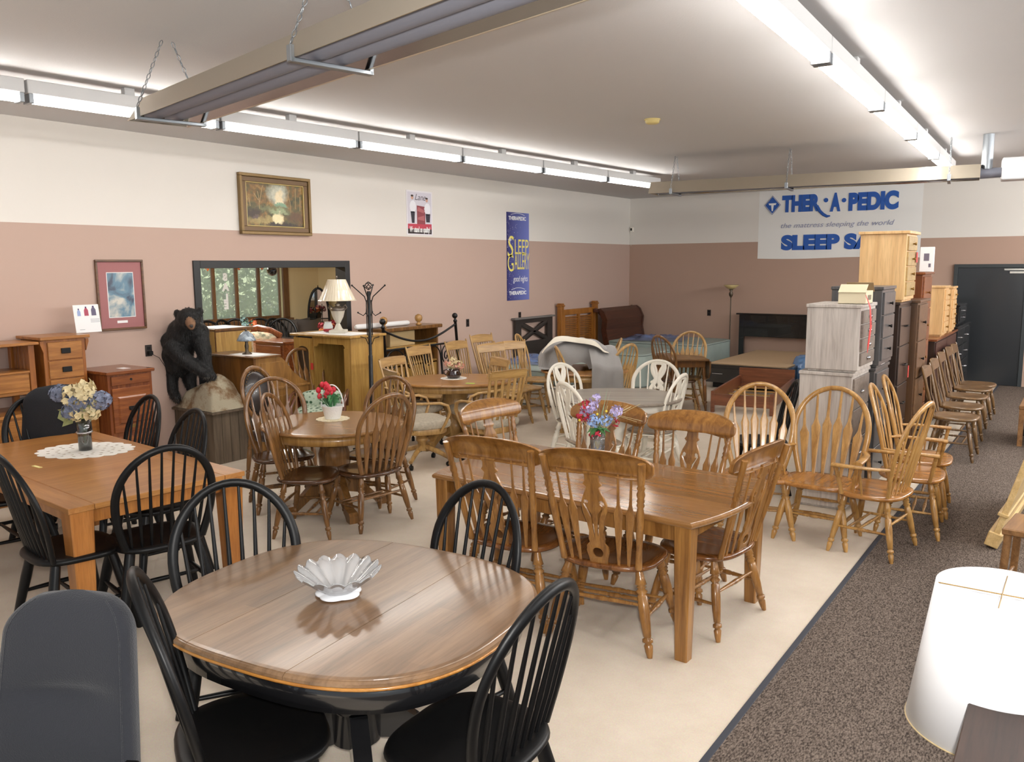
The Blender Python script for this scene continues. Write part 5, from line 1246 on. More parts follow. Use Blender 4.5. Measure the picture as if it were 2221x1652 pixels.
hx0 = hbp0.x-(xa+xb)/2; hx1 = hx0+1.75; Hh = hbp0.z
hb_ = MB(); hb_.bx(hx0+.03, hx1-.03, Lb+.02, Lb+.07, .66, Hh-.03, .004); obj('headboard', hb_, KS, t)
obj('headboard_cap', MB().bx(hx0-.03, hx1+.03, Lb, Lb+.09, Hh-.03, Hh, .004), KS, t)
for x in (hx0+.03, hx1-.13): obj('headboard_post', MB().bx(x, x+.1, Lb+.01, Lb+.08, 0, Hh-.03, .004), KS, t)
tp = PY(1586, 618, YB-.32)
t = thing('floor_lamp', 'slim dark torchiere floor lamp with frosted bowl by the back wall', 'floor lamp', (tp.x, tp.y, 0))
obj('base', MB().revolve([(.13, 0), (.13, .015), (.1, .03), (.02, .05)], n=20), BZ, t); zt = tp.z
obj('pole', MB().lathe((0, 0, .04), (0, 0, zt-.22), [(0, .012), (1, .01)], 8), BZ, t)
obj('urn', MB().revolve([(.012, zt-.24), (.035, zt-.2), (.04, zt-.16), (.02, zt-.12), (.035, zt-.09), (.02, zt-.08)], n=14), BZ, t)
obj('lamp_bowl', MB().shell([(.03, zt-.085), (.08, zt-.06), (.15, zt), (.145, zt+.003), (.075, zt-.05), (.02, zt-.075)], n=24), plain('amber_glass', (190, 172, 120), .3), t)
# cherry bed frame on the floor
k0 = PZ(1541, 893, 0)
t = thing('bed_frame', 'low cherry bed frame with empty slats standing on the floor before the black bed', 'bed frame', (k0.x, k0.y, 0), R(8))
CH2 = wood('mid_cherry', (146, 82, 52), (108, 56, 34), .35, 'x')
for nm, a in (('foot_rail', (0, .85, 0, .03, .1, .26)), ('side_rail', (.0, .03, .03, 1.9, .1, .3)), ('side_rail', (.82, .85, .03, 1.9, .1, .3)), ('head_rail', (0, .85, 1.87, 1.9, .1, .42))): obj(nm, MB().bx(*a, .004), CH2, t)
for x in (.0, .8):
    for y in (-.01, 1.86): obj('leg', MB().bx(x, x+.05, y, y+.05, 0, .3, .004), CH2, t)
for k in range(5): obj('slat', MB().bx(.03, .82, .25+k*.36, .33+k*.36, .12, .135, .002), YOAK, t)
# blue wrapped bundle
bp_ = PZ(1738, 842, 0)
t = obj('wrapped_bundle', MB().grid(lambda u, v: ((.22+.03*noise.noise(Vector((u*8, v*6, 1))))*math.sin(PI*v)**.6*math.cos(2*PI*u), (.22+.04*noise.noise(Vector((u*6, v*9, 4))))*math.sin(PI*v)**.6*math.sin(2*PI*u), .27+.27*math.cos(PI*v)*-1+.02*noise.noise(Vector((u*12, v*12, 2)))), 28, 20), plain('blue_plastic', (92, 132, 180), .2, coat=.6, bump=.7, bscale=18, var=.3, vscale=7)); t.location = (bp_.x+.05, bp_.y, .02); tag(t, 'blue plastic-wrapped bundle between the black bed and the grey drawers', 'bundle')
# ------------------------------------------------------------------ stacks of chests along the aisle (fronts face the carpet)
XR = -1.52
def stack(y0, y1, x1, z0, z1, rows, body, front, label, pk, pm, name='drawer_chest', depth=.42, group='chests stacked along the aisle', top=.012, legs=.02, **k):
    return chest(name, label, 'chest of drawers', (x1-depth/2, (y0+y1)/2), 0, y1-y0-.03, depth, z1-z0, rows, body, front, pm, pk, top, legs, z0=z0, group=group, **k)
stack(7.07, 7.72, XR-.04, 0, 1.16, 4, GREYW, GREYD, 'grey-washed tall chest at the bottom of the stack beside the armchairs', 'cup', CHROME, topmat=GREYW)
stack(7.07, 7.66, XR+.0, 1.162, 1.72, 4, GREYW, GREYD, 'grey-washed chest standing on top of its twin, tan box on it', 'cup', CHROME, topmat=GREYW)
z_b = 1.722
b0 = PY(1822, 655, 7.15); b1 = PY(1882, 655, 7.15)
t = thing('document_box', 'cream open-topped cardboard box on the top grey-washed chest', 'box', ((b0.x+b1.x)/2-.02, 7.3, z_b), 0)
CB = plain('cream_card', (214, 202, 172), .8); wb = (b1.x-b0.x)
m = MB()
for (a, b, c_, d) in ((-wb/2, wb/2, -.13, -.127), (-wb/2, wb/2, .127, .13), (-wb/2, -wb/2+.003, -.127, .127), (wb/2-.003, wb/2, -.127, .127)): m.bx(a, b, c_, d, 0, .105, 0)
m.bx(-wb/2, wb/2, -.13, .13, 0, .003, 0); obj('box_body', m, CB, t)
obj('flap', MB().box((0, 0, 0), (wb, .11, .003), 0, Matrix.Translation((0, -.10, .125)) @ Matrix.Rotation(R(35), 4, 'X')), CB, t); obj('flap', MB().box((0, 0, 0), (wb, .1, .003), 0, Matrix.Translation((0, .16, .13)) @ Matrix.Rotation(R(-50), 4, 'X')), plain('brown_card', (150, 126, 92), .8), t, 'brown flap')
obj('printed_label', MB().bx(wb/2, wb/2+.002, -.06, .06, .03, .07, 0), plain('label_print', (120, 108, 88), .8), t)
tag(obj('folded_papers', MB().box((0, 0, .01), (.16, .1, .02), .002, Matrix.Rotation(.4, 4, 'Z')), PAPER), 'white papers sticking up inside the cream box', 'paper').location = ((b0.x+b1.x)/2-.03, 7.32, z_b+.09)
rp_ = [(XR+.03, 7.10, 1.80), (XR+.065, 7.12, 1.70), (XR+.075, 7.13, 1.55), (XR+.065, 7.12, 1.40), (XR+.06, 7.12, 1.33)]
m = MB(); m.tube(rp_, [.3, .7, 1, .9, .2], 6, flat=(.07, .004), up=(0, 1, 0)); tg = obj('hanging_tag', m, RED); tag(tg, 'long red paper tag hanging down the front of the upper grey chest', 'tag')
lt = MB(); lt.text('SOLD', .05, lambda u, v, w: (XR+.08+w, 7.145-v, 1.62-u), .001, align='CENTER'); obj('lettering', lt, plain('tag_print', (90, 20, 20), .7), tg)
# charcoal pair
y = 8.05; zc_ = PX(1911, 622, XR+.02); yc = zc_.y
stack(yc, yc+.62, XR+.0, 0, 1.14, 3, CHAR, CHAR, 'charcoal chest at the bottom of the dark stack behind the grey chests', 'knob', DKPULL, legs=.04)
stack(yc, yc+.58, XR+.03, 1.142, zc_.z+.0, 3, CHAR, CHAR, 'charcoal chest on top of the dark stack behind the grey chests', 'knob', DKPULL)
tag(obj('price_card', MB().box((0, 0, .05), (.004, .14, .1), 0, Matrix.Rotation(-.25, 4, 'Y')), PAPER), 'white price card leaning on the lower charcoal chest', 'card').location = (XR+.012, yc+.3, 1.15)
# dark brown chests with the pine chest on top
yd = yc+.72; zt = PX(1957, 657, XR).z
pz = PX(1960, 500, XR)
yd = max(yd, 8.7)
ypn = yd+.03
zt = PY(1957, 656, ypn).z; z2 = PY(1960, 500, ypn).z
stack(yd, yd+.62, XR+.0, 0, zt, 4, ESPR, ESPR, 'espresso brown tall chest carrying the pale pine chest', 'bar', DKPULL, legs=.05)
stack(ypn, ypn+.56, XR+.03, zt+.002, z2, 4, PINE, wood('pine_drawer', (190, 150, 96), (160, 120, 70), .4, 'y', 5), 'pale pine four-drawer chest topmost of the aisle stacks, under the banner', 'knob', BRASS, topmat=PINE, top=.03)
tag(obj('red_tag', MB().bx(0, .004, -.03, .03, -.05, .05, 0), RED), 'small red tag on the side drawers of the pale pine chest', 'tag').location = (XR+.055, ypn+.45, (zt+z2)/2+.09)
for (ly, lz, lb) in ((yd+.45, 1.02, 'short red tag hanging from the espresso chest'),): tag(obj('red_tag', MB().bx(0, .004, -.02, .02, -.12, .0, 0), RED), lb, 'tag').location = (XR+.04, ly, lz)
ye = yd+.66; z3 = PX(1972, 660, XR+.05).z
stack(ye, ye+.62, XR+.06, 0, zt+.0, 4, wood('mid_brown', (104, 66, 38), (76, 46, 26), .35, 'z'), wood('mid_brown_d', (110, 70, 40), (80, 50, 28), .35, 'y'), 'mid-brown tall chest next to the espresso chest', 'knob', DKPULL, legs=.05, top=.03)
yf_ = ye+.72
stack(yf_, yf_+.62, XR-.02, 0, 1.95, 5, CHERRYZ, CHERRY, 'reddish cherry tall chest with a white framed print on top', 'knob', BRASS, legs=.05, top=.03)
q0, q1 = PY(1992, 606, yf_+.1), PY(2026, 560, yf_+.1)
t = thing('framed_print', 'small white framed photo print standing on the cherry tall chest', 'picture', ((q0.x+q1.x)/2, yf_+.12, 1.952), 0); wv = q1.x-q0.x
obj('frame', MB().bx(-wv/2, wv/2, -.012, .012, 0, .27, .004), PAPER, t); obj('print', MB().bx(-wv/2+.04, wv/2-.05, -.014, -.011, .12, .2, 0).bx(-wv/2+.09, wv/2-.03, -.014, -.011, .05, .09, 0), plain('photo_print', (112, 104, 118), .6), t, 'dark photo print')
# long dark dresser with two slim pine chests and the black chest by the door
ZD = 1.1; yg = 11.55
chest('dresser', 'long cherry-topped dark dresser behind the row of aisle chairs', 'dresser', (-1.80, yg+.95), 0, 1.9, .44, ZD, 3, ESPR, wood('dark_cherry', (84, 42, 34), (58, 30, 24), .35, 'y'), DKPULL, 'knob', .03, .06, cols=2, topmat=CHERRY)
for i, (px, lb) in enumerate(((2030, 'slim pale pine chest on the long dresser, nearer one'), (2055, 'slim pale pine chest on the long dresser, farther one'))):
    yy = yg+.62+i*.72; chest('drawer_chest', lb, 'chest of drawers', (-1.74, yy), 0, .42, .36, PX(px, 619, -1.7).z-ZD, 4, PINE, PINE, BRASS, 'knob', .015, .02, z0=ZD+.001, group='slim pine chests')
chest('dresser', 'black dresser with bright handles beside the black door', 'dresser', (-1.80, yg+2.75), 0, 1.5, .44, 1.12, 4, KS, KS, CHROME, 'bar', .02, .05, cols=2)
chest('drawer_chest', 'black chest standing on the black dresser beside the door', 'chest of drawers', (-1.82, yg+2.9), 0, .8, .4, .3, 2, KS, KS, CHROME, 'bar', .015, .02, z0=1.121)
# ------------------------------------------------------------------ ceiling heaters
HOOD = plain('heater_hood', (206, 196, 178), .28, metal=.75); HIN = plain('polished_inside', (170, 170, 170), .12, metal=1); PIPE = plain('heater_pipe', (132, 135, 148), .5, metal=.15)
def chain(p0, p1, parent):
    p0, p1 = Vector(p0), Vector(p1); n = max(6, int((p1-p0).length/.035)); m = MB(); d = (p1-p0).normalized(); a = d.orthogonal().normalized(); b = d.cross(a)
    for k in range(n):
        c = p0.lerp(p1, (k+.5)/n); s = a if k % 2 else b; m.tube([c+d*.019*math.cos(q*PI/4)+s*.009*math.sin(q*PI/4) for q in range(8)], .0028, 5, closed=True)
    obj('chain', m, GALV, parent)
def heater(name, label, P0, P1, zb, hang):
    P0, P1 = Vector((P0[0], P0[1], zb)), Vector((P1[0], P1[1], zb)); d = P1-P0; L = d.length
    t = thing(name, label, 'ceiling heater', P0, math.atan2(d.y, d.x))
    hw, hh, tw_ = .19, .15, .09
    prof = [(-hw, 0), (-tw_, hh), (tw_, hh), (hw, 0), (hw-.006, .0), (tw_-.004, hh-.006), (-tw_+.004, hh-.006), (-hw+.006, 0)]
    outer = MB(); v = [(0, y, z) for y, z in prof]+[(L, y, z) for y, z in prof]; outer.add(v, [(i, (i+1) % 8, 8+(i+1) % 8, 8+i) for i in range(8)])
    obj('reflector_hood', outer, HOOD, t)
    m = MB(); m.add([(.002, y, z+.002) for y, z in [(-hw+.012, 0), (-tw_+.006, hh-.012), (tw_-.006, hh-.012), (hw-.012, 0)]]+[(L-.002, y, z+.002) for y, z in [(-hw+.012, 0), (-tw_+.006, hh-.012), (tw_-.006, hh-.012), (hw-.012, 0)]], [(0, 1, 5, 4), (1, 2, 6, 5), (2, 3, 7, 6)]); obj('inner_reflector', m, HIN, t)
    e = MB(); e.prism([(-hw+.004, 0.002), (-tw_+.002, hh-.003), (tw_-.002, hh-.003), (hw-.004, .002)], 0, .004, Matrix(((0, 0, 1, 0), (1, 0, 0, 0), (0, 1, 0, 0), (0, 0, 0, 1)))); obj('end_plate', e, HOOD, t)
    for y in (-.062, .062): obj('burner_pipe', MB().tube([(.06, y, .055), (L-.02, y, .055)], .05, 16), PIPE, t)
    for x in hang:
        b = obj('hanger_bracket', MB().bx(x-.018, x+.018, -hw-.02, hw+.02, -.022, -.002, .003).bx(x-.018, x+.018, -hw-.022, -hw-.002, -.02, .05, .002).bx(x-.018, x+.018, hw+.002, hw+.022, -.02, .05, .002), GALV, t)
        for s in (-1, 1): chain((x, s*(hw+.012), .05), (x+.0, s*.03, ZC-zb-.01), b)
    return t
z_h = 2.95
a0, a1 = PZ(283, 262, z_h), PZ(430, 268, z_h); P0 = (a0+a1)/2
c0, c1 = PZ(676, 112, z_h), PZ(812, 146, z_h); Pm = (c0+c1)/2
d = (Pm-P0); P1 = P0+d*3.0; P0 = P0-d*.05
heater('radiant_heater', 'long radiant tube heater hung on chains in the foreground, above the tables', P0, P1, z_h, (.22, d.length, d.length*2))
a0, a1 = PZ(1416, 422, z_h), PZ(2125, 388, z_h)
ht2 = heater('radiant_heater', 'radiant tube heater hanging across the back, over the large banner', a0, a1, z_h, (.3, (a1-a0).length*.46, (a1-a0).length*.92)); L2 = (a1-a0).length
obj('burner_box', MB().bx(L2+.2, L2+.52, -.14, .14, -.03, .2, .01), plain('white_enamel', (228, 230, 234), .35), ht2, 'white burner box')
obj('coupling', MB().tube([(L2, 0, .06), (L2+.2, 0, .06)], [.06, .05], 12), PIPE, ht2)
obj('flue_pipe', MB().tube([(L2+.06, .0, .1), (L2+.06, 0, ZC-z_h-.002)], .055, 16), GALV, ht2)
obj('gas_pipe', MB().tube([(L2+.52, 0, .06), (L2+3.2, 0, .06)], .014, 8), K, ht2); obj('conduit', MB().tube([(L2+.5, 0, .2), (L2+3.0, 0, .24)], .008, 6), GALV, ht2)
sm = PZ(1415, 258, ZC)
t = thing('smoke_detector', 'round yellowed smoke detector on the ceiling', 'smoke detector', (sm.x, sm.y, ZC)); YEL = plain('yellowed_plastic', (214, 196, 130), .5)
obj('base', MB().revolve([(.075, -.012), (.075, -.001)], n=24), YEL, t); obj('cover', MB().revolve([(.0, -.045), (.05, -.045), (.066, -.035), (.068, -.012)], n=24), YEL, t)
# ------------------------------------------------------------------ on the walls
def on_left(px, py, off=0): p = PX(px, py, XW+off); return p
def lw(o_y, o_z, off): return lambda u, v, w_: (XW+off+w_, o_y+u, o_z+v)
def rect(y0, y1, z0, z1, x0, x1, b=0): return MB().bx(x0, x1, y0, y1, z0, z1, b)
# landscape painting
a, b = on_left(512, 373), on_left(671, 512); y0, y1, z0, z1 = a.y, b.y, b.z, a.z
t = thing('landscape_painting', 'gilt-framed woodland stream painting high on the left wall', 'painting', (XW, (y0+y1)/2, (z0+z1)/2)); W_, H_ = y1-y0, z1-z0
def fr_(W_, H_, wd, dep): 
    m = MB(); m.bx(.003, dep, -W_/2, W_/2, H_/2-wd, H_/2, .004); m.bx(.003, dep, -W_/2, W_/2, -H_/2, -H_/2+wd, .004); m.bx(.003, dep, -W_/2, -W_/2+wd, -H_/2+wd, H_/2-wd, .004); m.bx(.003, dep, W_/2-wd, W_/2, -H_/2+wd, H_/2-wd, .004); return m
GILT = plain('gilt_frame', (128, 104, 66), .4, metal=.4, bump=.3, bscale=70)
obj('frame', fr_(W_, H_, .035, .06), GILT, t); obj('inner_frame', fr_(W_-.075, H_-.075, .055, .04), plain('brown_frame', (112, 86, 56), .5), t); obj('slip', fr_(W_-.185, H_-.185, .012, .035), plain('gold_slip', (190, 168, 110), .4, metal=.3), t)
cw, ch = W_-.2, H_-.2
def paintmat():
    "soft brushed woodland: noisy foliage, a pale opening, water and dark banks mixed by soft round masks"
    m, nt, b = newmat('oil_canvas'); N = nt.nodes.new; L = nt.links.new
    tc = N('ShaderNodeTexCoord')
    n = N('ShaderNodeTexNoise'); n.inputs['Scale'].default_value = 8; n.inputs['Detail'].default_value = 9; n.inputs['Roughness'].default_value = .72; L(tc.outputs['Object'], n.inputs['Vector'])
    rp = N('ShaderNodeValToRGB'); e = rp.color_ramp.elements; e[0].position = .34; e[0].color = (*lin((40, 34, 20)), 1); e[1].position = .68; e[1].color = (*lin((168, 138, 74)), 1)
    x = e.new(.46); x.color = (*lin((84, 80, 40)), 1); x = e.new(.57); x.color = (*lin((128, 92, 46)), 1)
    L(n.outputs['Fac'], rp.inputs['Fac']); out = rp.outputs['Color']
    wv = N('ShaderNodeVectorMath'); wv.operation = 'MULTIPLY_ADD'; wv.inputs[1].default_value = (.0, .22, .22); L(n.outputs['Color'], wv.inputs[0]); L(tc.outputs['Object'], wv.inputs[2])
    for cy, cz, ry, rz, col, st in ((.1, .55, .42, .62, (196, 196, 176), 1.1), (.16, .3, .16, .5, (236, 220, 184), 1.5), (.2, .02, .3, .14, (126, 158, 128), 1.4), (-.05, -.2, .75, .2, (120, 118, 78), .9), (.12, -.3, .4, .16, (150, 160, 120), 1.5), (-.35, -.75, .7, .28, (158, 138, 84), 1.3), (.06, -.66, .18, .36, (238, 222, 176), 1.6), (-.8, -.4, .4, .3, (60, 42, 24), 1.3), (.75, -.55, .45, .35, (96, 66, 36), 1.2), (.35, -1.0, .8, .2, (48, 34, 22), 1.8), (-.72, -.62, .14, .1, (92, 74, 66), 2)):
        mp = N('ShaderNodeMapping'); mp.vector_type = 'TEXTURE'; mp.inputs['Location'].default_value = (.013, cy*cw/2+.11, cz*ch/2+.11); mp.inputs['Scale'].default_value = (1, ry*cw/2, rz*ch/2); L(wv.outputs[0], mp.inputs['Vector'])
        g = N('ShaderNodeTexGradient'); g.gradient_type = 'SPHERICAL'; L(mp.outputs[0], g.inputs['Vector'])
        k = N('ShaderNodeMath'); k.operation = 'MULTIPLY'; k.use_clamp = True; k.inputs[1].default_value = st*1.6; L(g.outputs['Fac'], k.inputs[0])
        mx = N('ShaderNodeMix'); mx.data_type = 'RGBA'; L(k.outputs[0], mx.inputs['Factor']); L(out, mx.inputs['A']); mx.inputs['B'].default_value = (*lin(col), 1); out = mx.outputs['Result']
    n3 = N('ShaderNodeTexNoise'); n3.inputs['Scale'].default_value = 34; n3.inputs['Detail'].default_value = 4; L(tc.outputs['Object'], n3.inputs['Vector'])
    ov = N('ShaderNodeMix'); ov.data_type = 'RGBA'; ov.blend_type = 'OVERLAY'; ov.inputs['Factor'].default_value = .45; L(out, ov.inputs['A']); L(n3.outputs['Fac'], ov.inputs['B'])
    L(ov.outputs['Result'], b.inputs['Base Color']); b.inputs['Roughness'].default_value = .4; return m
obj('canvas', rect(-cw/2, cw/2, -ch/2, ch/2, .01, .016), paintmat(), t)
def blob(cx, cz, rx, rz, seed, jag=.2, n=28):
    return [(cx+rx*math.cos(2*PI*k/n)*(1+jag*noise.noise(Vector((k*.9, seed, 0)))), cz+rz*math.sin(2*PI*k/n)*(1+jag*noise.noise(Vector((k*.9, seed, 5))))) for k in range(n)]
X_, Z_ = cw/2, ch/2
tk = MB()
for P in ([(-.6, .62), (-.56, .3), (-.55, -.2)], [(-.72, .5), (-.58, .2)], [(-.42, .9), (-.5, .4), (-.54, .1)], [(.52, .8), (.47, .5), (.53, .2), (.54, -.3)], [(.74, .9), (.72, -.1)], [(-.9, .3), (-.86, -.1)], [(.9, .5), (.88, -.2)]):
    tk.tube([(.0166, x*X_, z*Z_) for x, z in P], [1]+[.8]*(len(P)-1), 6, flat=(.001, .011), up=(1, 0, 0))
obj('painted_trunks', tk, plain('trunk_paint', (176, 150, 108), .5), t)
# portrait-size print, plain stand-in
a, b = on_left(198, 563), on_left(316, 705); y0, y1, z0, z1 = a.y+.02, b.y, b.z-.03, a.z
t = thing('framed_print', 'wood-framed blue abstract print with mauve mat, low on the left wall', 'picture', (XW, (y0+y1)/2, (z0+z1)/2)); W_, H_ = y1-y0, z1-z0
obj('frame', fr_(W_, H_, .022, .03), wood('print_frame', (120, 78, 48), (84, 52, 34), .4, 'y'), t); obj('mat_board', rect(-W_/2+.02, W_/2-.02, -H_/2+.02, H_/2-.02, .004, .014), plain('mauve_mat', (158, 104, 104), .7), t)
obj('mat_bevel', fr_(W_-.22, H_-.25, .008, .017), PAPER, t)
am, nt, b_ = newmat('abstract_wash'); N = nt.nodes.new; L = nt.links.new; tcn = N('ShaderNodeTexCoord'); nn = N('ShaderNodeTexNoise'); nn.inputs['Scale'].default_value = 4.2; nn.inputs['Detail'].default_value = 6; nn.inputs['Distortion'].default_value = .8; L(tcn.outputs['Object'], nn.inputs['Vector']); rp = N('ShaderNodeValToRGB'); e = rp.color_ramp.elements; e[0].position = .38; e[0].color = (*lin((58, 66, 84)), 1); e[1].position = .62; e[1].color = (*lin((206, 202, 190)), 1); xx = e.new(.5); xx.color = (*lin((96, 130, 150)), 1); L(nn.outputs['Fac'], rp.inputs['Fac']); L(rp.outputs['Color'], b_.inputs['Base Color']); b_.inputs['Roughness'].default_value = .3
obj('abstract_print', rect(-W_/2+.115, W_/2-.115, -H_/2+.13, H_/2-.13, .012, .0155), am, t); obj('title_plate', rect(-.06, .05, -H_/2+.07, -H_/2+.095, .014, .016), PAPER, t)
# poster
a, b = on_left(880, 411), on_left(938, 511); y0, y1, z0, z1 = a.y, b.y, b.z, a.z; W_, H_ = y1-y0, z1-z0
t = thing('poster', 'white poster of two people beside a recliner-like display, on the left wall', 'poster', (XW, (y0+y1)/2, (z0+z1)/2)); t['label'] = 'white poster of two people beside a red display, high on the left wall'
PB = plain('poster_sheet', (232, 228, 232), .5)
obj('sheet', rect(-W_/2, W_/2, -H_/2, H_/2, .001, .005), PB, t)
def pl(name, loops, col, lay):
    m = MB()
    for lp in loops: m.plate([lp], .0005, lambda u, v, w_: (.0053+lay*.0007+w_, u*W_/2, v*H_/2))
    return obj(name, m, plain(name+'_ink', col, .5), t)
pl('caption_band', [[(-.92, -.94), (.92, -.94), (.92, -.72), (-.92, -.72)]], (40, 24, 26), 1); pl('red_floor', [[(-.92, -.72), (.92, -.72), (.92, -.48), (-.92, -.5)]], (190, 60, 80), 1); pl('grey_backdrop', [[(-.92, -.48), (.92, -.48), (.92, .93), (-.92, .93)]], (214, 210, 220), 1)
pl('display_panel', [[(-.22, -.5), (.42, -.5), (.42, .3), (-.22, .34)]], (140, 62, 70), 2); pl('panel_shine', [[(-.2, .1), (.3, .0), (.38, .12), (-.1, .28)], [(-.15, -.3), (.35, -.34), (.35, -.1), (-.15, -.2)]], (176, 100, 104), 3)
pl('shirt', [blob(-.52, .28, .24, .27, 1, .15), blob(.6, .2, .24, .27, 2, .15)], (238, 238, 244), 3); pl('trousers', [[(-.7, .06), (-.38, .06), (-.42, -.46), (-.62, -.46)], [(.44, -.02), (.82, -.02), (.78, -.4), (.5, -.4)]], (40, 38, 50), 3)
pl('face', [blob(-.56, .68, .09, .09, 3, .05), blob(.56, .6, .09, .09, 4, .05)], (206, 160, 140), 4); pl('hair', [blob(-.57, .76, .1, .045, 5, .1), blob(.55, .68, .1, .045, 6, .1)], (60, 44, 38), 5)
m = MB(); m.text('We stand on quality!', .105*H_/.6, lambda u, v, w_: (.0072+w_, u, -H_/2*.86+v), .0008, sx=W_*.86/(.105*H_/.6*9.2), align='CENTER', bold=.004); obj('caption', m, PAPER, t)
m = MB(); m.text('Lane', .12*H_/.6, lambda u, v, w_: (.0072+w_, u+.01, H_/2*.58+v), .0008, shear=.35, align='CENTER'); obj('script_title', m, plain('script_ink', (90, 84, 92), .6), t)
# blue vertical banner
a, b = on_left(1098, 459), on_left(1147, 649); y0, y1, z0, z1 = a.y, b.y, b.z, a.z; W_, H_ = y1-y0, z1-z0
t = thing('banner', 'tall narrow blue banner with yellow lettering on the left wall', 'banner', (XW, (y0+y1)/2, (z0+z1)/2))
bm_, nt, b_ = newmat('blue_banner'); N = nt.nodes.new; L = nt.links.new; tcn = N('ShaderNodeTexCoord'); sp = N('ShaderNodeSeparateXYZ'); L(tcn.outputs['Object'], sp.inputs[0]); mr = N('ShaderNodeMapRange'); mr.inputs['From Min'].default_value = -W_/2; mr.inputs['From Max'].default_value = W_/2; L(sp.outputs['Y'], mr.inputs['Value'])
rp = N('ShaderNodeValToRGB'); e = rp.color_ramp.elements; e[0].color = (*lin((42, 40, 104)), 1); e[1].color = (*lin((112, 124, 196)), 1); L(mr.outputs[0], rp.inputs['Fac']); L(rp.outputs['Color'], b_.inputs['Base Color']); b_.inputs['Roughness'].default_value = .5
obj('sheet', rect(-W_/2, W_/2, -H_/2, H_/2, .001, .008), bm_, t)
YT = plain('yellow_print', (236, 222, 110), .5); BF = lambda y, z: (lambda u, v, w_: (.0088+w_, y+u, z+v))
def fit(txt, size, wid, y, z, mat, name, shear=0, bold=0, kx=None):
    m = MB(); m.text(txt, size, lambda u, v, w_: (u, v, w_), .001, shear=shear, align='CENTER', bold=bold); xs = [p[0] for p in m.v]; k = wid/(max(xs)-min(xs)); mid = (max(xs)+min(xs))/2
    m.v = [(.0088+p[2], y+(p[0]-mid)*k, z+p[1]) for p in m.v]; return obj(name, m, mat, t)
for zz in (H_*.415, -H_*.435):
    fit('THERAPEDIC', .085, W_*.78, -.02, zz, PAPER, 'brand_line', bold=.003); m = MB(); m.tube([(.009, -.2*W_+.62*W_*k/10-.08, zz+.085+.03*math.sin(PI*k/10)) for k in range(11)], 1, 6, flat=(.001, .008), up=(1, 0, 0)); obj('arc', m, PAPER, t)
fit('S', .5, W_*.27, -W_*.34, -.0*H_, YT, 'large_initial', .15); fit('LEEP', .36, W_*.62, W_*.16, .03*H_, YT, 'title_line'); fit('G', .40, W_*.26, -W_*.34, -.165*H_, YT, 'large_initial'); fit('ALLERY', .40, W_*.68, W_*.17, -.145*H_, YT, 'title_line')
fit('good nights', .14, W_*.66, W_*.1, -.285*H_, PAPER, 'script_line', .2)
m = MB()
for a_ in range(8): th = a_*PI/4; r_ = .07 if a_ % 2 == 0 else .035; m.add([(.0095, -W_*.36+.008*math.cos(th+PI/2), .19*H_+.008*math.sin(th+PI/2)), (.0095, -W_*.36+r_*math.cos(th), .19*H_+r_*math.sin(th)), (.0095, -W_*.36-.008*math.cos(th+PI/2), .19*H_-.008*math.sin(th+PI/2))], [(0, 1, 2)])
obj('star', m, PAPER, t)
m = MB(); rs = random.Random(3)
for _ in range(150): yy = -W_/2+abs(rs.gauss(0, .3))*W_; zz = rs.uniform(-.48, .4)*H_; s_ = rs.uniform(.0025, .006); yy = min(yy, W_/2-.01); m.add([(.0086, yy-s_, zz), (.0086, yy, zz-s_), (.0086, yy+s_, zz), (.0086, yy, zz+s_)], [(0, 1, 2, 3)])
obj('star_specks', m, PAPER, t)
# large banner on the back wall
a, b = PY(1648, 408, YB), PY(1992, 557, YB); x0, x1, z0, z1 = a.x, b.x+.02, b.z, a.z+.06; W_, H_ = x1-x0, z1-z0
t = thing('banner', 'large white cloth banner with blue lettering on the back wall', 'banner', (x0, YB-.0005, z0)); BLUE = plain('blue_print', (36, 88, 172), .6); GRY = plain('grey_print', (150, 154, 180), .6)
obj('cloth', MB().grid(lambda u, v: (u*W_, -.0005-.012*abs(math.sin(u*9))*(1-v)*.6, v*H_-(.012*math.sin(u*7)*(1-v))), 40, 8), plain('banner_cloth', (236, 235, 232), .8, bump=.15, bscale=9), t)
def bpos(px, py): p = PY(px, py, YB); return p.x-x0, p.z-z0
def bfit(txt, px0, px1, pyb, pyt, mat, name, shear=0, bold=0, size=.5):
    m = MB(); m.text(txt, size, lambda u, v, w_: (u, v, w_), .001, shear=shear, bold=bold); xs = [p[0] for p in m.v]; ys = [p[1] for p in m.v]
    (ua, va), (ub, vb) = bpos(px0, pyb), bpos(px1, pyt); ku = (ub-ua)/(max(xs)-min(xs)); kv = (vb-va)/(max(ys)-min(ys)) if pyt else ku
    m.v = [(ua+(p[0]-min(xs))*ku, -.013-p[2], va+(p[1]-min(ys))*kv) for p in m.v]; return obj(name, m, mat, t)
bfit('THER', 1696, 1781, 461, 420, BLUE, 'brand_line', bold=.034); bfit('A', 1800, 1825, 459, 417, BLUE, 'brand_line', bold=.034); bfit('PEDIC', 1840, 1951, 458, 412, BLUE, 'brand_line', bold=.034)
for px in (1792, 1831): u, v = bpos(px, 434); obj('brand_dot', MB().tube([(u, -.012, v), (u, -.0135, v)], .04, 16), BLUE, t)
P = [bpos(px, py) for px, py in ((1772, 446), (1778, 457), (1786, 465), (1794, 469), (1801, 468))]; obj('brand_tail', MB().tube([(u, -.0135, v) for u, v in P], [1, 1, 1, .9, .4], 6, flat=(.002, .055), up=(0, 1, 0)), BLUE, t)
(u, v) = bpos(1676, 445); rr_ = .145
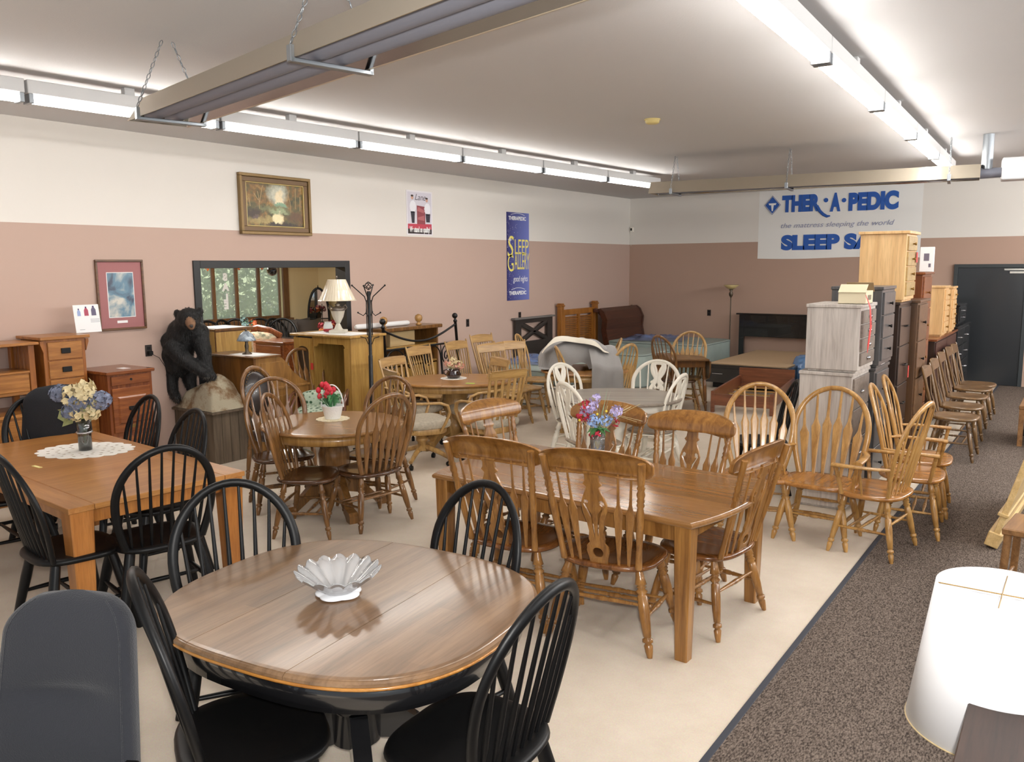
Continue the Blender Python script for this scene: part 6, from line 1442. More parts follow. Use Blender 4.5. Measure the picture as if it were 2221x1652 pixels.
obj('emblem_edge', MB().plate([[(u-rr_*1.1, v), (u, v-rr_*1.25), (u+rr_*1.1, v), (u, v+rr_*1.25)], [(u-rr_*1.0, v), (u, v+rr_*1.13), (u+rr_*1.0, v), (u, v-rr_*1.13)]], .001, lambda a_, b_2, w_: (a_, -.0135-w_, b_2)), GRY, t)
obj('emblem', MB().plate([[(u-rr_*.93, v), (u, v-rr_*1.06), (u+rr_*.93, v), (u, v+rr_*1.06)]], .001, lambda a_, b_2, w_: (a_, -.0135-w_, b_2)), BLUE, t)
obj('emblem_letter', MB().plate([[(u-.075, v+.035), (u+.075, v+.035), (u+.06, v+.0), (u+.025, v+.0), (u+.012, v-.11), (u-.012, v-.11), (u-.025, v+.0), (u-.06, v+.0)]], .001, lambda a_, b_2, w_: (a_, -.0145-w_, b_2)), PAPER, t)
bfit('the mattress sleeping the world', 1694, 1941, 498, 476, GRY, 'tagline', .3); bfit('SLEEP SALE', 1694, 1950, 543, 503, BLUE, 'sale_line', bold=.034)
# outlets, switch plates, sensor
OUT = plain('dark_outlet', (40, 30, 26), .5)
def outlet(p, axis, lb, cat='outlet'):
    t = thing('wall_outlet', lb, cat, p); 
    if axis == 'x': obj('plate', MB().bx(.001, .007, -.038, .038, -.06, .06, .002), OUT, t); obj('socket', MB().bx(.007, .009, -.018, .018, .01, .04, .001).bx(.007, .009, -.018, .018, -.04, -.01, .001), K, t)
    else: obj('plate', MB().bx(-.038, .038, -.007, -.001, -.06, .06, .002), OUT, t); obj('socket', MB().bx(-.018, .018, -.009, -.007, .01, .04, .001).bx(-.018, .018, -.009, -.007, -.04, -.01, .001), K, t)
    return t
t = outlet(on_left(322, 760), 'x', 'dark wall outlet with a plugged adapter between filing cabinet and bear'); obj('adapter', MB().bx(.009, .05, -.02, .025, -.045, -.005, .004), K, t); obj('cord', MB().tube([(.045, .0, -.03), (.06, .08, -.08), (.05, .16, -.2), (.03, .2, -.45)], .003, 6), K, t)
outlet(on_left(1014, 700), 'x', 'dark wall outlet right of the iron headboard'); outlet(on_left(1127, 684), 'x', 'dark wall outlet just above the X-pattern headboard'); outlet(PY(1538, 678, YB), 'y', 'dark wall outlet on the back wall left of the torchiere')
p = PY(1372, 498, YB); t = thing('motion_sensor', 'small white sensor with thin wire in the far corner', 'sensor', p); obj('case', MB().bx(-.04, .04, -.05, -.001, -.05, .05, .01), WHITE, t); obj('lens', MB().bx(-.025, .01, -.054, -.05, -.02, .03, .002), K, t); obj('wire', MB().tube([(-.04, -.01, -.05), (-.05, -.008, -.2), (-.03, -.006, -.34)], .003, 5), WHITE, t)
# card on the tall chest
a, b = PX(166, 662, XW+.3), PX(226, 722, XW+.3)
ztop = tc1.location.z+(q1.z*0)
zz0 = 0
t = thing('display_card', 'white advertising card with three bottle pictures leaning on the narrow drawer chest', 'card', (XW+.26, (a.y+b.y)/2, 0)); bpy.context.view_layer.update()
ztc = max((tc1.matrix_world @ c.matrix_local @ v.co).z for c in tc1.children for v in c.data.vertices if c.name.startswith('top')); t.location.z = ztc+.001
wv = (b.y-a.y); hv = PX(200, 660, XW+.26).z-ztc
t.rotation_euler = (0, R(-8), 0)
obj('sheet', MB().bx(-.002, .002, -wv/2, wv/2, 0, hv, 0), PAPER, t)
for k, (col, wd_, hh_) in enumerate((((150, 166, 206), .13, .22), ((168, 72, 92), .17, .28), ((98, 92, 116), .19, .3))):
    cy_2 = -wv/2+wv*(.2+.29*k); m = MB(); z0_ = hv*.60; wd_ *= wv; hh_ *= hv
    m.plate([[(cy_2-wd_/2, z0_), (cy_2+wd_/2, z0_), (cy_2+wd_/2*.95, z0_+hh_*.7), (cy_2+wd_*.2, z0_+hh_), (cy_2-wd_*.2, z0_+hh_), (cy_2-wd_/2*.95, z0_+hh_*.7)]], .0006, lambda u, v, w_: (.0026+w_, u, v)); o_ = obj('bottle_picture', m, plain('bottle_ink', col, .6), t)
    obj('cap_picture', MB().bx(.0024, .003, cy_2-wd_*.18, cy_2+wd_*.18, z0_+hh_, z0_+hh_+hv*.05, 0), plain('cap_ink', (60, 44, 92), .6), o_)
m = MB()
for k in range(3): m.bx(.0022, .0028, wv*.12, wv*.48, hv*(.36+.05*k), hv*(.375+.05*k), 0)
m.bx(.0022, .0028, -wv*.35, -wv*.15, hv*.1, hv*.115, 0); obj('fine_print', m, plain('fine_print', (150, 150, 160), .7), t)
# ------------------------------------------------------------------ things on the tables
def doily(name, label, c, r, n, z, k=.08, rx=1, rz=0, col=None):
    o_ = []
    for i in range(144): a = 2*PI*i/144; q = r*(1+k*abs(math.sin(n*a/2))); o_.append((q*math.cos(a)*rx, q*math.sin(a)))
    hs = []
    for ring, rr2, nn in ((0, .82, n), (1, .62, n), (2, .42, n//2)):
        for i in range(nn): a = 2*PI*(i+.5*ring)/nn; cx, cy2 = r*rr2*math.cos(a)*rx, r*rr2*math.sin(a); h = r*.045; hs.append([(cx+h*math.cos(q*PI/3)*rx, cy2-h*math.sin(q*PI/3)) for q in range(6)])
    m = MB(); m.plate([o_]+hs, .002, lambda u, v, w_: (u, v, w_+.0012)); o2 = obj(name, m, col or plain('white_lace', (238, 234, 226), .85)); o2.location = (c[0], c[1], z); o2.rotation_euler = (0, 0, rz); return tag(o2, label, 'doily')
zt_ = .7612
# glass bowl
p = PZ(735, 1288, zt_)
GB = thin_glass('crystal', (.97, .97, .98), .12, .3)
t = thing('glass_bowl', 'iridescent scalloped glass bowl at the centre of the foreground round table', 'bowl', (p.x, p.y, zt_+.002))
v = []; f = []; n = 144; prof = [(.035, .006), (.06, .014), (.09, .035), (.125, .062), (.15, .08), (.158, .086)]; ins = [(.155, .089), (.12, .066), (.085, .041), (.055, .02), (.03, .013)]
for i, (r_, z) in enumerate(prof+ins):
    for k in range(n):
        a = 2*PI*k/n; w_ = abs(math.cos(8*a)); am_ = max(0, (r_-.05)/.11); q = r_*(1+.09*am_*w_); v.append((q*math.cos(a), q*math.sin(a), z+.02*am_*w_))
rws = len(prof+ins)
for i in range(rws-1):
    for k in range(n): f.append((i*n+k, i*n+(k+1) % n, (i+1)*n+(k+1) % n, (i+1)*n+k))
m = MB(); m.add(v, f, True); m.add(v[:n], [tuple(range(n))]); m.add(v[-n:], [tuple(range(n))]); obj('bowl', m, GB, t)
obj('foot', MB().rings([(.082*(1+.14*abs(math.cos(5*2*PI*k/80/2*1.0)))*math.cos(2*PI*k/80), .082*(1+.14*abs(math.cos(5*2*PI*k/80/2*1.0)))*math.sin(2*PI*k/80)) for k in range(80)], [(.012, 0), (0, .004), (.002, .009), (.03, .014)]), plain('white_milk_glass', (244, 246, 250), .15), t)
p1_ = (p.x, p.y)
# flower vase on the orange table
p = PZ(186, 976, zt_); t = thing('flower_vase', 'tall grey glass vase of dried blue and cream flowers on the orange-brown table', 'vase', (p.x, p.y, zt_+.004))
doily('doily', 'white lace doily under the dried flower vase', (p.x+.0, p.y), .25, 18, zt_, .1, 1.25, ang*0+.5)
tag(obj('price_tag', MB().bx(-.05, .05, -.012, .012, 0, .002, 0), plain('cream_tag', (224, 210, 140), .7)), 'cream price tag with string beside the lace doily', 'tag').location = tuple(PZ(80, 1012, zt_))
VG = thin_glass('smoky_glass', (.62, .66, .68), .1)
hv = .25; obj('glass', MB().shell([(.045, 0), (.045, hv*.5), (.05, hv), (.046, hv), (.041, hv*.5), (.041, .01), (.0, .01), (0, 0)], n=20), VG, t); obj('beaded_band', MB().tube([(.05*math.cos(2*PI*k/30), .05*math.sin(2*PI*k/30), hv*.52) for k in range(30)], [.006+.002*(k % 2) for k in range(30)], 6, closed=True), CHROME, t)
def petals(c, r, n, mat, name, parent, rs, flat=.5, sz=.02):
    m = MB()
    for _ in range(n):
        d_ = Vector((rs.gauss(0, 1), rs.gauss(0, 1), rs.gauss(0, 1))).normalized(); q = Vector(c)+Vector((d_.x*r, d_.y*r, d_.z*r*.85)); a_ = d_.orthogonal().normalized(); a_ = (Matrix.Rotation(rs.uniform(0, 6.3), 3, d_) @ a_); b_3 = d_.cross(a_)
        s_ = sz*rs.uniform(.7, 1.2); m.add([q-a_*s_, q+b_3*s_*.7+d_*s_*flat, q+a_*s_+d_*s_*flat*1.3, q-b_3*s_*.7+d_*s_*flat], [(0, 1, 2, 3)])
    return obj(name, m, mat, parent)
rs = random.Random(11); BLF = plain('dried_blue', (120, 127, 148), .8, var=.3, vscale=30); CRF = plain('cream_petal', (222, 206, 164), .7, var=.15, vscale=30); GLF = plain('dry_green', (150, 156, 106), .7)
H0 = hv
for (dx_, dz_, r_, mt) in ((-.13, .28, .065, BLF), (.0, .16, .085, BLF), (.15, .19, .075, BLF), (-.06, .06, .06, BLF)): petals(su*dx_+sv*.04+Vector((0, 0, H0+dz_*.6)), r_*.9, 150, mt, 'hydrangea_head', t, rs)
for (dx_, dz_, r_) in ((-.04, .27, .05), (.06, .23, .06), (.03, .3, .045), (.0, .04, .05), (.09, .06, .05), (-.05, .2, .04), (.06, .35, .04)): petals(su*dx_+sv*.05+Vector((0, 0, H0+dz_*.6)), r_*.9, 60, CRF, 'cream_bloom', t, rs, .8, .026)
m = MB()
for k in range(16):
    a_ = rs.uniform(-.16, .16); b_3 = rs.uniform(-.06, .08); m.tube([(0, 0, .05), tuple(su*a_*.3+Vector((0, 0, H0))), tuple(su*a_+sv*b_3+Vector((0, 0, H0+rs.uniform(.0, .2))))], .003, 5)
obj('stems', m, GLF, t); petals(Vector((0, 0, H0+.05)), .09, 30, GLF, 'leaves', t, rs, .4, .04); petals(su*-.12+Vector((0, 0, H0+.0)), .04, 6, GLF, 'leaves', t, rs, .4, .05)
# tulip basket
p = PZ(722, 908, zt_); doily('doily', 'cream scalloped doily under the white tulip basket', (p.x, p.y), .135, 16, zt_, .07, 1, 0, plain('cream_lace', (232, 220, 188), .85))
t = thing('tulip_basket', 'white handled basket of red tulips on the small pedestal table', 'basket', (p.x, p.y, zt_+.004), yaw*-1*0+R(34))
WB = plain('white_wicker', (240, 240, 240), .5, bump=.4, bscale=60); obj('basket', MB().revolve([(.062, 0), (.066, .005), (.09, .11), (.094, .115), (.088, .112), (.06, .02), (0, .02)], n=28), WB, t)
obj('basket_handle', MB().tube([(.094*math.cos(PI*k/20), 0, .1+.19*math.sin(PI*k/20)) for k in range(21)], 1, 8, flat=(.02, .009), up=(0, 1, 0)), WB, t)
TU = plain('tulip_red', (206, 44, 62), .5); TG = plain('tulip_green', (70, 128, 80), .5, var=.2, vscale=20)
for k in range(14):
    a_ = rs.uniform(0, 6.28); r_ = rs.uniform(.01, .105); x, y_, z = r_*math.cos(a_), r_*math.sin(a_), rs.uniform(.19, .29)
    if k == 0: x, y_, z = -.115, 0, .24
    if k == 1: x, y_, z = -.085, .02, .285
    s_ = obj('tulip', MB().revolve([(.004, -.022), (.019, -.012), (.023, .004), (.017, .02), (.007, .03)], (x, y_, z), 10), TU, t); obj('stem', MB().tube([(x*.3, y_*.3, .1), (x, y_, z-.02)], .003, 5), TG, s_)
m = MB()
for k in range(46):
    a_ = rs.uniform(0, 6.28); r_ = rs.uniform(.04, .15); c_, s_ = math.cos(a_), math.sin(a_); h_ = rs.uniform(.1, .2); w_ = .012; m.add([(c_*.03, s_*.03, .1), (c_*r_*.6-s_*w_, s_*r_*.6+c_*w_, .1+h_*.6), (c_*r_, s_*r_, .1+h_*.6+rs.uniform(-.06, .04)), (c_*r_*.6+s_*w_, s_*r_*.6-c_*w_, .1+h_*.6)], [(0, 1, 2, 3)])
obj('leaves', m, TG, t)
# dark jug
p = PZ(984, 820, zt_); doily('doily', 'white round doily under the dark brown jug', (p.x, p.y), .15, 16, zt_, .03)
t = thing('flower_jug', 'glossy dark brown jug of pink and cream dried flowers on the oval oak table', 'jug', (p.x, p.y, zt_+.004)); JG = plain('dark_glaze', (44, 22, 18), .08, coat=1)
obj('jug_body', MB().shell([(.06, 0), (.085, .02), (.09, .045), (.07, .08), (.075, .11), (.068, .11), (.06, .08), (.08, .045), (.0, .01), (0, 0)], n=24), JG, t); obj('jug_handle', MB().tube([tuple(su*-.07+Vector((0, 0, .1))), tuple(su*-.11+Vector((0, 0, .09))), tuple(su*-.11+Vector((0, 0, .05))), tuple(su*-.085+Vector((0, 0, .035)))], .008, 8), JG, t)
PK = plain('pink_petal', (224, 170, 150), .7)
for (dx_, dz_, mt) in ((-.06, .17, PK), (.0, .2, CRF), (.06, .16, CRF), (.02, .15, PK), (-.03, .14, CRF), (.08, .14, PK)): petals(su*dx_+Vector((0, 0, dz_)), .03, 30, mt, 'dried_bloom', t, rs, .7, .02)
m = MB()
for k in range(8): m.tube([(0, 0, .06), tuple(su*rs.uniform(-.07, .08)+Vector((0, 0, .15)))], .003, 5)
obj('stems', m, GLF, t)
p = PZ(1020, 831, zt_); o_ = obj('lime_slip', MB().bx(-.05, .05, -.03, .03, 0, .0015, 0), LIME); o_.location = (p.x, p.y, zt_); o_.rotation_euler = (0, 0, .4); tag(o_, 'lime green paper slip lying on the oval oak table', 'paper')
# wildflower vase on the oak table
p = PZ(1296, 985, zt_); t = thing('flower_vase', 'clear glass vase of lilac, blue and red wildflowers on the rectangular oak table', 'vase', (p.x, p.y, zt_+.001)); CG = thin_glass('clear_glass', (.93, .95, .95), .08, .06)
obj('glass', MB().shell([(.045, 0), (.05, .06), (.055, .16), (.051, .16), (.045, .06), (.04, .012), (0, .012), (0, 0)], n=20), CG, t)
LIL = plain('lilac_petal', (184, 172, 212), .6); BLP = plain('pale_blue_petal', (150, 178, 224), .6); RDP = plain('deep_red_petal', (176, 34, 56), .6); SG = plain('sage_blade', (150, 176, 148), .6); TWG = plain('dry_grass', (196, 178, 132), .7)
for (dx_, z_, r_, mt, n_) in ((-.07, .33, .03, LIL, 40), (-.02, .39, .026, LIL, 34), (-.03, .34, .022, LIL, 24), (-.09, .3, .028, LIL, 30), (.12, .31, .035, LIL, 40), (-.03, .245, .04, BLP, 50), (.05, .24, .035, BLP, 40), (.1, .26, .03, BLP, 30), (.015, .03, .02, BLP, 20), (-.1, .35, .03, RDP, 26), (-.11, .28, .03, RDP, 24), (-.08, .25, .028, RDP, 24), (-.02, .14, .03, RDP, 24), (.12, .22, .02, RDP, 12)): petals(su*dx_+sv*rs.uniform(-.02, .06)+Vector((0, 0, z_)), r_, n_, mt, 'blossom', t, rs, .7, .015)
for dx_, z_ in ((-.01, .29), (.05, .31), (-.13, .25), (.11, .3), (-.1, .33)): obj('yellow_button', MB().ell(tuple(su*dx_+sv*.06+Vector((0, 0, z_))), (.009, .009, .009), 8, 6), plain('button_yellow', (232, 206, 70), .6), t)
m = MB()
for k in range(9):
    b_3 = su*rs.uniform(-.02, .12)+sv*rs.uniform(-.03, .03); m.tube([(0, 0, .1), tuple(b_3*.5+Vector((0, 0, .28))), tuple(b_3+Vector((0, 0, rs.uniform(.36, .46))))], [1, .9, .2], 4, flat=(.012, .002), up=tuple(sv))
obj('grass_blades', m, SG, t)
m = MB()
for k in range(10): b_3 = su*rs.uniform(.1, .32)+sv*rs.uniform(-.04, .04); m.tube([(0, 0, .12), tuple(b_3*.5+Vector((0, 0, .27))), tuple(b_3+Vector((0, 0, rs.uniform(.22, .36))))], .0018, 4)
for k in range(14): b_3 = su*rs.uniform(-.14, .12)+sv*rs.uniform(-.03, .06); m.tube([(0, 0, .03), tuple(b_3*.4+Vector((0, 0, .16))), tuple(b_3+Vector((0, 0, rs.uniform(.22, .38))))], .0022, 4)
obj('thin_stems', m, TWG, t)
m = MB()
for k in range(20): b_3 = su*rs.uniform(-.11, .12)+sv*rs.uniform(-.06, .1); w_ = Vector((0, 0, 1)).cross(b_3).normalized()*.018; q = Vector((0, 0, .14)); m.add([q, q+b_3*.5+w_+Vector((0, 0, .05)), q+b_3+Vector((0, 0, rs.uniform(-.01, .06))), q+b_3*.5-w_+Vector((0, 0, .05))], [(0, 1, 2, 3)])
obj('leaves', m, plain('leaf_green', (72, 120, 66), .5), t)
# ------------------------------------------------------------------ office chairs
def office(label, loc, az, mat, h=1.0, wk=1):
    t = thing('office_chair', label, 'office chair', loc, R(az+90))
    def bkf(u, v):
        th = 2*PI*u; c_, s_ = math.cos(th), math.sin(th); e = .6; z = .5+v*(h-.5)
        cap = min(1, max(0, 1-((v-.80)/.20)**2 if v > .8 else 1))**.5*min(1, max(0, 1-((.12-v)/.12)**2 if v < .12 else 1))**.5
        half = wk*(.27-.05*v)*(.25+.75*cap) if 0 < v < 1 else .02
        x = half*math.copysign(abs(c_)**e, c_); dep = .058*cap
        y = .24+.1*(v-.2)+dep*math.copysign(abs(s_)**e, s_)-.05*(x/.24)**2
        f_ = max(0, -s_)**.5*math.cos(min(1, abs(x)/.2)*PI/2)
        y += f_*(.022*math.exp(-((v-.5)/.05)**2)-.022*math.exp(-((v-.25)/.14)**2)-.012*math.exp(-((v-.75)/.15)**2))
        return (x, y, z)
    obj('backrest', MB().grid(bkf, 56, 48), mat, t)
    for sg in (.40, .10): pp2 = [bkf((1-sg) if sg > .3 else .90, .03+.94*k/30) for k in range(31)]; obj('seam', MB().tube([(q[0], q[1], q[2]) for q in pp2], .0025, 5), mat, t)
    obj('seat_cushion', MB().ell((0, -.02, .46), (.26*wk, .25, .06), 28, 10, .5), mat, t)
    for s in (-1, 1): a_ = obj('armrest', MB().box((s*.29*wk, -.0, .62), (.055, .27, .035), .012), K, t); obj('arm_support', MB().tube([(s*.29*wk, .02, .605), (s*.29*wk, .06, .5), (s*.2, .04, .41)], 1, 8, flat=(.045, .02), up=(0, 1, 0)), K, a_)
    obj('back_support', MB().tube([(0, .05, .4), (0, .27, .42), (0, .30, .62)], 1, 8, flat=(.07, .02), up=(1, 0, 0)), K, t)
    obj('gas_lift', MB().lathe((0, 0, .42), (0, 0, .09), [(0, .025), (.5, .025), (.51, .035), (1, .035)], 12), K, t)
    for q in range(5):
        a_ = q*2*PI/5; c_, s_ = math.cos(a_), math.sin(a_); l = obj('base_leg', MB().tube([(0, 0, .11), (c_*.3, s_*.3, .075)], [1, .7], 8, flat=(.04, .05), up=(0, 0, 1)), K, t)
        obj('caster', MB().tube([(c_*.3-s_*.022, s_*.3+c_*.022, .027), (c_*.3+s_*.022, s_*.3-c_*.022, .027)], .027, 12).tube([(c_*.3, s_*.3, .03), (c_*.3, s_*.3, .08)], .009, 6), K, l)
    return t
OFG = plain('office_grey', (33, 35, 42), .9, bump=.35, bscale=260, sheen=.2); OFK = plain('office_black', (28, 29, 34), .9, bump=.3, bscale=260)
p = PZ(160, 1290, 1.06); az_ = -60; o_ = Matrix.Rotation(R(az_+90), 3, 'Z') @ Vector((0, .3, 0))
office('grey fabric office chair cut off by the lower left corner', (p.x-o_.x, p.y-o_.y, 0), az_, OFG, 1.07, .88)
p = PZ(122, 833, 1.16); az_ = 165; o_ = Matrix.Rotation(R(az_+90), 3, 'Z') @ Vector((0, .3, 0)); office('black fabric office chair in front of the mission dresser', (p.x-o_.x, p.y-o_.y, 0), az_, OFK, 1.16, 1.0)
# ------------------------------------------------------------------ right edge
p = PZ(2150, 1380, .98); dpt = 2.55; k = dpt/FPX; w_ = CAM+ray(2165, 1405)*k
t = thing('table_lamp', 'large white drum-shade lamp at the lower right', 'lamp', (w_.x, w_.y, 0)); sh = plain('white_shade', (246, 246, 248), .6)
zt2 = (CAM+ray(2165, 1268)*k).z; zb2 = (CAM+ray(2165, 1590)*k).z; rt_ = .182; rb_ = .245
obj('lamp_shade', MB().shell([(rb_, zb2), (rt_, zt2), (rt_-.004, zt2), (rb_-.004, zb2)], n=64), sh, t)
obj('shade_trim', MB().tube([(rb_*math.cos(2*PI*q/64), rb_*math.sin(2*PI*q/64), zb2) for q in range(64)], .003, 5, closed=True), plain('trim_tan', (190, 170, 130), .6), t)
obj('shade_spider', MB().tube([(-rt_, 0, zt2-.02), (rt_, 0, zt2-.02)], .002, 5).tube([(0, -rt_, zt2-.02), (0, rt_, zt2-.02)], .002, 5), BRASS, t)
obj('base', MB().revolve([(.11, .30), (.11, .315), (.03, .33), (.05, .38), (.07, .46), (.05, .55), (.015, .6), (.008, zt2-.12)], n=20), BZ, t)
ts = thing('side_table', 'low dark side table under the white drum-shade lamp', 'side table', (w_.x, w_.y, 0)); obj('tabletop', MB().bx(-.2, .2, -.2, .2, .27, .299, .004), ESPR, ts)
for sx in (-1, 1):
    for sy in (-1, 1): obj('leg', MB().bx(sx*.17-.018, sx*.17+.018, sy*.17-.018, sy*.17+.018, .006, .27, .003), ESPR, ts)
# dark cabinet top in the corner
c = PZ(2113, 1472, .78); e = PZ(2066, 1650, .78)
dirx = (e-c).normalized(); an = math.atan2(dirx.y, dirx.x)+PI/2
t = thing('accent_cabinet', 'dark brown cabinet at the lower right corner of the frame', 'cabinet', (c.x, c.y, 0), an)
DKT = wood('dark_walnut', (66, 42, 32), (44, 28, 22), .5, 'y', coat=0); obj('top', MB().bx(0, .5, -.72, 0, .755, .78, .004), DKT, t); obj('carcass', MB().bx(.02, .48, -.7, -.02, .06, .755, .003), DKT, t)
for k_2 in range(2): d_ = obj('door', MB().bx(.004, .02, -.69+k_2*.335, -.36+k_2*.335, .1, .73, .003), DKT, t); obj('knob', MB().ell((-.006, -.37+k_2*.03, .5), (.012, .012, .012), 10, 8), BRASS, d_)
for x in (.05, .45):
    for y_ in (-.67, -.05): obj('foot', MB().bx(x-.02, x+.02, y_-.02, y_+.02, .006, .06, .002), DKT, t)
# pine headboard leaning beyond the frame edge
p0_ = PZ(2141, 1188, .006); PN = wood('pale_pine', (226, 196, 140), (200, 166, 108), .4, 'y', 6)
t = thing('pine_headboard', 'pale pine headboard leaning at the right edge of the frame', 'headboard', (p0_.x, p0_.y, .006), R(-4))
Mx = Matrix.Rotation(R(15), 4, 'Y')
obj('panel', MB().bx(.0, .04, .0, 1.5, .02, .95, .004, Mx), PN, t)
obj('base_moulding', MB().bx(-.03, .06, -.01, 1.52, .02, .13, .006, Mx), PN, t); obj('ledge', MB().bx(-.02, .05, -.01, 1.52, .26, .285, .004, Mx), PN, t); obj('top_rail', MB().bx(-.02, .06, -.02, 1.52, .93, .97, .006, Mx), PN, t)
obj('bolt', MB().ell(tuple(Mx @ Vector((-.004, .12, .36))), (.008, .012, .012), 8, 6), K, t)
p0_ = PZ(2192, 1113, .50)
t = thing('wooden_stool', 'square-legged brown wooden stool at the right edge before the pine headboard', 'stool', (p0_.x+.2, p0_.y-.17, .006), R(-6)); ST = wood('stool_wood', (156, 104, 62), (116, 72, 38), .4, 'y')
obj('seat', MB().bx(-.2, .2, -.2, .2, .45, .49, .006), ST, t)
for sx in (-1, 1):
    for sy in (-1, 1): obj('leg', MB().tube([(sx*.17, sy*.17, .45), (sx*.19, sy*.19, 0)], 1, 8, flat=(.042, .042), up=(1, 0, 0)), ST, t)
    obj('stretcher', MB().tube([(sx*.183, -.18, .15), (sx*.183, .18, .15)], 1, 8, flat=(.02, .02), up=(1, 0, 0)), ST, t)
p0_ = PZ(2204, 905, .3)
t = thing('storage_bench', 'brown bench with grey cushions at the far right edge of the aisle', 'bench', (p0_.x+.28, p0_.y+.2, .006), R(0))
obj('bench_top', MB().bx(-.25, .25, -.4, .4, .42, .46, .006), ST, t); obj('lower_shelf', MB().bx(-.23, .23, -.38, .38, .12, .15, .004), K, t)
for sy in (-1, 1):
    for sx in (-1, 1): obj('leg', MB().bx(sx*.22-.025, sx*.22+.025, sy*.37-.025, sy*.37+.025, 0, .42, .003), ST, t)
obj('grey_cushion', MB().ell((-.0, -.15, .22), (.24, .2, .06), 16, 8, .5), plain('grey_cushion', (120, 124, 130), .9), t)
# ------------------------------------------------------------------ the room behind: chairs, mirror, camera dome
G = 'chairs in the room behind the opening'
struct('floor_1', MB().bx(XF, -9.95, RY0, RY1, 0, .15, .004), floor_mat())
for px, py, z_, az, lb in ((448, 690, .98, 0, 'black bow-back chair at the left of the back room, over the doorway cabinet'), (480, 690, .98, 20, 'black bow-back chair second from left under the back-room window'), (512, 690, .98, -30, 'black bow-back chair below the third window pane'), (562, 690, .98, -20, 'black bow-back chair below the last window pane, left one'), (592, 690, .98, 10, 'black bow-back chair below the last window pane, right one'), (612, 690, .98, -60, 'black bow-back chair farthest right under the back-room window')):
    p = PZ(px, py, 1.22)
    if p.x < XF+.6: p = PX(px, py, XF+.7)
    o_ = Matrix.Rotation(R(az+90), 3, 'Z') @ Vector((0, bk['ytop'], 0)); dup(bk, (p.x-o_.x, p.y-o_.y, .15), R(az+90), lb, G)
GS = plain('grey_vinyl', (72, 66, 62), .5)
def tub(label, px, py, az):
    t = thing('upholstered_chair', label, 'chair', (0, 0, 0), R(az+90), 'dark upholstered chairs in the back room')
    obj('backrest', MB().grid(lambda u, v: (-.24+.48*u, .22+.1*v-.06*(2*u-1)**2, .42+.6*v-.03*math.sin(PI*u)*v), 12, 8), GS, t); obj('back_shell', MB().grid(lambda u, v: (-.24+.48*u, .26+.1*v-.06*(2*u-1)**2, .42+.6*v-.03*math.sin(PI*u)*v), 12, 8), GS, t)
    obj('seat_cushion', MB().ell((0, 0, .45), (.25, .25, .07), 20, 8, .5), GS, t)
    for sx in (-1, 1):
        for sy in (-1, 1): obj('leg', MB().bx(sx*.2-.02, sx*.2+.02, sy*.2-.02, sy*.2+.02, 0, .4, .003), K, t)
    p = PZ(px, py, 1.17)
    if p.x < XF+.7: p = PX(px, py, XF+.9)
    o_ = Matrix.Rotation(R(az+90), 3, 'Z') @ Vector((0, .32, 0)); t.location = (p.x-o_.x, p.y-o_.y, .15 if p.x-o_.x < -10.3 else 0); return t
tub('dark grey upholstered chair left of the arched mirror', 643, 689, 150); tub('dark grey upholstered chair right before the arched mirror', 672, 690, 170); tub('dark grey upholstered chair lower left by the armoire', 640, 706, 160); tub('low dark chair beside the dark floral pot in the back room', 613, 690, 120)
mx0 = PX(690, 640, XF+.42); dmm = math.hypot(mx0.x, mx0.y); zt3 = at_depth(688, 618, mx0.x, mx0.y); W_ = 44/FPX*(mx0-CAM).dot(fw)
t = thing('arched_mirror', 'tall pointed-arch black mirror standing in the corner of the back room', 'mirror', (mx0.x, mx0.y, .15), R(-40+90)); zt3 -= .15; hw = W_/2
arc = [(-hw, .25), (-hw, zt3-.62)]+[(-hw*math.cos(k*PI/2/8), zt3-.62+.56*math.sin(k*PI/2/8)**.9) for k in range(1, 9)]; arc2 = arc+[(-x, z) for x, z in reversed(arc[:-1])]
obj('frame', MB().tube([(x, 0, z) for x, z in arc2], .022, 8, closed=True), K, t); obj('mirror_glass', MB().plate([arc2], .006, lambda u, v, w2: (u, .012+w2, v)), plain('mirror', (180, 184, 186), .03, metal=1), t)
for x in (-hw*.33, hw*.33): obj('glazing_bar', MB().tube([(x, -.002, .25), (x, -.002, zt3-.35)], .006, 6), K, t)
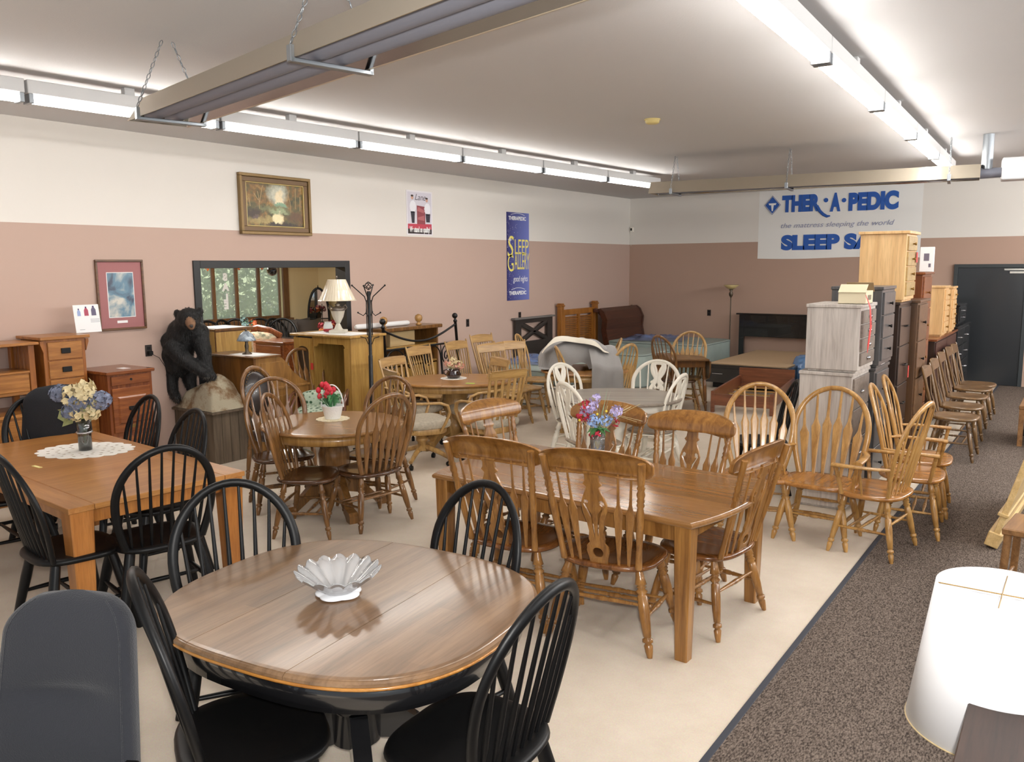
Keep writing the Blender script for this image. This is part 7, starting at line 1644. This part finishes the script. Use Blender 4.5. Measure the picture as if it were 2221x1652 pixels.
obj('glazing_bar', MB().tube([(-hw, -.002, zt3-.62), (hw, -.002, zt3-.62)], .01, 6), K, t); obj('stand', MB().bx(-hw-.03, hw+.03, -.12, .03, 0, .25, .01), K, t); obj('finial', MB().lathe((0, 0, zt3-.06), (0, 0, zt3), [(0, .015), (1, .004)], 8), K, t)
p = PX(590, 587, XW-.4)
t = thing('dome_camera', 'round black security camera hanging at the top of the opening', 'camera', (p.x, p.y, p.z)); obj('dome', MB().ell((0, 0, -.0), (.065, .065, .065), 20, 14), plain('dome_black', (14, 14, 16), .08, coat=1), t); obj('mount', MB().bx(-.03, .03, -.03, .03, .06, .1, .004).tube([(0, 0, .1), (0, 0, RZ-p.z-.002)], .012, 8), K, t)
rs = random.Random(5)
for px, py, lb, cols in ((540, 700, 'orange and teal silk flowers on a table under the back-room window', ((200, 110, 70), (120, 150, 150))), (712, 705, 'dark red silk flowers beside the arched mirror', ((140, 40, 50), (190, 110, 60)))):
    p = PZ(px, py, 1.15)
    if p.x < XF+.7: p = PX(px, py, XF+.9)
    t = thing('flower_arrangement', lb, 'flowers', (p.x, p.y, .15)); p.z = 1.0; 
    for k in range(6): petals(Vector((rs.uniform(-.12, .12), rs.uniform(-.12, .12), p.z+rs.uniform(-.1, .04))), .045, 26, plain('silk_petal', cols[k % 2], .7), 'bloom', t, rs, .6, .035)
    petals(Vector((0, 0, p.z-.06)), .11, 40, plain('silk_leaf', (70, 96, 66), .7), 'leaves', t, rs, .5, .028); obj('pot', MB().revolve([(.09, .762), (.12, p.z-.1), (.1, p.z-.08)], n=16), plain('dark_pot', (60, 44, 40), .4), t)
    tt = thing('dining_table', 'dark table in the back room under the '+('orange and teal flowers' if px == 540 else 'dark red flowers'), 'table', (p.x, p.y, .15)); obj('tabletop', MB().rings(ell2(.5, .5, 32), [(.01, .73), (0, .735), (0, .755), (.008, .76)]), BROWN, tt); obj('pedestal', MB().revolve([(.25, 0), (.06, .08), (.06, .6), (.15, .73)], n=16), BROWN, tt)
